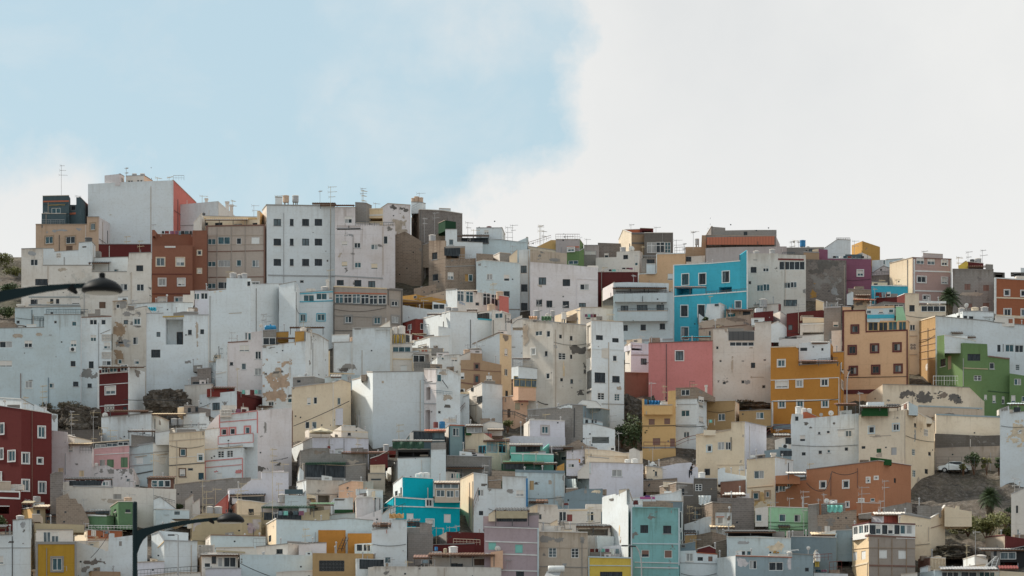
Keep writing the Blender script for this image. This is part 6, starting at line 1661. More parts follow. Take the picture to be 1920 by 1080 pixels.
DATA += r'''
# ---------------- lower band, left and centre
H 960 deep red house with white framed windows at left edge
B c=dr2,dr2 wr=.0 : -8,760 40,767 | 97,776
W 3,804,8,19,t 78,810,12,20,t 1,851,9,19,t 22,855,12,19,t 48,859,12,19,t 75,864,9,10,t 48,910,12,20,t 79,914,12,20,t -1,895,7,18,t
Q 60,770,940,1,bwall
I ant 47,743;dish 8,752,6,w
H 835 white shed roofs peeping over the deep red house
B c=W,W wr=.3 : -8,745 40,748 | 100,780 108,786
R -8,745,40,748,1.5,lite
B c=W off=.6 bot=790 : 64,757 97,775
I ant 45,745;ant 80,722
H 990 dark red porch with white parapet trim at left edge
B c=dr2 wr=.1 : -8,920 38,922
W 5,957,24,13,o
R -8,933,38,935,3,lite -8,921,38,922,3,lite -8,949,18,949,1.5,lite
Q 37,922,935,2,lite
B c=stn off=1 bot=924 : -8,903 20,904
I barrel 69,931,14,sgrey
H 935 pinkish white house with scabbed wall patch beside deep red house
B c=wp wr=.4 : 97,807 126,810 127,828 136,833 172,838 | 176,842
W 133,841,9,13 114,882,10,9,p,cr2 153,888,9,11,p,cr2
P 141,860,18,20,stn 142,872,8,6,conc 120,830,8,4,conc
Q 123,850,890,.8,sgrey
B c=w off=.4 bot=835 : 128,817 140,820 | 172,827
I can 128,172,832,10,cr2,-.2,2;rail 150,850,172,850,12,dgr;ant 134,770;ant 175,780;rail 127,820,140,820,5,w
H 845 small white roof annexe right of the deep red house
B c=W wr=.6 : 97,775 108,777
P 102,790,10,22,conc
H 870 wall:grey block retaining wall above the pinkish white house
B c=dconc wr=.6 : 108,806 192,805
H 858 long white roof wall house under brown corrugated shelter
B c=W,W wr=.6 : 190,783 240,779 283,776 | 317,790
P 300,794,26,10,conc 222,822,20,5,stn
I can 205,278,770,12,wood,.3,3;dish 197,779,11;ant 200,795;tank 327,784,13,sgrey;tank 339,784,10,sgrey;can 283,345,776,10,cr2,.4,3;ant 175,772;ant 135,775
H 800 tall maroon striped house with white flank and glass attic
B c=dred,W wr=.2 : 186,694 242,689 | 272,697
W 207,732,18,14,t 205,765,17,12,x,w 234,766,7,7,b 197,693,12,13,g 213,692,14,12,g 233,690,13,12,g
Q 185,695,800,3,lite 242,689,790,2,lite
R 186,701,242,697,1.5,w 186,722,242,718,1.2,lite 186,762,242,758,1.2,lite
P 257,700,30,20,conc
I ant 193,720;ant 190,770;dish 237,738,4;can 185,270,687,1,conc,-.1,3
H 908 pale pink house with green blinds and ribbon window
B c=pp,pp wr=.2 : 175,841 242,835
W 207,869,13,15,p,gr2 233,867,13,19,p,gr2
R 175,841,242,835,1.2,lite 178,853,242,849,1.5,lite
B c=dgr off=.4 bot=841 : 175,831 242,826
W 188,836,20,7,g 210,834,20,7,g 231,832,20,7,g
R 175,830,242,825,2,cr
I ant 175,820;ant 190,800;ant 207,805
H 940 wall:patchy pink and grey rubble wall under pale pink house
B c=wp wr=1 : 172,875 200,872 215,880 250,878 | 262,900
P 225,890,20,22,conc 205,885,18,10,conc 245,885,10,24,conc 188,882,10,14,conc
I tank 192,862,10,conc;tank 181,868,8,w;dish 180,890,12,w
H 908 white-blue house with stacked curved bays and grey bands
B c=lb,W wr=.2 : 243,838 287,831 | 318,829
W 262,864,13,13,h,lite 305,864,13,14,h,lite 304,822,14,12,h,lite
R 243,838,287,831,1.5,sgrey 287,831,318,829,1.5,sgrey 243,853,287,849,1.2,sgrey 287,848,318,846,1.2,sgrey 243,874,318,870,1.2,sgrey 250,890,318,883,2,dgr 253,857,276,854,1.5,stn 294,853,314,851,1.5,stn 294,814,314,812,1.5,stn
B c=conc off=.8 bot=835 : 246,816 290,820
B c=W off=.2 bot=832 : 291,812 318,808
I can 240,291,807,16,conc,.2,3;ant 285,852;ant 262,815;rail 240,812,285,820,4,dgr
H 918 beige house with teal door and small brown windows
B c=cr wr=.4 : 317,813 384,809
W 343,848,10,13,t,wood 376,858,9,12,t 342,886,10,13,t,wood 377,893,10,13,d,teald 357,880,10,5,v
R 317,827,384,822,1,stn 317,858,384,855,.8,lite 317,873,384,868,1.5,dgr
P 380,813,3,10,dgr 345,895,20,6,stn
I ant 378,800
H 850 low white terrace house with cylinder tanks above beige house
B c=w,W wr=.3 : 318,806 330,803 | 385,799 385,806
B c=W off=.6 bot=802 : 344,777 374,775 | 392,774
B c=cr off=1.6 bot=778 : 333,764 345,763
B c=blk off=1.4 bot=778 : 345,760 366,761 366,763 395,768
W 355,769,6,9,b 369,767,5,10,b
I ant 380,795;rail 325,800,390,798,3,dk,-.2
H 888 white block stair wall between beige and pink trimmed houses
B c=W wr=.2 : 384,806 411,803
B c=wp off=.6 bot=806 wr=.8 : 388,802 404,782 412,776 412,800
H 912 white house with pink trims and cracked grey flank
B c=W,wp wr=.4 : 411,779 450,774 483,770 | 512,767 547,765
W 420,810,9,11,T,pink 436,809,9,11,T,pink 464,807,8,12,T,pink
R 411,792,483,786,1.5,pink 411,779,483,770,1.8,pink
Q 483,772,812,1.8,pink 412,780,803,1.5,pink 548,770,840,1,bwall
P 497,805,6,30,conc 490,820,10,6,conc 490,880,30,14,dconc 520,872,20,12,dconc
B c=W off=-.6 bot=836 n=balcony : 409,819 475,813
R 409,818,475,812,1.2,pink 409,833,475,829,1.2,pink
Q 409,818,833,1.2,pink 475,813,829,1.2,pink
B c=W,W off=-1.6 bot=910 : 384,845 455,839 | 461,842
W 414,852,12,13,m 431,851,12,13,m 411,893,11,13,h,lite 446,896,9,16,h,lite
R 384,865,456,859,1.8,pink 384,877,456,871,1.2,pink 384,843,456,837,2,cr
Q 455,860,905,1.5,pink 385,866,905,1.2,pink
P 446,886,18,10,pink 404,885,14,4,pink
B c=w off=1.2 bot=780 : 412,768 434,767
W 424,774,18,10,x,w
I line 440,466,767,7,.5;ant 474,780;ant 433,820;rail 410,843,455,837,3,conc,-1.6
H 790 white hut with red sheet parapet and washing
B c=W,dred wr=.2 : 374,740 444,733 | 494,745
W 405,762,14,14,b 390,762,5,5,v
R 444,736,494,748,6,dred
P 425,757,30,10,conc
B c=red off=1 bot=742 : 388,729 440,727
I can 398,440,726,8,bwall,.5,3;line 452,490,731,10,1;ant 404,695;ant 371,730;ant 445,690
H 782 white house with lattice end under stained gable
B c=w wr=.3 : 346,723 396,720 | 400,722
I ant 371,731
H 768 grey block shed against the massive white gable
B c=blk wr=.4 : 358,708 370,706 370,692 396,690
W 375,718,30,6,v
H 752 white stepped house with tiny windows and roof rail
B c=W,W wr=.3 : 391,686 405,683 405,673 | 427,671
R 396,701,424,697,1.5,w
Q 427,673,725,1,w
I rail 400,684,406,675,12,slate;rail 412,672,418,672,18,slate;ant 384,680
H 750 pale house with three curtained windows under blue tank
B c=wp wr=.3 : 427,643 441,641 463,640 463,624 492,620
W 458,653,19,12 484,666,11,15 434,682,6,6,b 457,687,9,12 484,697,13,13 468,631,6,14
R 427,642,465,640,2,bwall
Q 427,645,720,1,w
I ant 434,622;ant 429,650;ant 444,690;dish 489,611,7,w
H 780 white gable house with big sand coloured bare patch
B c=W,W wr=.7 : 492,650 545,643 573,640 573,622 | 596,628 616,640
P 516,716,60,110,be 515,700,46,20,stn 519,699,26,7,dconc 497,702,12,5,dconc 545,744,18,6,dconc 510,652,24,5,conc 517,662,12,3,conc 543,690,4,60,w
W 508,757,10,8,t 543,751,8,8,t
B c=och off=.6 bot=645 : 553,622 574,621
B c=conc off=2.4 bot=650 : 493,620 518,619
W 505,640,24,14,g
B c=och off=2.8 bot=640 : 517,623 541,622
I btank 507,610,22;tank 569,614,12,w;tank 580,617,11,w;can 543,607,613,14,wood,1.6,4;can 518,553,633,14,dgr,.8,3;ant 493,588;ant 499,591;ant 569,602
H 772 grey-white hut with corrugated edge below the sand patch
B c=wp wr=.4 : 484,764 513,763 | 548,770
W 492,766,20,5,x,w
I can 484,512,761,3,conc,-.2,2
H 835 cream house with two pairs of windows left of white cube
B c=cr,cr wr=.3 : 547,727 580,722 623,718 | 640,712 658,718
W 579,752,7,13 591,751,7,13 636,752,6,13 576,797,8,13 589,797,9,13
R 547,727,623,717,1,stn
Q 624,720,800,1,w
P 550,727,8,10,conc
B c=conc off=1.6 bot=725 : 549,708 589,706 | 609,711
W 560,715,8,6,v
B c=lb off=1.4 bot=722 : 609,708 626,706
I ant 617,770;ant 606,790;chim 622,716,4;can 620,640,706,3,conc,.5,1
H 726 pale aqua low wall with brown ledge left of centre
B c=lb wr=.2 : 608,702 676,703
R 612,700,665,701,2,cr2
Q 617,658,705,3,cr2
W 655,711,6,14,x,w
H 838 bright white cube house with tall sunlit stepped flank
B c=W,W wr=.05 : 641,770 655,760 660,757 660,713 676,709 676,706 688,703 688,698 699,698 | 795,697
P 717,717,5,4,stn 731,722,4,3,stn 697,732,4,6,stn
B c=lav off=1 bot=795 : 625,767 643,765
B c=bblk off=1.4 bot=712 : 677,703 687,702
I ant 673,778;ant 789,770;ant 746,795;ant 731,798;rail 795,715,797,715,1,dgr
H 884 lavender roof terrace with cream parasol
B c=W,lav wr=.3 : 541,842 586,821 | 650,821 691,823
R 541,841,586,820,1.2,w
Q 617,822,848,.8,conc 645,822,850,.8,conc
B c=w,w off=2 bot=823 : 572,808 580,805 | 618,803 620,812
B c=w,w off=1.2 bot=823 : 618,812 640,798 | 667,799 690,810
W 655,814,6,5,b
B c=W,lb off=2.2 bot=812 : 640,801 645,797 | 667,798
I ant 673,778;rail 620,810,690,813,3,cr2,1;ant 680,805
H 930 derelict concrete shack house with green timber eaves
B c=conc,conc wr=.9 dep=4 : 557,862 563,845 | 585,840 617,840 618,850 668,851 672,842 690,842
W 635,870,24,8,b
P 600,850,28,14,bblk 660,880,30,40,stn
B c=w,conc off=-.8 bot=902 : 556,890 568,870 | 650,874 686,870
W 610,882,76,26,o
B c=W,W off=-1 bot=960 : 557,896 562,876 | 575,890
I can 572,648,868,26,dgreen,-.9,3;rail 574,899,648,901,4,sgrey,-1;can 640,730,848,10,bwall,1,3;ant 618,820;ant 671,820
H 962 grey white stone walled house with black double opening
B c=W,stw wr=.9 : 556,905 574,900 | 700,902
W 607,937,22,17,o 634,931,5,4,v
R 575,926,640,927,1,conc
H 968 peach coloured box hut with faded mural
B c=peach,peach wr=.5 : 635,911 659,902 | 681,903
P 651,925,8,14,dconc 651,916,4,5,dconc 651,928,3,6,lite
B c=peach off=1 bot=945 : 680,918 688,914
H 925 white house topped by green shade netting
B c=W,W wr=.3 : 721,884 746,860 | 808,858 836,842
P 763,856,34,10,gb
Q 809,845,900,2,cr2
B c=W off=-.8 bot=900 : 808,843 836,842
B c=conc off=.5 bot=845 : 808,830 836,829
B c=dgr off=2 bot=860 : 746,843 806,843
W 775,851,56,9,o
I tarp 736,828,795,840,dgreen,.2;tank 724,833,11,sgrey;can 735,810,826,16,conc,.6,3;ant 748,795
H 930 low cream roofs with red shed left of green netting house
B c=cr,cr wr=.4 : 694,872 722,871
R 694,873,722,872,1,cr
B c=dred off=1.2 bot=875 : 694,860 710,855 727,846
B c=red off=2 bot=850 : 727,845 742,845
B c=stn off=-.8 bot=920 : 690,888 722,888
W 705,899,20,4,v
I dish 714,886,4,sgrey
H 888 dark open roof workshop with red and blue barrels
B c=slate,slate wr=.2 : 762,824 773,809 | 834,810
W 793,816,36,16,o 823,816,18,12,p,slate
R 774,808,836,809,1.5,conc 760,826,834,826,2,w
B c=w off=-.5 bot=828 : 768,812 775,810
I barrel 817,792,9,red;barrel 829,791,11,blue;can 795,836,808,1,tile,.2,2;ant 786,770
H 882 slim grey-teal tower with arched window and dark corners
B c=stw,teal wr=.1 : 831,806 843,797 | 871,798
W 855,810,12,15,w
Q 843,799,860,3,teald 869,800,860,3,teald
R 843,797,871,798,2,tile
H 884 cream house with blue framed glazing under scalloped roof
B c=cr,crw wr=.3 : 872,814 907,812 | 925,824 955,827
W 905,843,14,15,c,cyan 923,838,20,21,c,cyan 942,839,16,20,c,cyan
R 908,826,955,828,1.5,bwall
B c=grn3 off=1 bot=814 : 873,800 903,800
W 889,806,28,11,g
B c=salm off=.6 bot=830 : 907,812 922,813
B c=w off=1.4 bot=815 : 905,796 920,790 943,794
I can 873,906,798,3,conc,.5,2;can 914,944,805,12,stn,0,2;can 906,956,826,2,bwall,-.3,2;ant 873,815;ant 901,828;ant 868,830
H 795 white cottage with sloping brow and iron stair
B c=w,W wr=.3 : 875,733 904,718 | 942,722
W 886,730,4,7,b 890,748,8,12,x,w 900,749,9,12,b
P 905,773,14,6,conc
Q 893,752,790,.6,stn
B c=W off=-.6 bot=800 : 848,738 872,739 880,740
B c=W off=-.7 bot=800 : 868,745 878,741
I rail 850,790,872,765,10,bwall,-1;ant 858,770;can 850,880,738,2,cr2,-.4,1;ant 893,760
H 906 grey block wall with black corrugated lean-to
B c=conc,conc wr=.4 : 837,855 922,857
B c=w off=-1 bot=905 : 825,885 840,884 862,886
I can 823,908,876,22,dk,-1.4,3;line 842,868,888,10,-1
H 985 pale terrace parapets with washing lines at lower left
B c=w wr=.5 : 97,906 140,902 200,912 330,917
W 220,931,15,9,p,conc 160,906,60,9,o 198,907,12,8 290,907,11,13,w 302,907,11,13,w 314,907,11,13,w 258,911,8,5,v
R 137,911,212,914,2,sgrey
P 215,940,60,10,stn
B c=bwall off=.6 bot=918 : 277,898 326,897
W 290,906,11,12 302,906,11,12 314,906,10,12
I line 140,195,899,10,.6;can 120,210,897,12,dgr,.2,3;ant 243,900;ant 288,850;rail 288,935,328,945,6,dgr,-.8;can 275,328,895,12,wood,.3,3
H 992 white lean-to with sloping roof wedge behind lower lamp post
B c=W wr=.3 : 288,937 300,932 330,955
R 288,955,345,955,1,conc
B c=lb off=-.6 bot=985 : 292,955 355,957
W 312,961,10,9,h,lb 332,962,10,6,b
I ant 288,905
H 1000 row of jagged brown block stub walls at lower left
B c=blk wr=.3 : 94,890 104,886 118,886 118,905
B c=bblk off=-1.5 bot=985 wr=.2 : 105,934 127,925 130,935 142,935 146,944 152,945 167,975
I ant 157,935;ant 127,950;ant 120,918
H 1002 yellow shed and dark lean-to by the deep red house
B c=yel,khak wr=.3 : 40,955 62,952 62,948 | 85,950
W 50,950,14,9,o 72,960,6,8,b
B c=dred off=1.6 bot=960 : 85,955 125,952
W 108,971,44,8,o
I can 40,62,943,8,khak,0,2;can 62,92,950,6,cr,-.3,2;can 85,133,966,14,dk,-.5,2
H 1008 small green house with white balustrade at lower left
B c=gr2 wr=.2 : 162,968 200,967 | 214,968
W 180,961,50,5,o
R 162,966,214,967,2.5,lite
B c=gr2,gr2 off=-.4 bot=990 wr=.2 : 207,951 222,941 | 250,941 257,946
W 240,958,9,6,b 216,957,4,5,b 218,966,3,7,b
I rail 166,992,250,993,7,lite,-1;ant 229,950;ant 243,925;tank 240,932,15,be;ant 230,970;can 160,205,960,5,dgr,.5,2
H 1098 white house with plaster scabs at bottom left corner
B c=W,W wr=.3 : -8,1004 24,1003 24,976 58,973 | 68,987
W 2,1050,9,16 
P 42,985,14,12,sgrey 20,1018,14,6,dconc 44,998,8,10,dconc 42,1020,6,4,conc
R -8,1027,58,1027,1,sgrey
B c=stn off=1 bot=976 : 60,965 75,965
I tank 38,966,15,sgrey;can -8,12,988,14,dgr,.2,2
H 1104 mustard yellow house with grey quoins and arched window
B c=mus2 wr=.1 : 67,1017 143,1017
W 107,1058,18,23,T,conc
R 67,1018,143,1018,5,conc
Q 69,1020,1100,4,conc 142,1020,1100,3.5,conc
B c=w off=1.4 bot=1018 : 68,994 137,994
W 88,1007,14,20 103,1007,14,20
R 68,993,137,993,1,conc
B c=khak off=2.2 bot=996 : 65,981 158,984
I line 118,125,1062,3,-.5;chim 73,1068,20
H 1048 low terracotta orange parapet house by the balustrade
B c=cr,or2 wr=.1 : 140,1005 164,994 | 229,996
R 164,1011,229,1011,1.5,cr
W 175,1000,7,10,x,w
B c=w off=-.8 bot=1060 : 138,1014 205,1013
I ant 181,1005;ant 160,980
H 1088 jagged white roof walls with grey block infill
B c=W wr=.4 : 143,1016 196,1031 197,1034 203,1033 204,1000 214,1000 214,1008 276,1000
P 175,1051,42,18,blk 160,1068,20,14,conc 225,1020,5,10,conc
B c=W off=-1 bot=1085 : 129,1080 140,1058 150,1055 152,1070
I ant 180,1005;ant 208,1050;dish 210,1066,17,sgrey;ant 163,990
H 1100 small tan hut with round dish at bottom left
B c=cr,brown wr=.1 : 163,1076 172,1071 | 226,1072
H 1093 white stepped roof house with round tank near lamp post
B c=W,W wr=.4 : 284,1003 297,998 308,1015 | 308,1013 370,1015
R 296,1027,309,1015,2,cr2 308,1013,370,1015,1.5,sgrey
B c=W off=1.2 bot=1016 : 298,995 353,999
I tank 295,1038,15,conc;tank 303,1004,8;tank 314,1002,14;tank 277,1048,9,dgr;ant 341,1035
H 1105 blue-white low wall with jars and rail beside lamp post
B c=lav wr=.2 : 256,1055 308,1053
B c=w off=-1 bot=1090 : 262,1082 330,1074 376,1074
I tank 272,1064,18,sgrey;tank 300,1070,15,conc;rail 258,1083,376,1075,14,dgr,-1
H 1025 khaki and lilac low roof house with two pale tanks
B c=khak wr=.3 : 355,988 360,971 | 380,962 490,966
P 365,985,20,30,lilg 472,990,16,24,lil 480,985,18,20,lilg
R 360,965,490,968,1,stn
B c=crw off=1 bot=975 : 320,988 356,976
I tank 393,949,14,sgrey;tank 409,949,15,sgrey;ant 380,900;ant 445,925;ant 387,920;tank 375,990,15,teal;dish 466,992,12,w;ant 473,960
H 985 cream house with red gable beside parked dark car
B c=cr,cr wr=.3 : 428,958 446,938 | 470,940 507,945
W 471,960,10,12,b
B c=salm,salm off=.8 bot=960 : 403,948 427,927 | 428,935
W 424,958,3,6,v
I ant 404,915;ant 446,920
H 968 lavender stepped roof house with little dome tank
B c=lav,lav wr=.2 : 427,920 430,917 | 452,916 466,904 472,899 490,899 490,886 541,886
P 480,890,14,14,cr
B c=dgr off=-.5 bot=945 : 432,932 495,930
W 464,936,50,8,o
I tank 479,913,14;ant 507,880;ant 531,868;can 430,497,927,14,dgr,-.6,3;ant 518,860;dish 488,945,12,w
H 1012 khaki low wall with green laundry canopy
B c=khak wr=.3 : 488,960 560,962 618,955
W 530,968,70,14,o
B c=wp off=.8 bot=965 : 490,950 515,940 530,952
I can 490,590,950,20,dgreen,-.6,4;line 520,570,958,9,-.7;can 580,626,945,20,gr2,-.3,3
H 980 cream parapet with slate roof and water jar
B c=lb,crw wr=.1 : 534,928 575,930
R 534,922,568,922,9,slate
B c=cr off=.5 bot=932 : 575,925 592,930 592,955
I tank 529,926,15,sgrey;ant 522,905
H 990 white parapet house with dark green stripe
B c=W wr=.6 : 620,942 627,934 662,934
R 627,959,662,959,7,grn3
P 640,937,30,6,dconc
B c=lb off=-.7 bot=985 : 597,975 625,965 668,962
I can 655,685,964,8,cr,0,2
H 1000 pale pink-white house with dangling black cables
B c=w,wp wr=.5 : 663,946 668,934 | 690,932 718,935
Q 703,935,970,.8,dk 712,935,970,.8,dk
B c=W off=1 bot=936 : 683,925 690,918 | 718,920 718,930
B c=wp off=-1 bot=985 : 660,975 715,955 716,975
W 670,975,14,7,g
B c=cr off=.6 bot=935 : 697,922 703,920
I line 700,702,958,6,-1
H 1010 short white wall with fish-net fence left of turquoise house
B c=W wr=.4 : 716,965 736,950 740,952 740,975
I rail 732,972,760,962,18,dgreen,-.4;rail 715,955,740,950,2,conc
H 1066 white house with ridged roof edge above khaki glazing
B c=w,lb wr=.2 : 385,1012 395,1004 | 498,1006
R 395,1003,498,1005,1.5,bwall
B c=w off=-1 bot=1050 : 372,1027 402,1022 402,1036
W 386,1030,28,15,x,w
I ant 435,1000;ant 452,905
H 1097 roof conservatory with wide windows beside blue tank
B c=brown,w wr=.3 : 364,1052 378,1042 | 446,1041
W 389,1055,12,18 401,1050,8,14,b 413,1054,9,18 431,1054,23,19,g
R 375,1042,446,1041,2,bwall
B c=lav off=-1.4 bot=1100 : 385,1068 400,1066 452,1066
I btank 430,1060,21;dish 398,1062,16;can 375,446,1040,1,conc,-.2,3
H 1098 long bluish roof wall with four round holes
B c=w,lb wr=.2 : 445,1048 450,1040 | 500,1040 588,1041
W 447,1049,3,3,v 453,1049,3,3,v 447,1054,3,3,v 453,1054,3,3,v
B c=w off=1.4 bot=1042 : 405,1028 476,1027 482,1030
R 403,1033,460,1036,3,khak
B c=w off=-1 bot=1100 : 518,1074 540,1072 590,1070
I rail 475,1024,500,1024,14,sgrey;ant 555,1070;ant 545,1060
# ---------------- lower right
H 1072 pale blue house with orange scabbed wall patch
B c=lb wr=.5 : 1363,1006 1420,1005 1483,1009
W 1390,1037,16,9 1405,1037,10,9 1368,1035,2,7
P 1447,1026,44,22,cr 1443,1022,16,10,och 1462,1024,14,12,och 1456,1036,22,7,och 1395,1018,30,6,sgrey
R 1363,1006,1483,1009,1,w
B c=dk off=1.2 bot=1008 : 1365,999 1452,1000
I can 1360,1455,996,8,dgr,-.2,4;ant 1445,940
H 1040 brown block yard walls right of aqua house
B c=bblk,bblk wr=.8 : 1306,1003 1335,997 | 1362,1004
B c=bblk off=-1 bot=1060 wr=.8 : 1338,1018 1362,1012
B c=oc2 off=.4 bot=1030 : 1284,1004 1306,1003
I ant 1295,1010;can 1284,1306,998,5,dk,.3,2
H 1082 low white house with three windows right of aqua house
B c=W wr=.2 : 1275,1033 1305,1032 1306,1037 1345,1040
W 1293,1045,13,15 1313,1048,10,7,b 1332,1048,8,9,p,bwall
R 1306,1036,1345,1039,1.5,tile 1275,1055,1345,1057,1,sgrey
B c=dred off=.8 bot=1040 : 1308,1030 1330,1024 1342,1030
B c=gb off=.6 bot=1036 : 1276,1022 1304,1016
W 1281,1024,8,5,v
I ant 1300,1010;tank 1305,1066,16,sgrey;tank 1321,1069,10,conc
H 1066 grey-blue plain walls beside the beige stone tower
B c=gb,gb wr=.1 : 1483,1006 1568,1008 | 1570,1000
B c=gb off=.5 bot=1050 wr=.1 : 1568,1008 1568,995 1598,994
B c=W off=.6 bot=1010 : 1524,1004 1567,995 1567,1007
R 1484,1007,1568,1009,1,gb
I ant 1507,930;can 1522,1570,1002,2,cr2,.4,2
H 1103 grey-blue cottage with fluted roof and white frames
B c=W,gb2,gb2 d=4,0,0,.2 wr=.3 : 1345,1046 1379,1042 | 1485,1044 1485,1039 | 1525,1041
W 1412,1059,14,16 1455,1062,27,16,g 1513,1068,7,7,b
P 1390,1056,26,22,wp 1480,1056,12,26,wp
R 1379,1042,1485,1045,1.5,tile
B c=w,W off=1.5 bot=1050 : 1525,1042 1530,1032 | 1538,1040
I ant 1473,1045;ant 1488,1050;dish 1516,1028,7;rail 1525,1052,1560,1050,12,red,.5;tank 1480,1034,10;rail 1470,1036,1497,1033,3,lite,.8
H 1092 low white terrace with flower pots and red rail
B c=W wr=.2 : 1526,1074 1590,1076
W 1532,1055,8,16,p,yelb
I rail 1555,1074,1578,1072,20,red,.2;line 1527,1550,1068,4,.2
H 1098 beige stone clad tower with wraparound glass attic
B c=cr2,tan2 wr=.1 : 1598,1009 1629,1002 | 1716,1007
W 1603,1043,8,16,h,lite 1619,1041,8,16,h,lite 1656,1039,15,16,h,lite 1692,1040,15,16,h,lite
R 1598,1010,1629,1004,3,bwall 1629,1004,1716,1008,3,bwall 1629,1060,1716,1062,3,bwall 1598,1062,1628,1055,3,cr 1598,1030,1629,1027,.6,brown 1629,1027,1716,1028,.6,brown
Q 1627,1055,1090,2,cr 1647,1010,1090,.5,brown 1672,1010,1090,.5,brown 1699,1010,1090,.5,brown
B c=lite,lite off=.15 bot=1006 wr=.0 n=glass_attic : 1599,986 1630,981 | 1716,983
W 1604,995,8,15,g 1614,993,8,15,g 1624,992,8,15,g 1636,993,11,17,o 1647,993,10,17,w 1659,993,10,17,b 1670,993,10,17,w 1682,993,10,17,b 1693,993,10,17,w 1705,993,11,17,w
R 1599,985,1630,979,2,dred 1630,980,1716,983,2,dred
I rail 1629,982,1630,982,1,dgr
H 1048 sand yellow wall house climbing the rocky slope
B c=cr,cr wr=.3 : 1684,967 1703,963 1745,972 | 1762,962 1772,948
W 1718,986,2,2,v 1722,986,2,2,v 1727,986,2,2,v
R 1690,963,1745,972,3,conc 1741,990,1765,984,1,bwall
Q 1741,988,1015,1,stn
B c=conc off=1.2 bot=968 wr=.9 : 1720,948 1742,947 1742,950 1765,948
B c=cr off=.8 bot=985 : 1771,949 1792,953 1793,948 1799,949 1799,955 1822,959
I dish 1715,1038,4,sgrey
H 1018 bright red corrugated roof room with lilac wall
B c=lav wr=.1 : 1634,968 1655,968 | 1687,965
W 1670,973,26,15,p,red
B c=cr off=-.2 bot=985 : 1686,965 1703,966
B c=conc off=.7 bot=970 : 1610,965 1634,962 1634,970
I can 1640,1702,964,2,w,-.2,2;ant 1651,938;ant 1658,900;ant 1616,912
H 1052 maroon corrugated shed with grey side at lower right
B c=stn,dred wr=.3 : 1848,1008 1884,1004 | 1932,1012
R 1848,1007,1884,1003,2,dred
B c=conc off=-1.4 bot=1070 : 1858,1032 1875,1030
W 1866,1038,6,9,b
B c=dk off=-1.2 bot=1075 : 1875,1034 1908,1027 1932,1022
W 1890,1042,30,14,g 1893,1060,34,12,o
B c=lav off=-1 bot=1080 : 1908,1028 1932,1027
W 1916,1062,10,8,p,pur
I can 1840,1932,1030,2,conc,-1.6,3;tank 1784,1042,13,lite
H 1088 white roofs and hollow block screens at lower right
B c=W,w wr=.3 : 1725,1066 1740,1062 | 1752,1064
W 1735,1076,6,6,b
B c=cr off=1.2 bot=1066 : 1724,1048 1745,1046 | 1773,1047
W 1734,1056,20,16,x,bwall 1759,1056,24,16,x,cr
B c=W,w off=1 bot=1070 : 1806,1049 1828,1042 | 1852,1050
B c=cr off=.2 bot=1075 : 1790,1066 1848,1058
I tank 1739,1042,16,cr;tank 1758,1042,14,cr;tank 1838,1040,22,sgrey;rail 1846,1068,1868,1048,5,lite
H 1106 glazed sun room along the bottom right
B c=lb wr=.1 : 1690,1078 1752,1070 | 1874,1072
W 1782,1077,32,10,g 1816,1077,30,10,g 1850,1077,30,10,g
R 1752,1069,1874,1071,1.5,w
B c=cr off=.2 bot=1090 : 1874,1070 1932,1074
B c=w off=-.4 bot=1090 : 1690,1077 1720,1074
I ant 1829,995;ant 1813,1020;can 1765,1872,1067,1,sgrey,-.2,2;can 1874,1910,1066,3,red,.1,1
H 1035 white house with slot windows at right edge
B c=w,W wr=.1 : 1896,927 1934,910
W 1907,955,4,14,b 1909,998,4,12 1927,950,5,14,b
H 728 white terraced house with orange panelled flank at right edge
B c=oc2,W wr=.3 d=9,0,2 : 1718,604 1754,593 | 1850,602 1865,605 1932,611
R 1718,625,1754,616,1,brown 1718,639,1754,632,1,brown 1718,650,1754,643,1,brown 1718,662,1754,655,1,brown 1718,675,1754,670,1.5,brown 1718,603,1754,593,2,cr
W 1873,653,6,13,b 1893,653,16,14,g 1911,654,16,14,g 1908,689,8,11,m 1730,660,1,1,v
P 1736,690,32,14,w
Q 1881,645,660,1,conc
B c=W,W off=1.2 bot=606 : 1772,593 1805,584 | 1835,584 1863,586
W 1797,594,6,5,v 1810,595,7,6,b 1821,596,8,6,b
B c=w off=1.4 bot=610 : 1866,593 1902,596
W 1895,602,8,8,p,or2
B c=W off=-.8 bot=675 : 1860,670 1885,658 1893,672
I tank 1803,577,12;tank 1846,575,14;tank 1828,576,14,cr;dish 1813,573,9;can 1785,1806,623,3,conc,-1,2;can 1813,1830,631,3,conc,-1,2;ant 1847,625
H 782 green house with roof step and barred window
B c=green,green,green d=8,0,.2,1 wr=.2 : 1757,630 1771,628 1772,651 1805,643 | 1851,645 1852,668 | 1893,672
W 1826,670,24,13,b 1860,686,9,12 1833,709,14,10,m 1848,745,5,10 1864,748,6,14 1881,750,5,14 1780,680,7,25,d,brown 1768,680,10,14,b
R 1805,690,1853,692,2,khak 1830,733,1893,737,1,dgreen 1853,668,1893,673,2,bwall
Q 1806,672,724,1,sgrey
B c=W off=.6 bot=660 : 1771,629 1812,636 1830,640
B c=green off=-.2 bot=780 wr=.2 : 1893,700 1932,706
W 1908,716,13,12 1900,748,8,14 1919,748,6,10
I rail 1750,722,1796,722,17,lite,-1.5;tank 1778,720,2,gr2
H 795 wall:long beige retaining wall with black weathered stones
B c=crw,crw,crw d=4,0,0,7 wr=.6 : 1624,742 1655,721 | 1740,723 1818,727 | 1842,750 1875,768
P 1735,745,76,24,dconc 1700,738,34,14,dconc 1776,748,50,18,dconc 1690,744,16,8,dconc 1760,742,30,16,bblk 1720,752,30,12,dconc
H 850 wall:lower beige retaining wall with pale blue coping
B c=crw,crw d=5,0,0 wr=.5 : 1745,780 1755,776 | 1876,781
R 1755,777,1876,782,2.5,gb2 
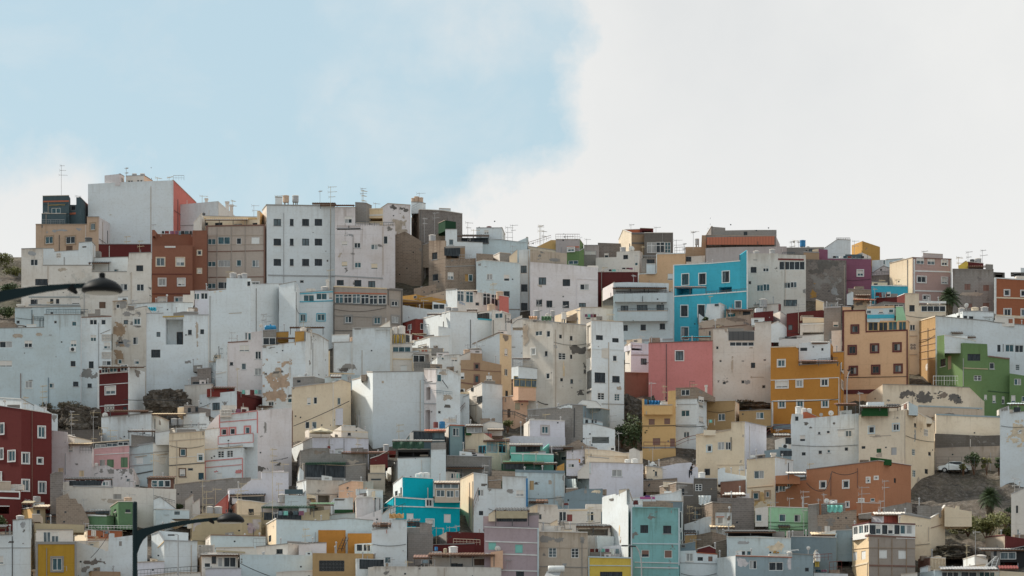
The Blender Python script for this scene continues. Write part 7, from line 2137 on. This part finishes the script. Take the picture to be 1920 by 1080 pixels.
B c=stn off=1.5 bot=780 wr=1 : 1722,762 1842,766
R 1722,761,1842,766,2.5,gb2
B c=dconc off=-.5 bot=840 wr=1 : 1753,813 1800,815 1840,817 1876,816
H 872 wall:brown concrete wall behind the parked white cars
B c=tan2,tan2 wr=.5 : 1753,840 1800,838 1877,836
H 905 flaking white house with tan bare patches at right edge
B c=W wr=.6 : 1875,767 1892,761 1893,775 1934,770
P 1908,810,34,60,cr 1893,820,18,24,cr 1918,840,16,40,cr2 1882,768,14,8,conc
W 1907,768,12,9,o
I can 1895,1932,757,8,lb,.2,3
H 940 wall:grey road retaining wall above the lower left roofs
B c=conc wr=.7 : 327,908 380,901 437,896 470,895
R 327,908,437,896,1,stn
H 975 pale low walls around the parked dark car
B c=w,W wr=.3 : 347,939 361,928 | 364,945
B c=w off=-.5 bot=970 : 361,945 374,936 375,960
I ant 380,898
'''
# ================================================================ vegetation, lamps, cars, people
rv = random.Random(21)
def leafcloud(b, c, r, n, size, squash=.75, gap=.35):
    c = Vector(c)
    for i in range(n):
        while True:
            p = Vector((rv.uniform(-1, 1), rv.uniform(-1, 1), rv.uniform(-1, 1)))
            if p.length < 1: break
        nn = noise.noise(Vector((p.x*2.2+c.x, p.y*2.2, p.z*2.2+c.z)))
        if nn < -gap*.6 or p.length > .78+nn*.9: continue
        q = c+Vector((p.x*r, p.y*r, p.z*r*squash)); s = size*rv.uniform(.6, 1.4)
        a = Vector((rv.uniform(-1, 1), rv.uniform(-1, 1), rv.uniform(-1, 1))).normalized(); d = a.orthogonal().normalized()
        b.quad(q-a*s-d*s*.5, q+a*s-d*s*.5, q+a*s*.7+d*s*.5, q-a*s*.7+d*s*.5)
def bush(name, px, py, w, h, label, mat=LEAF, cat='bush', n=900, D=None, size=.12, stem=True):
    """py is the pixel row of its foot"""
    D = D or DY(py+6); x = X(px, D); z0 = min(gz(x, D), Z(py, D)); r = w*D/F/2; hh = h*D/F; o = thing(name, label, cat, (x, D, z0))
    if stem:
        t = MB(); top = Z(py, D)-z0+hh*.5
        for k in range(4): a = k*1.7; t.tube((0, 0, -.3), (math.cos(a)*r*.4, math.sin(a)*r*.4, top), .07, .03, n=5)
        t.obj('trunk', flat('wood', .9), o)
    b = MB()
    for k in range(7):
        cx, cz = rv.uniform(-.6, .6)*r, rv.uniform(.25, .75)*hh
        leafcloud(b, (cx, rv.uniform(-.4, .4)*r, Z(py, D)-z0+cz), r*rv.uniform(.42, .68), n//7, size, squash=min(1, hh/(2*r))*1.0+.1)
    b.obj('crown', mat, o); return o
def palm(px, pc, pb, rad, label, D, shag=True, mat=LEAF):
    """px column, pc row of crown centre, pb row of trunk foot, rad frond length in px"""
    x = X(px, D); z0 = Z(pb, D); zc = Z(pc, D)-z0; L0 = rad*D/F; o = thing('palm_tree', label, 'palm tree', (x, D, z0))
    t = MB(); r0 = .28; m = 10
    t.lathe([(r0*(1.25-.25*k/m)*(1.06 if k % 2 else .96), zc*k/m-.3) for k in range(m+1)], 12); t.obj('trunk', flat('wood', .95, col=(.13, .10, .075, 1)), o)
    b = MB()
    for i in range(58):
        az = i*2.39996; el = math.radians(82-115*(i/58)**.9); ln = L0*rv.uniform(.85, 1.1); seg = 9; pts = []
        for s in range(seg+1):
            q = s/seg; hx = math.cos(el)*ln*q; vz = math.sin(el)*ln*q-.55*ln*q*q*(.4+.6*math.cos(el)); pts.append(Vector((math.cos(az)*hx, math.sin(az)*hx, zc+.1+vz)))
        side = Vector((-math.sin(az), math.cos(az), 0))
        for s in range(seg):
            a, c = pts[s], pts[s+1]; b.tube(a, c, .03, .02, n=3)
            for u_ in (0, .33, .66):
                p = a+(c-a)*u_; wl = L0*.34*math.sin(math.pi*min(1, (s+u_)/seg*.9+.12))
                for sg in (-1, 1):
                    tip = p+side*sg*wl+(c-a).normalized()*wl*.7+Vector((0, 0, -wl*.35)); b.quad(p, p+(c-a)*.28, tip)
    b.obj('crown', mat, o)
    if shag:
        b = MB()
        for i in range(420):
            a = rv.uniform(0, 6.28); zz = zc-rv.uniform(0, .1)*L0-rv.random()**1.2*L0*1.25; rr = .25+L0*.33*rv.uniform(.4, 1)*max(.25, 1-(zc-zz)/(L0*1.7)); ln = L0*rv.uniform(.25, .5)
            p = Vector((math.cos(a)*rr*.6, math.sin(a)*rr*.6, zz)); q = p+Vector((math.cos(a)*rr*.35, math.sin(a)*rr*.35, -ln)); s = Vector((-math.sin(a), math.cos(a), 0))*.09
            b.quad(p-s, p+s, q+s*.4, q-s*.4)
        b.obj('dead_fronds', DRY, o)
palm(1780, 556, 600, 25, 'shaggy fan palm with dry fronds before the grey rendered house', DY(628))
palm(1856, 932, 972, 26, 'green date palm on the dark rocky slope at lower right', 355.5, shag=True)
for a in [('bush', 1186, 838, 62, 62, 'dark green bushy tree in the rocky gap beside white tenement', LEAF, 'bush', 3600),
          ('bush', 1166, 832, 34, 44, 'smaller leafy bush at foot of the tall white tenement', LEAF, 'bush', 1500),
          ('bush', 1826, 880, 32, 34, 'young green tree behind the parked white cars', LEAF, 'tree', 1700),
          ('bush', 1850, 880, 18, 24, 'thin green shrub right of the young tree', LEAFY, 'bush', 700),
          ('bush', 1873, 882, 14, 28, 'narrow shrub against the flaking white house', LEAF, 'bush', 600),
          ('bush', 1806, 882, 16, 14, 'low yellow-green bush beside the white car', LEAFY, 'bush', 500),
          ('bush', 1892, 890, 24, 10, 'low scrub at the foot of the flaking white house', LEAF, 'bush', 500),
          ('bush', 1815, 1000, 66, 38, 'yellow-green spreading shrub on the slope left part', LEAFY, 'bush', 4200),
          ('bush', 1852, 1010, 90, 46, 'largest yellow-green shrub mass below the date palm', LEAFY, 'bush', 6500),
          ('bush', 1885, 985, 40, 26, 'rusty dry shrub right of the date palm', DRY, 'bush', 1600),
          ('bush', 1888, 1012, 34, 30, 'yellow-green shrub touching the slot windowed white house', LEAFY, 'bush', 1500),
          ('bush', 1895, 965, 26, 18, 'small green shrub beside the white house wall', LEAF, 'bush', 700),
          ('bush', 1748, 1040, 16, 20, 'little green bush under the rock ledge', LEAF, 'bush', 600),
          ('bush', 336, 958, 22, 16, 'green bush beside the white lean-to wedge', LEAF, 'bush', 800),
          ('bush', 152, 815, 30, 18, 'dry orange brown bush on the rocks by striped house', DRY, 'bush', 900),
          ('bush', 168, 800, 20, 22, 'dark green bush beside the maroon striped house', LEAF, 'bush', 700),
          ('bush', 952, 802, 26, 14, 'dry yellowish bush above the green netting by iron stair', LEAFY, 'bush', 600),
          ('bush', 1323, 601, 12, 6, 'round potted plant on the white corner house wall', LEAF, 'plant', 350),
          ('bush', 8, 500, 34, 26, 'olive green scrub on the far hill at upper left', LEAFY, 'bush', 1500),
          ('bush', 24, 520, 40, 22, 'yellowish scrub lower on the far left hill', LEAFY, 'bush', 1500),
          ('bush', 16, 560, 44, 30, 'dark green scrub beside the white house at left edge', LEAF, 'bush', 2200),
          ('bush', 10, 600, 40, 26, 'leafy scrub above the pale blue-white wall', LEAF, 'bush', 2000),
          ('bush', 90, 770, 26, 14, 'grey dry scrub at the foot of the long pale wall', DRY, 'bush', 700),
          ('bush', 130, 775, 60, 22, 'spreading dry scrub on rocks under the pale wall', DRY, 'bush', 1800),
          ('bush', 1395, 762, 50, 12, 'dry weeds on the rubble under the speckled house', DRY, 'bush', 900),
          ('bush', 4, 990, 26, 26, 'green creeper by the white corner house at left edge', LEAF, 'bush', 700),
          ('bush', 1074, 1086, 20, 20, 'small leafy treetop at the bottom centre edge', LEAF, 'tree', 700)]:
    D = None
    if a[2] > 975 and a[1] > 1740: D = DY(a[2]+2)
    if a[1] == 1323: D = DY(663)
    if a[1] < 30 and a[2] < 700: D = DY(a[2]-4)
    bush(*a, D=D, stem=a[1] > 30)
# ---- rock outcrops
def rock(px, py, w, h, dep=3.0, seed=1, base=None, amp=.36):
    D = DY(base or py+h*.5+6); x = X(px, D); a, c = w/2*D/F, h/2*D/F; z = Z(py, D); n, m = 110, 60; b = MB()
    for j in range(m+1):
        ph = math.pi*j/m
        for i in range(n):
            th = 2*math.pi*i/n; d = Vector((math.cos(th)*math.sin(ph), math.sin(th)*math.sin(ph), math.cos(ph)))
            d2 = d; d = Vector([math.copysign(abs(q)**.6, q) for q in d2])*.9
            r = (1.05-amp*.36)+amp*noise.fractal(d2*1.9+Vector((seed, 0, 0)), .9, 2.1, 6)+.05*noise.fractal(d*11+Vector((0, seed, 0)), .8, 2.2, 4); b.v.append((x+d.x*a*r*1.05, D+1+d.y*dep*r, z+d.z*c*r*.85-c*.1))
    for j in range(m):
        for i in range(n): b.f.append((j*n+i, j*n+(i+1) % n, (j+1)*n+(i+1) % n, (j+1)*n+i))
    o = b.obj('rock', ROCK); o['kind'] = 'structure'
rock(148, 785, 90, 62, 3, 3); rock(100, 775, 60, 26, 2, 8); rock(312, 748, 84, 56, 2, 5, 793); rock(1195, 800, 110, 170, 3, 9, 790)
rock(1400, 760, 120, 20, 2, 14, 774); rock(1790, 1034, 80, 34, 3, 23, 1052); rock(510, 877, 40, 22, 2, 33, 902); rock(1470, 835, 30, 16, 2, 45, 862)

# ---- the two near street lamps
GR = flat('lampgreen', .6, col=(.010, .022, .025, 1)); DKM = flat('lampdark', .55, col=(.010, .011, .012, 1))
for m_ in (GR, DKM): m_.node_tree.nodes['Principled BSDF'].inputs['Specular IOR Level'].default_value = .12
def lamp_head(o, D, px, py, w, side):
    """bell shaped head, rim centre at pixel px, py"""
    r = w*D/F/2; c = (X(px, D)-o.location.x, 0, Z(py, D)-o.location.z)
    MB().lathe([(r, 0), (r*.98, r*.10), (r*.88, r*.26), (r*.66, r*.43), (r*.38, r*.55), (r*.16, r*.62), (r*.14, r*.66)], 40, c).obj('lamp_hood', DKM, o, smooth=True)
    MB().lathe([(r*.13, r*.64), (r*.15, r*.68), (r*.15, r*.84), (r*.08, r*.88)], 16, c).obj('finial', DKM, o)
    h = MB().lathe([(r*1.0, -.0), (r*.97, -r*.07), (r*.86, -r*.12)], 40, c).obj('rim', DKM, o)
    MB().lathe([(r*.84, -r*.125), (r*.6, -r*.15), (r*.2, -r*.165)], 32, c).obj('diffuser', flat('lampglass', .3, col=(.10, .09, .06, 1)), o)
def arm_mesh(pts):
    """tapering flat-sided bracket: list of (x, ztop, zbot)"""
    b = MB(); t = .035
    for (x0, a0, b0), (x1, a1, b1) in zip(pts, pts[1:]):
        i = len(b.v); b.v += [(x0, -t, b0), (x1, -t, b1), (x1, t, b1), (x0, t, b0), (x0, -t, a0), (x1, -t, a1), (x1, t, a1), (x0, t, a0)]
        b.f += [tuple(i+k for k in q) for q in ((0,3,2,1),(4,5,6,7),(0,1,5,4),(2,3,7,6),(1,2,6,5),(3,0,4,7))]
    return b
def lamp(D, pole_px, pole_top, arm, head, label):
    gzb = 0.0; x = X(pole_px, D); o = thing('street_lamp', label, 'street lamp', (x, D, gzb), 0, 'arched street lamps in the foreground')
    zt = Z(pole_top, D)
    MB().lathe([(.12, 0), (.11, .4), (.075, .5), (.055, zt-.05), (.055, zt), (.03, zt+.02)], 20).obj('pole', GR, o, smooth=True)
    arm_mesh([(X(px, D)-x, Z(a, D), Z(c, D)) for px, a, c in arm]).obj('arm', GR, o)
    lamp_head(o, D, *head, 1)
lamp(44, -110, 470, [(-110, 600, 700), (-85, 583, 640), (-60, 570, 608), (-30, 556, 583), (0, 546, 567), (37, 541, 558), (60, 538, 552), (89, 535, 546.5), (130, 532.5, 541), (162, 531.5, 540)], (191.5, 545, 77), 'large dark street lamp arching in from the left edge')
lamp(70, 253, 942, [(253, 997, 1050), (258, 995, 1036), (263, 993, 1022), (268, 991, 1013), (277, 989, 1004), (295, 984.6, 995.5), (332, 978, 986.5), (370, 973.5, 980), (407, 970, 976), (415, 970, 975)], (432.5, 977, 52), 'dark green street lamp with pole and arm at lower left')
for (D, px, py) in ((44, 139, 543), (70, 398, 977)):
    o = [q for q in bpy.data.objects if q.name.startswith('street_lamp') and abs(q.location.y-D) < .1][0]
    s = 1; c = (X(px, D)-o.location.x, 0, Z(py, D)-o.location.z); MB().tube((c[0]-.05*s, 0, c[2]+.04), (c[0]+.04*s, 0, c[2]-.06), .07, .02, 8).obj('clamp', DKM, o)
def small_lamp(px, pt, pb, base, dx, label, head=5):
    D = DY(base)-1.5; x = X(px, D); zb = gz(x, D)-.5; zt = Z(pt, D); o = thing('street_lamp', label, 'street lamp', (x, D, zb)); h = zt-zb; w = dx*D/F
    MB().tube((0, 0, 0), (0, 0, h), .09, .06, 8).obj('pole', METAL, o)
    MB().path([(0, 0, h), (w*.3, 0, h+abs(w)*.12), (w*.7, 0, h+abs(w)*.1), (w, 0, h)], .04, 6).obj('arm', METAL, o)
    s = 1 if dx > 0 else -1; MB().box(min(w, w+s*.7), max(w, w+s*.7), -.15, .15, h-.09, h+.06).obj('lamp_head', flat('dk', .5), o)
small_lamp(334, 1003, 1080, 1110, -7, 'grey pole street lamp before the stepped white house')
small_lamp(1185, 1023, 1080, 1110, -8, 'slim white street lamp before the yellow shop front')
def curved(px0, pt, px1, pb, base, label):
    D = DY(base)-1.2; x = X(px1, D); zb = gz(x, D)-.3; o = thing('street_lamp', label, 'street lamp', (x, D, zb)); w = (px0-px1)*D/F; h = Z(pt, D)-zb; hb = h-2.2
    MB().path([(0, 0, 0), (0, 0, hb), (w*.08, 0, hb+.9), (w*.3, 0, hb+1.6), (w*.65, 0, hb+2.1), (w, 0, h)], .07, 8).obj('pole', METAL, o)
    MB().box(w-.5, w+.25, -.14, .14, h-.08, h+.06).obj('lamp_head', flat('dk', .5), o)
curved(1188, 1024, 1203, 1080, 1112, 'curved thin street lamp in front of the aqua house')
curved(1596, 694, 1588, 730, 806, 'small white wall lamp beside the mustard house')
# ---- cars
def car(px, py, w, label, body, D, rz=0, cut=None):
    x = X(px, D); Lc = 4.2; z0 = Z(py, D); o = thing('parked_car', label, 'car', (x, D, z0), rz)
    prof = [(-2.1, .35), (-2.12, .62), (-1.95, .86), (-1.25, .98), (-.7, 1.40), (-.1, 1.47), (.75, 1.42), (1.35, 1.02), (1.95, .92), (2.1, .7), (2.1, .35)]
    b = MB(); n = len(prof); ys = [(-.82, .92), (-.86, 1.0), (.86, 1.0), (.82, .92)]
    for y, s in ys:
        for (a, z) in prof: b.v.append((a*(s if z > 1.1 else 1), y*(.80 if z > 1.1 else 1), z))
    for j in range(3):
        for i in range(n): b.f.append((j*n+i, j*n+(i+1) % n, (j+1)*n+(i+1) % n, (j+1)*n+i))
    b.f.append(tuple(range(n))[::-1]); b.f.append(tuple(3*n+k for k in range(n)))
    b.obj('body', flat(body, .3, metal=.1, var=.05), o)
    for s in (-1, 1):
        g = MB(); g.quad((-1.12, s*.75, 1.02), (-.66, s*.70, 1.36), (.68, s*.70, 1.37), (1.2, s*.75, 1.04)); g.v = [(a, q*1.03, c) for a, q, c in g.v]; g.obj('side_window', glass(0), o)
        for wx in (-1.35, 1.35):
            t = MB(); t.tube((wx, s*.70, .32), (wx, s*.90, .32), .33, .33, 18); wh = t.obj('wheel', flat('dk', .8), o); r = MB().tube((wx, s*.89, .32), (wx, s*.915, .32), .19, .19, 12); r.obj('rim', METAL, wh)
        hl = MB().box(-2.13, -2.0, s*.6-.16, s*.6+.16, .66, .80); hl.obj('headlight', flat('lite', .2), o)
    MB().quad((-1.28, -.66, 1.0), (-1.28, .66, 1.0), (-.74, .58, 1.38), (-.74, -.58, 1.38)).obj('windscreen', glass(0), o)
car(395, 947, 50, 'dark blue-black car parked beside the grey road wall', 'slate', 366, .05)
car(1789, 887, 40, 'white hatchback parked before the brown concrete wall', 'whit', 377.9, 0)
car(450, 918, 30, 'dark car roof showing behind the lavender stepped roof', 'dk', 370.5, .2)
def guard(px0, px1, py, D, h, label):
    a, c = X(px0, D), X(px1, D); z = Z(py, D); o = thing('fence', label, 'fence', ((a+c)/2, D, z)); w = c-a; b = MB(); m = int(w/1.6)
    for i in range(m+1): b.tube((-w/2+w*i/m, 0, -.6), (-w/2+w*i/m, 0, h), .03, n=4)
    b.obj('post', flat('dgr', .6), o); b = MB()
    for q in (.35, .7, 1.0): b.tube((-w/2, 0, h*q), (w/2, 0, h*q), .02, n=4)
    b.obj('wire', flat('dgr', .6), o)
guard(1755, 1875, 876, 374, 1.3, 'thin wire fence along the ledge by the white cars')
# iron railings of the stairways
def stairrail(pts, D, ck, label):
    P = [(X(a, D), D, Z(c, D)) for a, c in pts]; o = thing('handrail', label, 'handrail', P[0]); b = MB(); q = [Vector(p)-Vector(P[0]) for p in P]; up = Vector((0, 0, .9))
    b.path([tuple(v+up) for v in q], .04, 5); b.path([tuple(v+up*.5) for v in q], .025, 5)
    for u0, u1 in zip(q, q[1:]):
        m = max(1, int((u1-u0).length/1.2))
        for i in range(m+1): p = u0+(u1-u0)*i/m; b.tube(p, p+up, .03, n=4)
    b.obj('bars', flat(ck, .6), o)
stairrail([(1207, 842), (1267, 842), (1290, 832), (1306, 829)], DY(868), 'dred', 'red iron handrail below the yellow house')
stairrail([(1434, 826), (1450, 812), (1482, 808)], DY(862), 'dred', 'maroon handrail beside the small white aircon house')
stairrail([(942, 783), (965, 784), (1000, 800)], DY(812), 'dgr', 'dark handrail at the foot of the balcony house')
# ---- parasol
D = DY(884)+.6; o = thing('parasol', 'cream round parasol open on the lavender roof terrace', 'parasol', (X(602, D), D, Z(826, D)))
r = 22*D/F; h = Z(808, D)-Z(826, D); MB().tube((0, 0, 0), (0, 0, h+.35), .035, n=6).obj('pole', METAL, o)
b = MB(); n = 8; apex = (0, 0, h+.45)
for k in range(n*3):
    a0, a1 = 2*math.pi*k/(n*3), 2*math.pi*(k+1)/(n*3); f = lambda a, k: (r*math.cos(a), r*math.sin(a), h-.12*abs(math.sin(a*n/2))*1.0)
    b.quad(apex, f(a0, k), f(a1, k+1)); b.quad(f(a0, k), f(a1, k+1), (r*math.cos(a1), r*math.sin(a1), h-.28), (r*math.cos(a0), r*math.sin(a0), h-.28))
b.obj('canopy', flat('cream_cloth', .9, col=(.62, .54, .38, 1)), o)
# ---- cables slung between houses
def cable(pts, base, label, sag=.4, r=.045):
    D = DY(base)-1.2; P = []
    for (a, c), (a2, c2) in zip(pts, pts[1:]):
        for k in range(10):
            t = k/10; P.append(Vector((X(a+(a2-a)*t, D), D, Z(c+(c2-c)*t, D)-sag*4*t*(1-t))))
    P.append(Vector((X(pts[-1][0], D), D, Z(pts[-1][1], D)))); o = thing('cable', label, 'cable', P[0]); MB().path([tuple(p-P[0]) for p in P], r, 5).obj('wire', flat('dk', .7), o)
cable([(550, 799), (655, 752)], 832, 'black cable rising past the cream house to white cube', .1)
cable([(1253, 597), (1310, 608)], 645, 'black cable crossing the cyan blue house', .2)
cable([(1170, 681), (1216, 680)], 720, 'short black cable before the small balconied white house', .1)
cable([(1008, 752), (1025, 758), (1050, 757)], 796, 'dark cable from the balcony house to stained tenement', .1, .06)
cable([(1202, 798), (1262, 799), (1322, 799)], 834, 'dark cable bundle across yellow and white houses', .1, .05)
cable([(1445, 753), (1573, 748)], 804, 'thin black cable across the mustard house front', .15)
cable([(1840, 700), (1880, 715), (1925, 735)], 770, 'drooping black cable across the green house', .3)
cable([(1750, 806), (1800, 815), (1874, 804)], 840, 'black cable sagging before the beige retaining walls', .3)
cable([(1512, 905), (1545, 920), (1560, 884), (1608, 884)], 974, 'looped dark cable on the terracotta house', .4, .04)
cable([(232, 749), (285, 749), (350, 750)], 796, 'thin cable running past the maroon striped house', .1)
cable([(385, 876), (456, 868), (540, 858)], 902, 'black cable across the pink trimmed white house', .2)
cable([(170, 1046), (205, 1000), (175, 985)], 1090, 'loose brown wire above the white parapets at lower left', .2, .03)
cable([(450, 1056), (520, 1085)], 1094, 'grey cable dropping along the bluish roof wall', .1, .04)
# ---- ladders, workman
def ladder(p0, p1, D, w, ck, label):
    a, c = Vector((X(p0[0], D), D-.5, Z(p0[1], D))), Vector((X(p1[0], D), D, Z(p1[1], D))); o = thing('ladder', label, 'ladder', a); d = c-a; b = MB()
    for s in (-1, 1): b.tube((s*w, 0, 0), (s*w+d.x, d.y, d.z), .035, n=4)
    m = int(d.length/.32)
    b.obj('rails', flat(ck, .5), o); b = MB()
    for i in range(1, m): q = d*i/m; b.tube((-w+q.x, q.y, q.z), (w+q.x, q.y, q.z), .025, n=4)
    b.obj('rungs', flat(ck, .5), o)
ladder((1286, 902), (1290, 882), DY(912)-.4, .3, 'sgrey', 'aluminium ladder against the lilac white sloping wall')
ladder((1056, 995), (1052, 975), DY(1016)-.3, .25, 'dgr', 'grey ladder leaning beside the red panel')
ladder((1860, 1066), (1868, 1046), DY(1070)-2.2, .25, 'lite', 'pair of white ladder rails by the dark glazed roof room')
ladder((638, 1034), (649, 1008), DY(1058)-.6, .3, 'dk', 'dark ladder leaning on the mustard roof walls')
def person(D, px, pfoot, ppx):
    s = 1.0; x = X(px, D); z = Z(pfoot, D); o = thing('person', 'person in dark clothes on a ladder reaching right to the white wall', 'person', (x, D, z), R(0))
    J = {'pel': (0, 0, .92), 'chest': (.12, -.02, 1.25), 'neck': (.2, -.02, 1.47), 'head': (.24, -.02, 1.62), 'top': (.25, -.02, 1.76),
         'hl': (-.09, -.04, .88), 'kl': (-.12, -.14, .50), 'al': (-.14, -.02, .09), 'tl': (-.10, -.18, .04), 'hr': (.09, .02, .88), 'kr': (.16, -.10, .62), 'ar': (.10, .04, .30), 'tr': (.16, -.10, .26),
         'sl': (.04, -.16, 1.42), 'el': (.28, -.28, 1.30), 'wl': (.50, -.30, 1.40), 'sr': (.28, .12, 1.43), 'er': (.52, .05, 1.52), 'wr': (.76, -.02, 1.66)}
    E = [('pel', 'chest'), ('chest', 'neck'), ('neck', 'head'), ('head', 'top'), ('pel', 'hl'), ('hl', 'kl'), ('kl', 'al'), ('al', 'tl'), ('pel', 'hr'), ('hr', 'kr'), ('kr', 'ar'), ('ar', 'tr'), ('neck', 'sl'), ('sl', 'el'), ('el', 'wl'), ('neck', 'sr'), ('sr', 'er'), ('er', 'wr')]
    Rr = {'pel': .15, 'chest': .165, 'neck': .06, 'head': .095, 'top': .07, 'hl': .10, 'kl': .065, 'al': .045, 'tl': .04, 'hr': .10, 'kr': .065, 'ar': .045, 'tr': .04, 'sl': .065, 'el': .045, 'wl': .032, 'sr': .065, 'er': .045, 'wr': .032}
    for hand, e, w in (('l', 'el', 'wl'), ('r', 'er', 'wr')):
        d = (Vector(J[w])-Vector(J[e])).normalized(); up = Vector((0, 0, 1)); sd_ = d.cross(up).normalized(); pm = Vector(J[w])+d*.06
        J['p'+hand] = tuple(pm); E.append((w, 'p'+hand)); Rr['p'+hand] = .034
        for i, (of, ln) in enumerate(((-.03, .075), (-.01, .085), (.01, .08), (.03, .065))):
            k = 'f%s%d' % (hand, i); J[k] = tuple(pm+sd_*of*1.3+d*ln-up*.02); E.append(('p'+hand, k)); Rr[k] = .010
        J['th'+hand] = tuple(pm+up*.055+d*.02); E.append(('p'+hand, 'th'+hand)); Rr['th'+hand] = .011
    ks = list(J); me = bpy.data.meshes.new('body'); me.from_pydata([J[k] for k in ks], [(ks.index(a), ks.index(c)) for a, c in E], []); me.update()
    me.materials.append(flat('skin', .6, col=(.32, .19, .13, 1))); body = bpy.data.objects.new('body', me); C.objects.link(body); body.parent = o
    def skin(ob, kk, grow=0):
        m_ = ob.modifiers.new('skin', 'SKIN'); lay = ob.data.skin_vertices[0].data if ob.data.skin_vertices else None
        for i, k in enumerate(kk): lay[i].radius = (Rr[k]+grow,)*2; lay[i].use_root = (i == 0)
        ob.modifiers.new('sub', 'SUBSURF').levels = 1
    bm = bmesh.new(); bm.from_mesh(me); bm.verts.layers.skin.verify(); bm.to_mesh(me); bm.free(); skin(body, ks)
    for nm, kk, ee, ck, g in (('shirt', ['pel', 'chest', 'neck', 'sl', 'el', 'sr', 'er'], [(0, 1), (1, 2), (2, 3), (3, 4), (2, 5), (5, 6)], (.012, .012, .015, 1), .025), ('trousers', ['pel', 'hl', 'kl', 'al', 'hr', 'kr', 'ar'], [(0, 1), (1, 2), (2, 3), (0, 4), (4, 5), (5, 6)], (.03, .032, .04, 1), .022)):
        m2 = bpy.data.meshes.new(nm); m2.from_pydata([J[k] for k in kk], ee, []); m2.materials.append(flat(nm+'_cloth', .9, col=ck)); bm = bmesh.new(); bm.from_mesh(m2); bm.verts.layers.skin.verify(); bm.to_mesh(m2); bm.free()
        ob = bpy.data.objects.new(nm, m2); C.objects.link(ob); ob.parent = o; skin(ob, kk, g)
    MB().lathe([(.10, 1.63), (.115, 1.70), (.10, 1.78), (.05, 1.83)], 14, (.245, -.02, 0)).obj('hair', flat('hairdark', .9, col=(.02, .015, .012, 1)), o, smooth=True)
person(DY(912)-.9, 1294.5, 897, 0)
# ---- banner, flags, air conditioners
D = DY(1045)-.2; o = thing('banner', 'faded pink banner with purple lettering tied to the white rooftop wall', 'banner', (X(1214, D), D, Z(934, D))); w = 14*D/F
MB().box(-w, w, -.03, .02, -.12, .16).obj('cloth', flat('hotpink', .8, col=(.48, .12, .30, 1)), o)
MB().box(-w*.35, w*.35, -.05, -.035, .14, .30).obj('text_block', flat('purple_text', .8, col=(.14, .06, .25, 1)), o)
def flag(px, py, w, h, base, label):
    D = DY(base)-.6; o = thing('flag', label, 'flag', (X(px, D), D, Z(py+h, D))); a, c = w*D/F, h*D/F; MB().tube((0, 0, -.6), (0, 0, c+.1), .025, n=5).obj('pole', METAL, o)
    for k, (z0, z1, ck) in enumerate(((0, .25, (.4, .03, .02, 1)), (.25, .75, (.75, .45, .03, 1)), (.75, 1, (.4, .03, .02, 1)))):
        b = MB(); n = 8; vs = []
        for i in range(n+1):
            for z in (z0, z1): vs.append((a*i/n, .08*math.sin(i*1.2), c*z-.15*a*(i/n)**2))
        b.v = vs; b.f = [(2*i, 2*i+2, 2*i+3, 2*i+1) for i in range(n)]; b.obj('stripe', flat('flag%d' % (k % 2), .8, col=ck), o)
flag(1080, 860, 8, 7, 897, 'small red and yellow striped flag on lilac roof rooms'); flag(701, 960, 4, 9, 998, 'tiny red and yellow flag on the pale pink-white house')
def aircon(px, py, base, label):
    D = DY(base)-.35; o = thing('air_conditioner', label, 'air conditioner', (X(px, D), D, Z(py, D))); MB().box(-.42, .42, 0, .32, -.3, .3).obj('casing', flat('lite', .5), o)
    MB().lathe([(.24, 0), (.24, .03), (.2, .04)], 18).obj('fan_grille', flat('dk', .6), o).rotation_euler = (R(90), 0, 0)
aircon(1472, 837, 925, 'white air conditioner on the small white house'); aircon(1563, 942, 1005, 'white air conditioner by the teal tarpaulin'); aircon(866, 733, 792, 'grey air conditioner beneath the tan house'); aircon(136, 655, 775, 'small air conditioner on the immense pale wall')
# parked props that sit on ledges
D = DY(1110); o = thing('solar_water_heater', 'white solar water heater on its frame at the bottom centre edge', 'water heater', (X(1043, D), D, Z(1085, D)))
b = MB(); b.lathe([(.32, -.9), (.38, -.8), (.38, .8), (.32, .9)], 18); b.v = [(z*1.0, y, x_+1.05) for x_, y, z in b.v]; b.obj('tank', flat('lite', .4), o, smooth=True); MB().quad((-1.4, -1.2, 0), (.2, -1.2, 0), (.6, .1, .85), (-1, .1, .85)).obj('panel', flat('sgrey', .2), o); MB().tube((.7, 0, -.6), (.7, 0, .7), .04, n=5).tube((-.7, 0, -.6), (-.7, 0, .7), .04, n=5).obj('frame', METAL, o)
parse(DATA)
build_all()
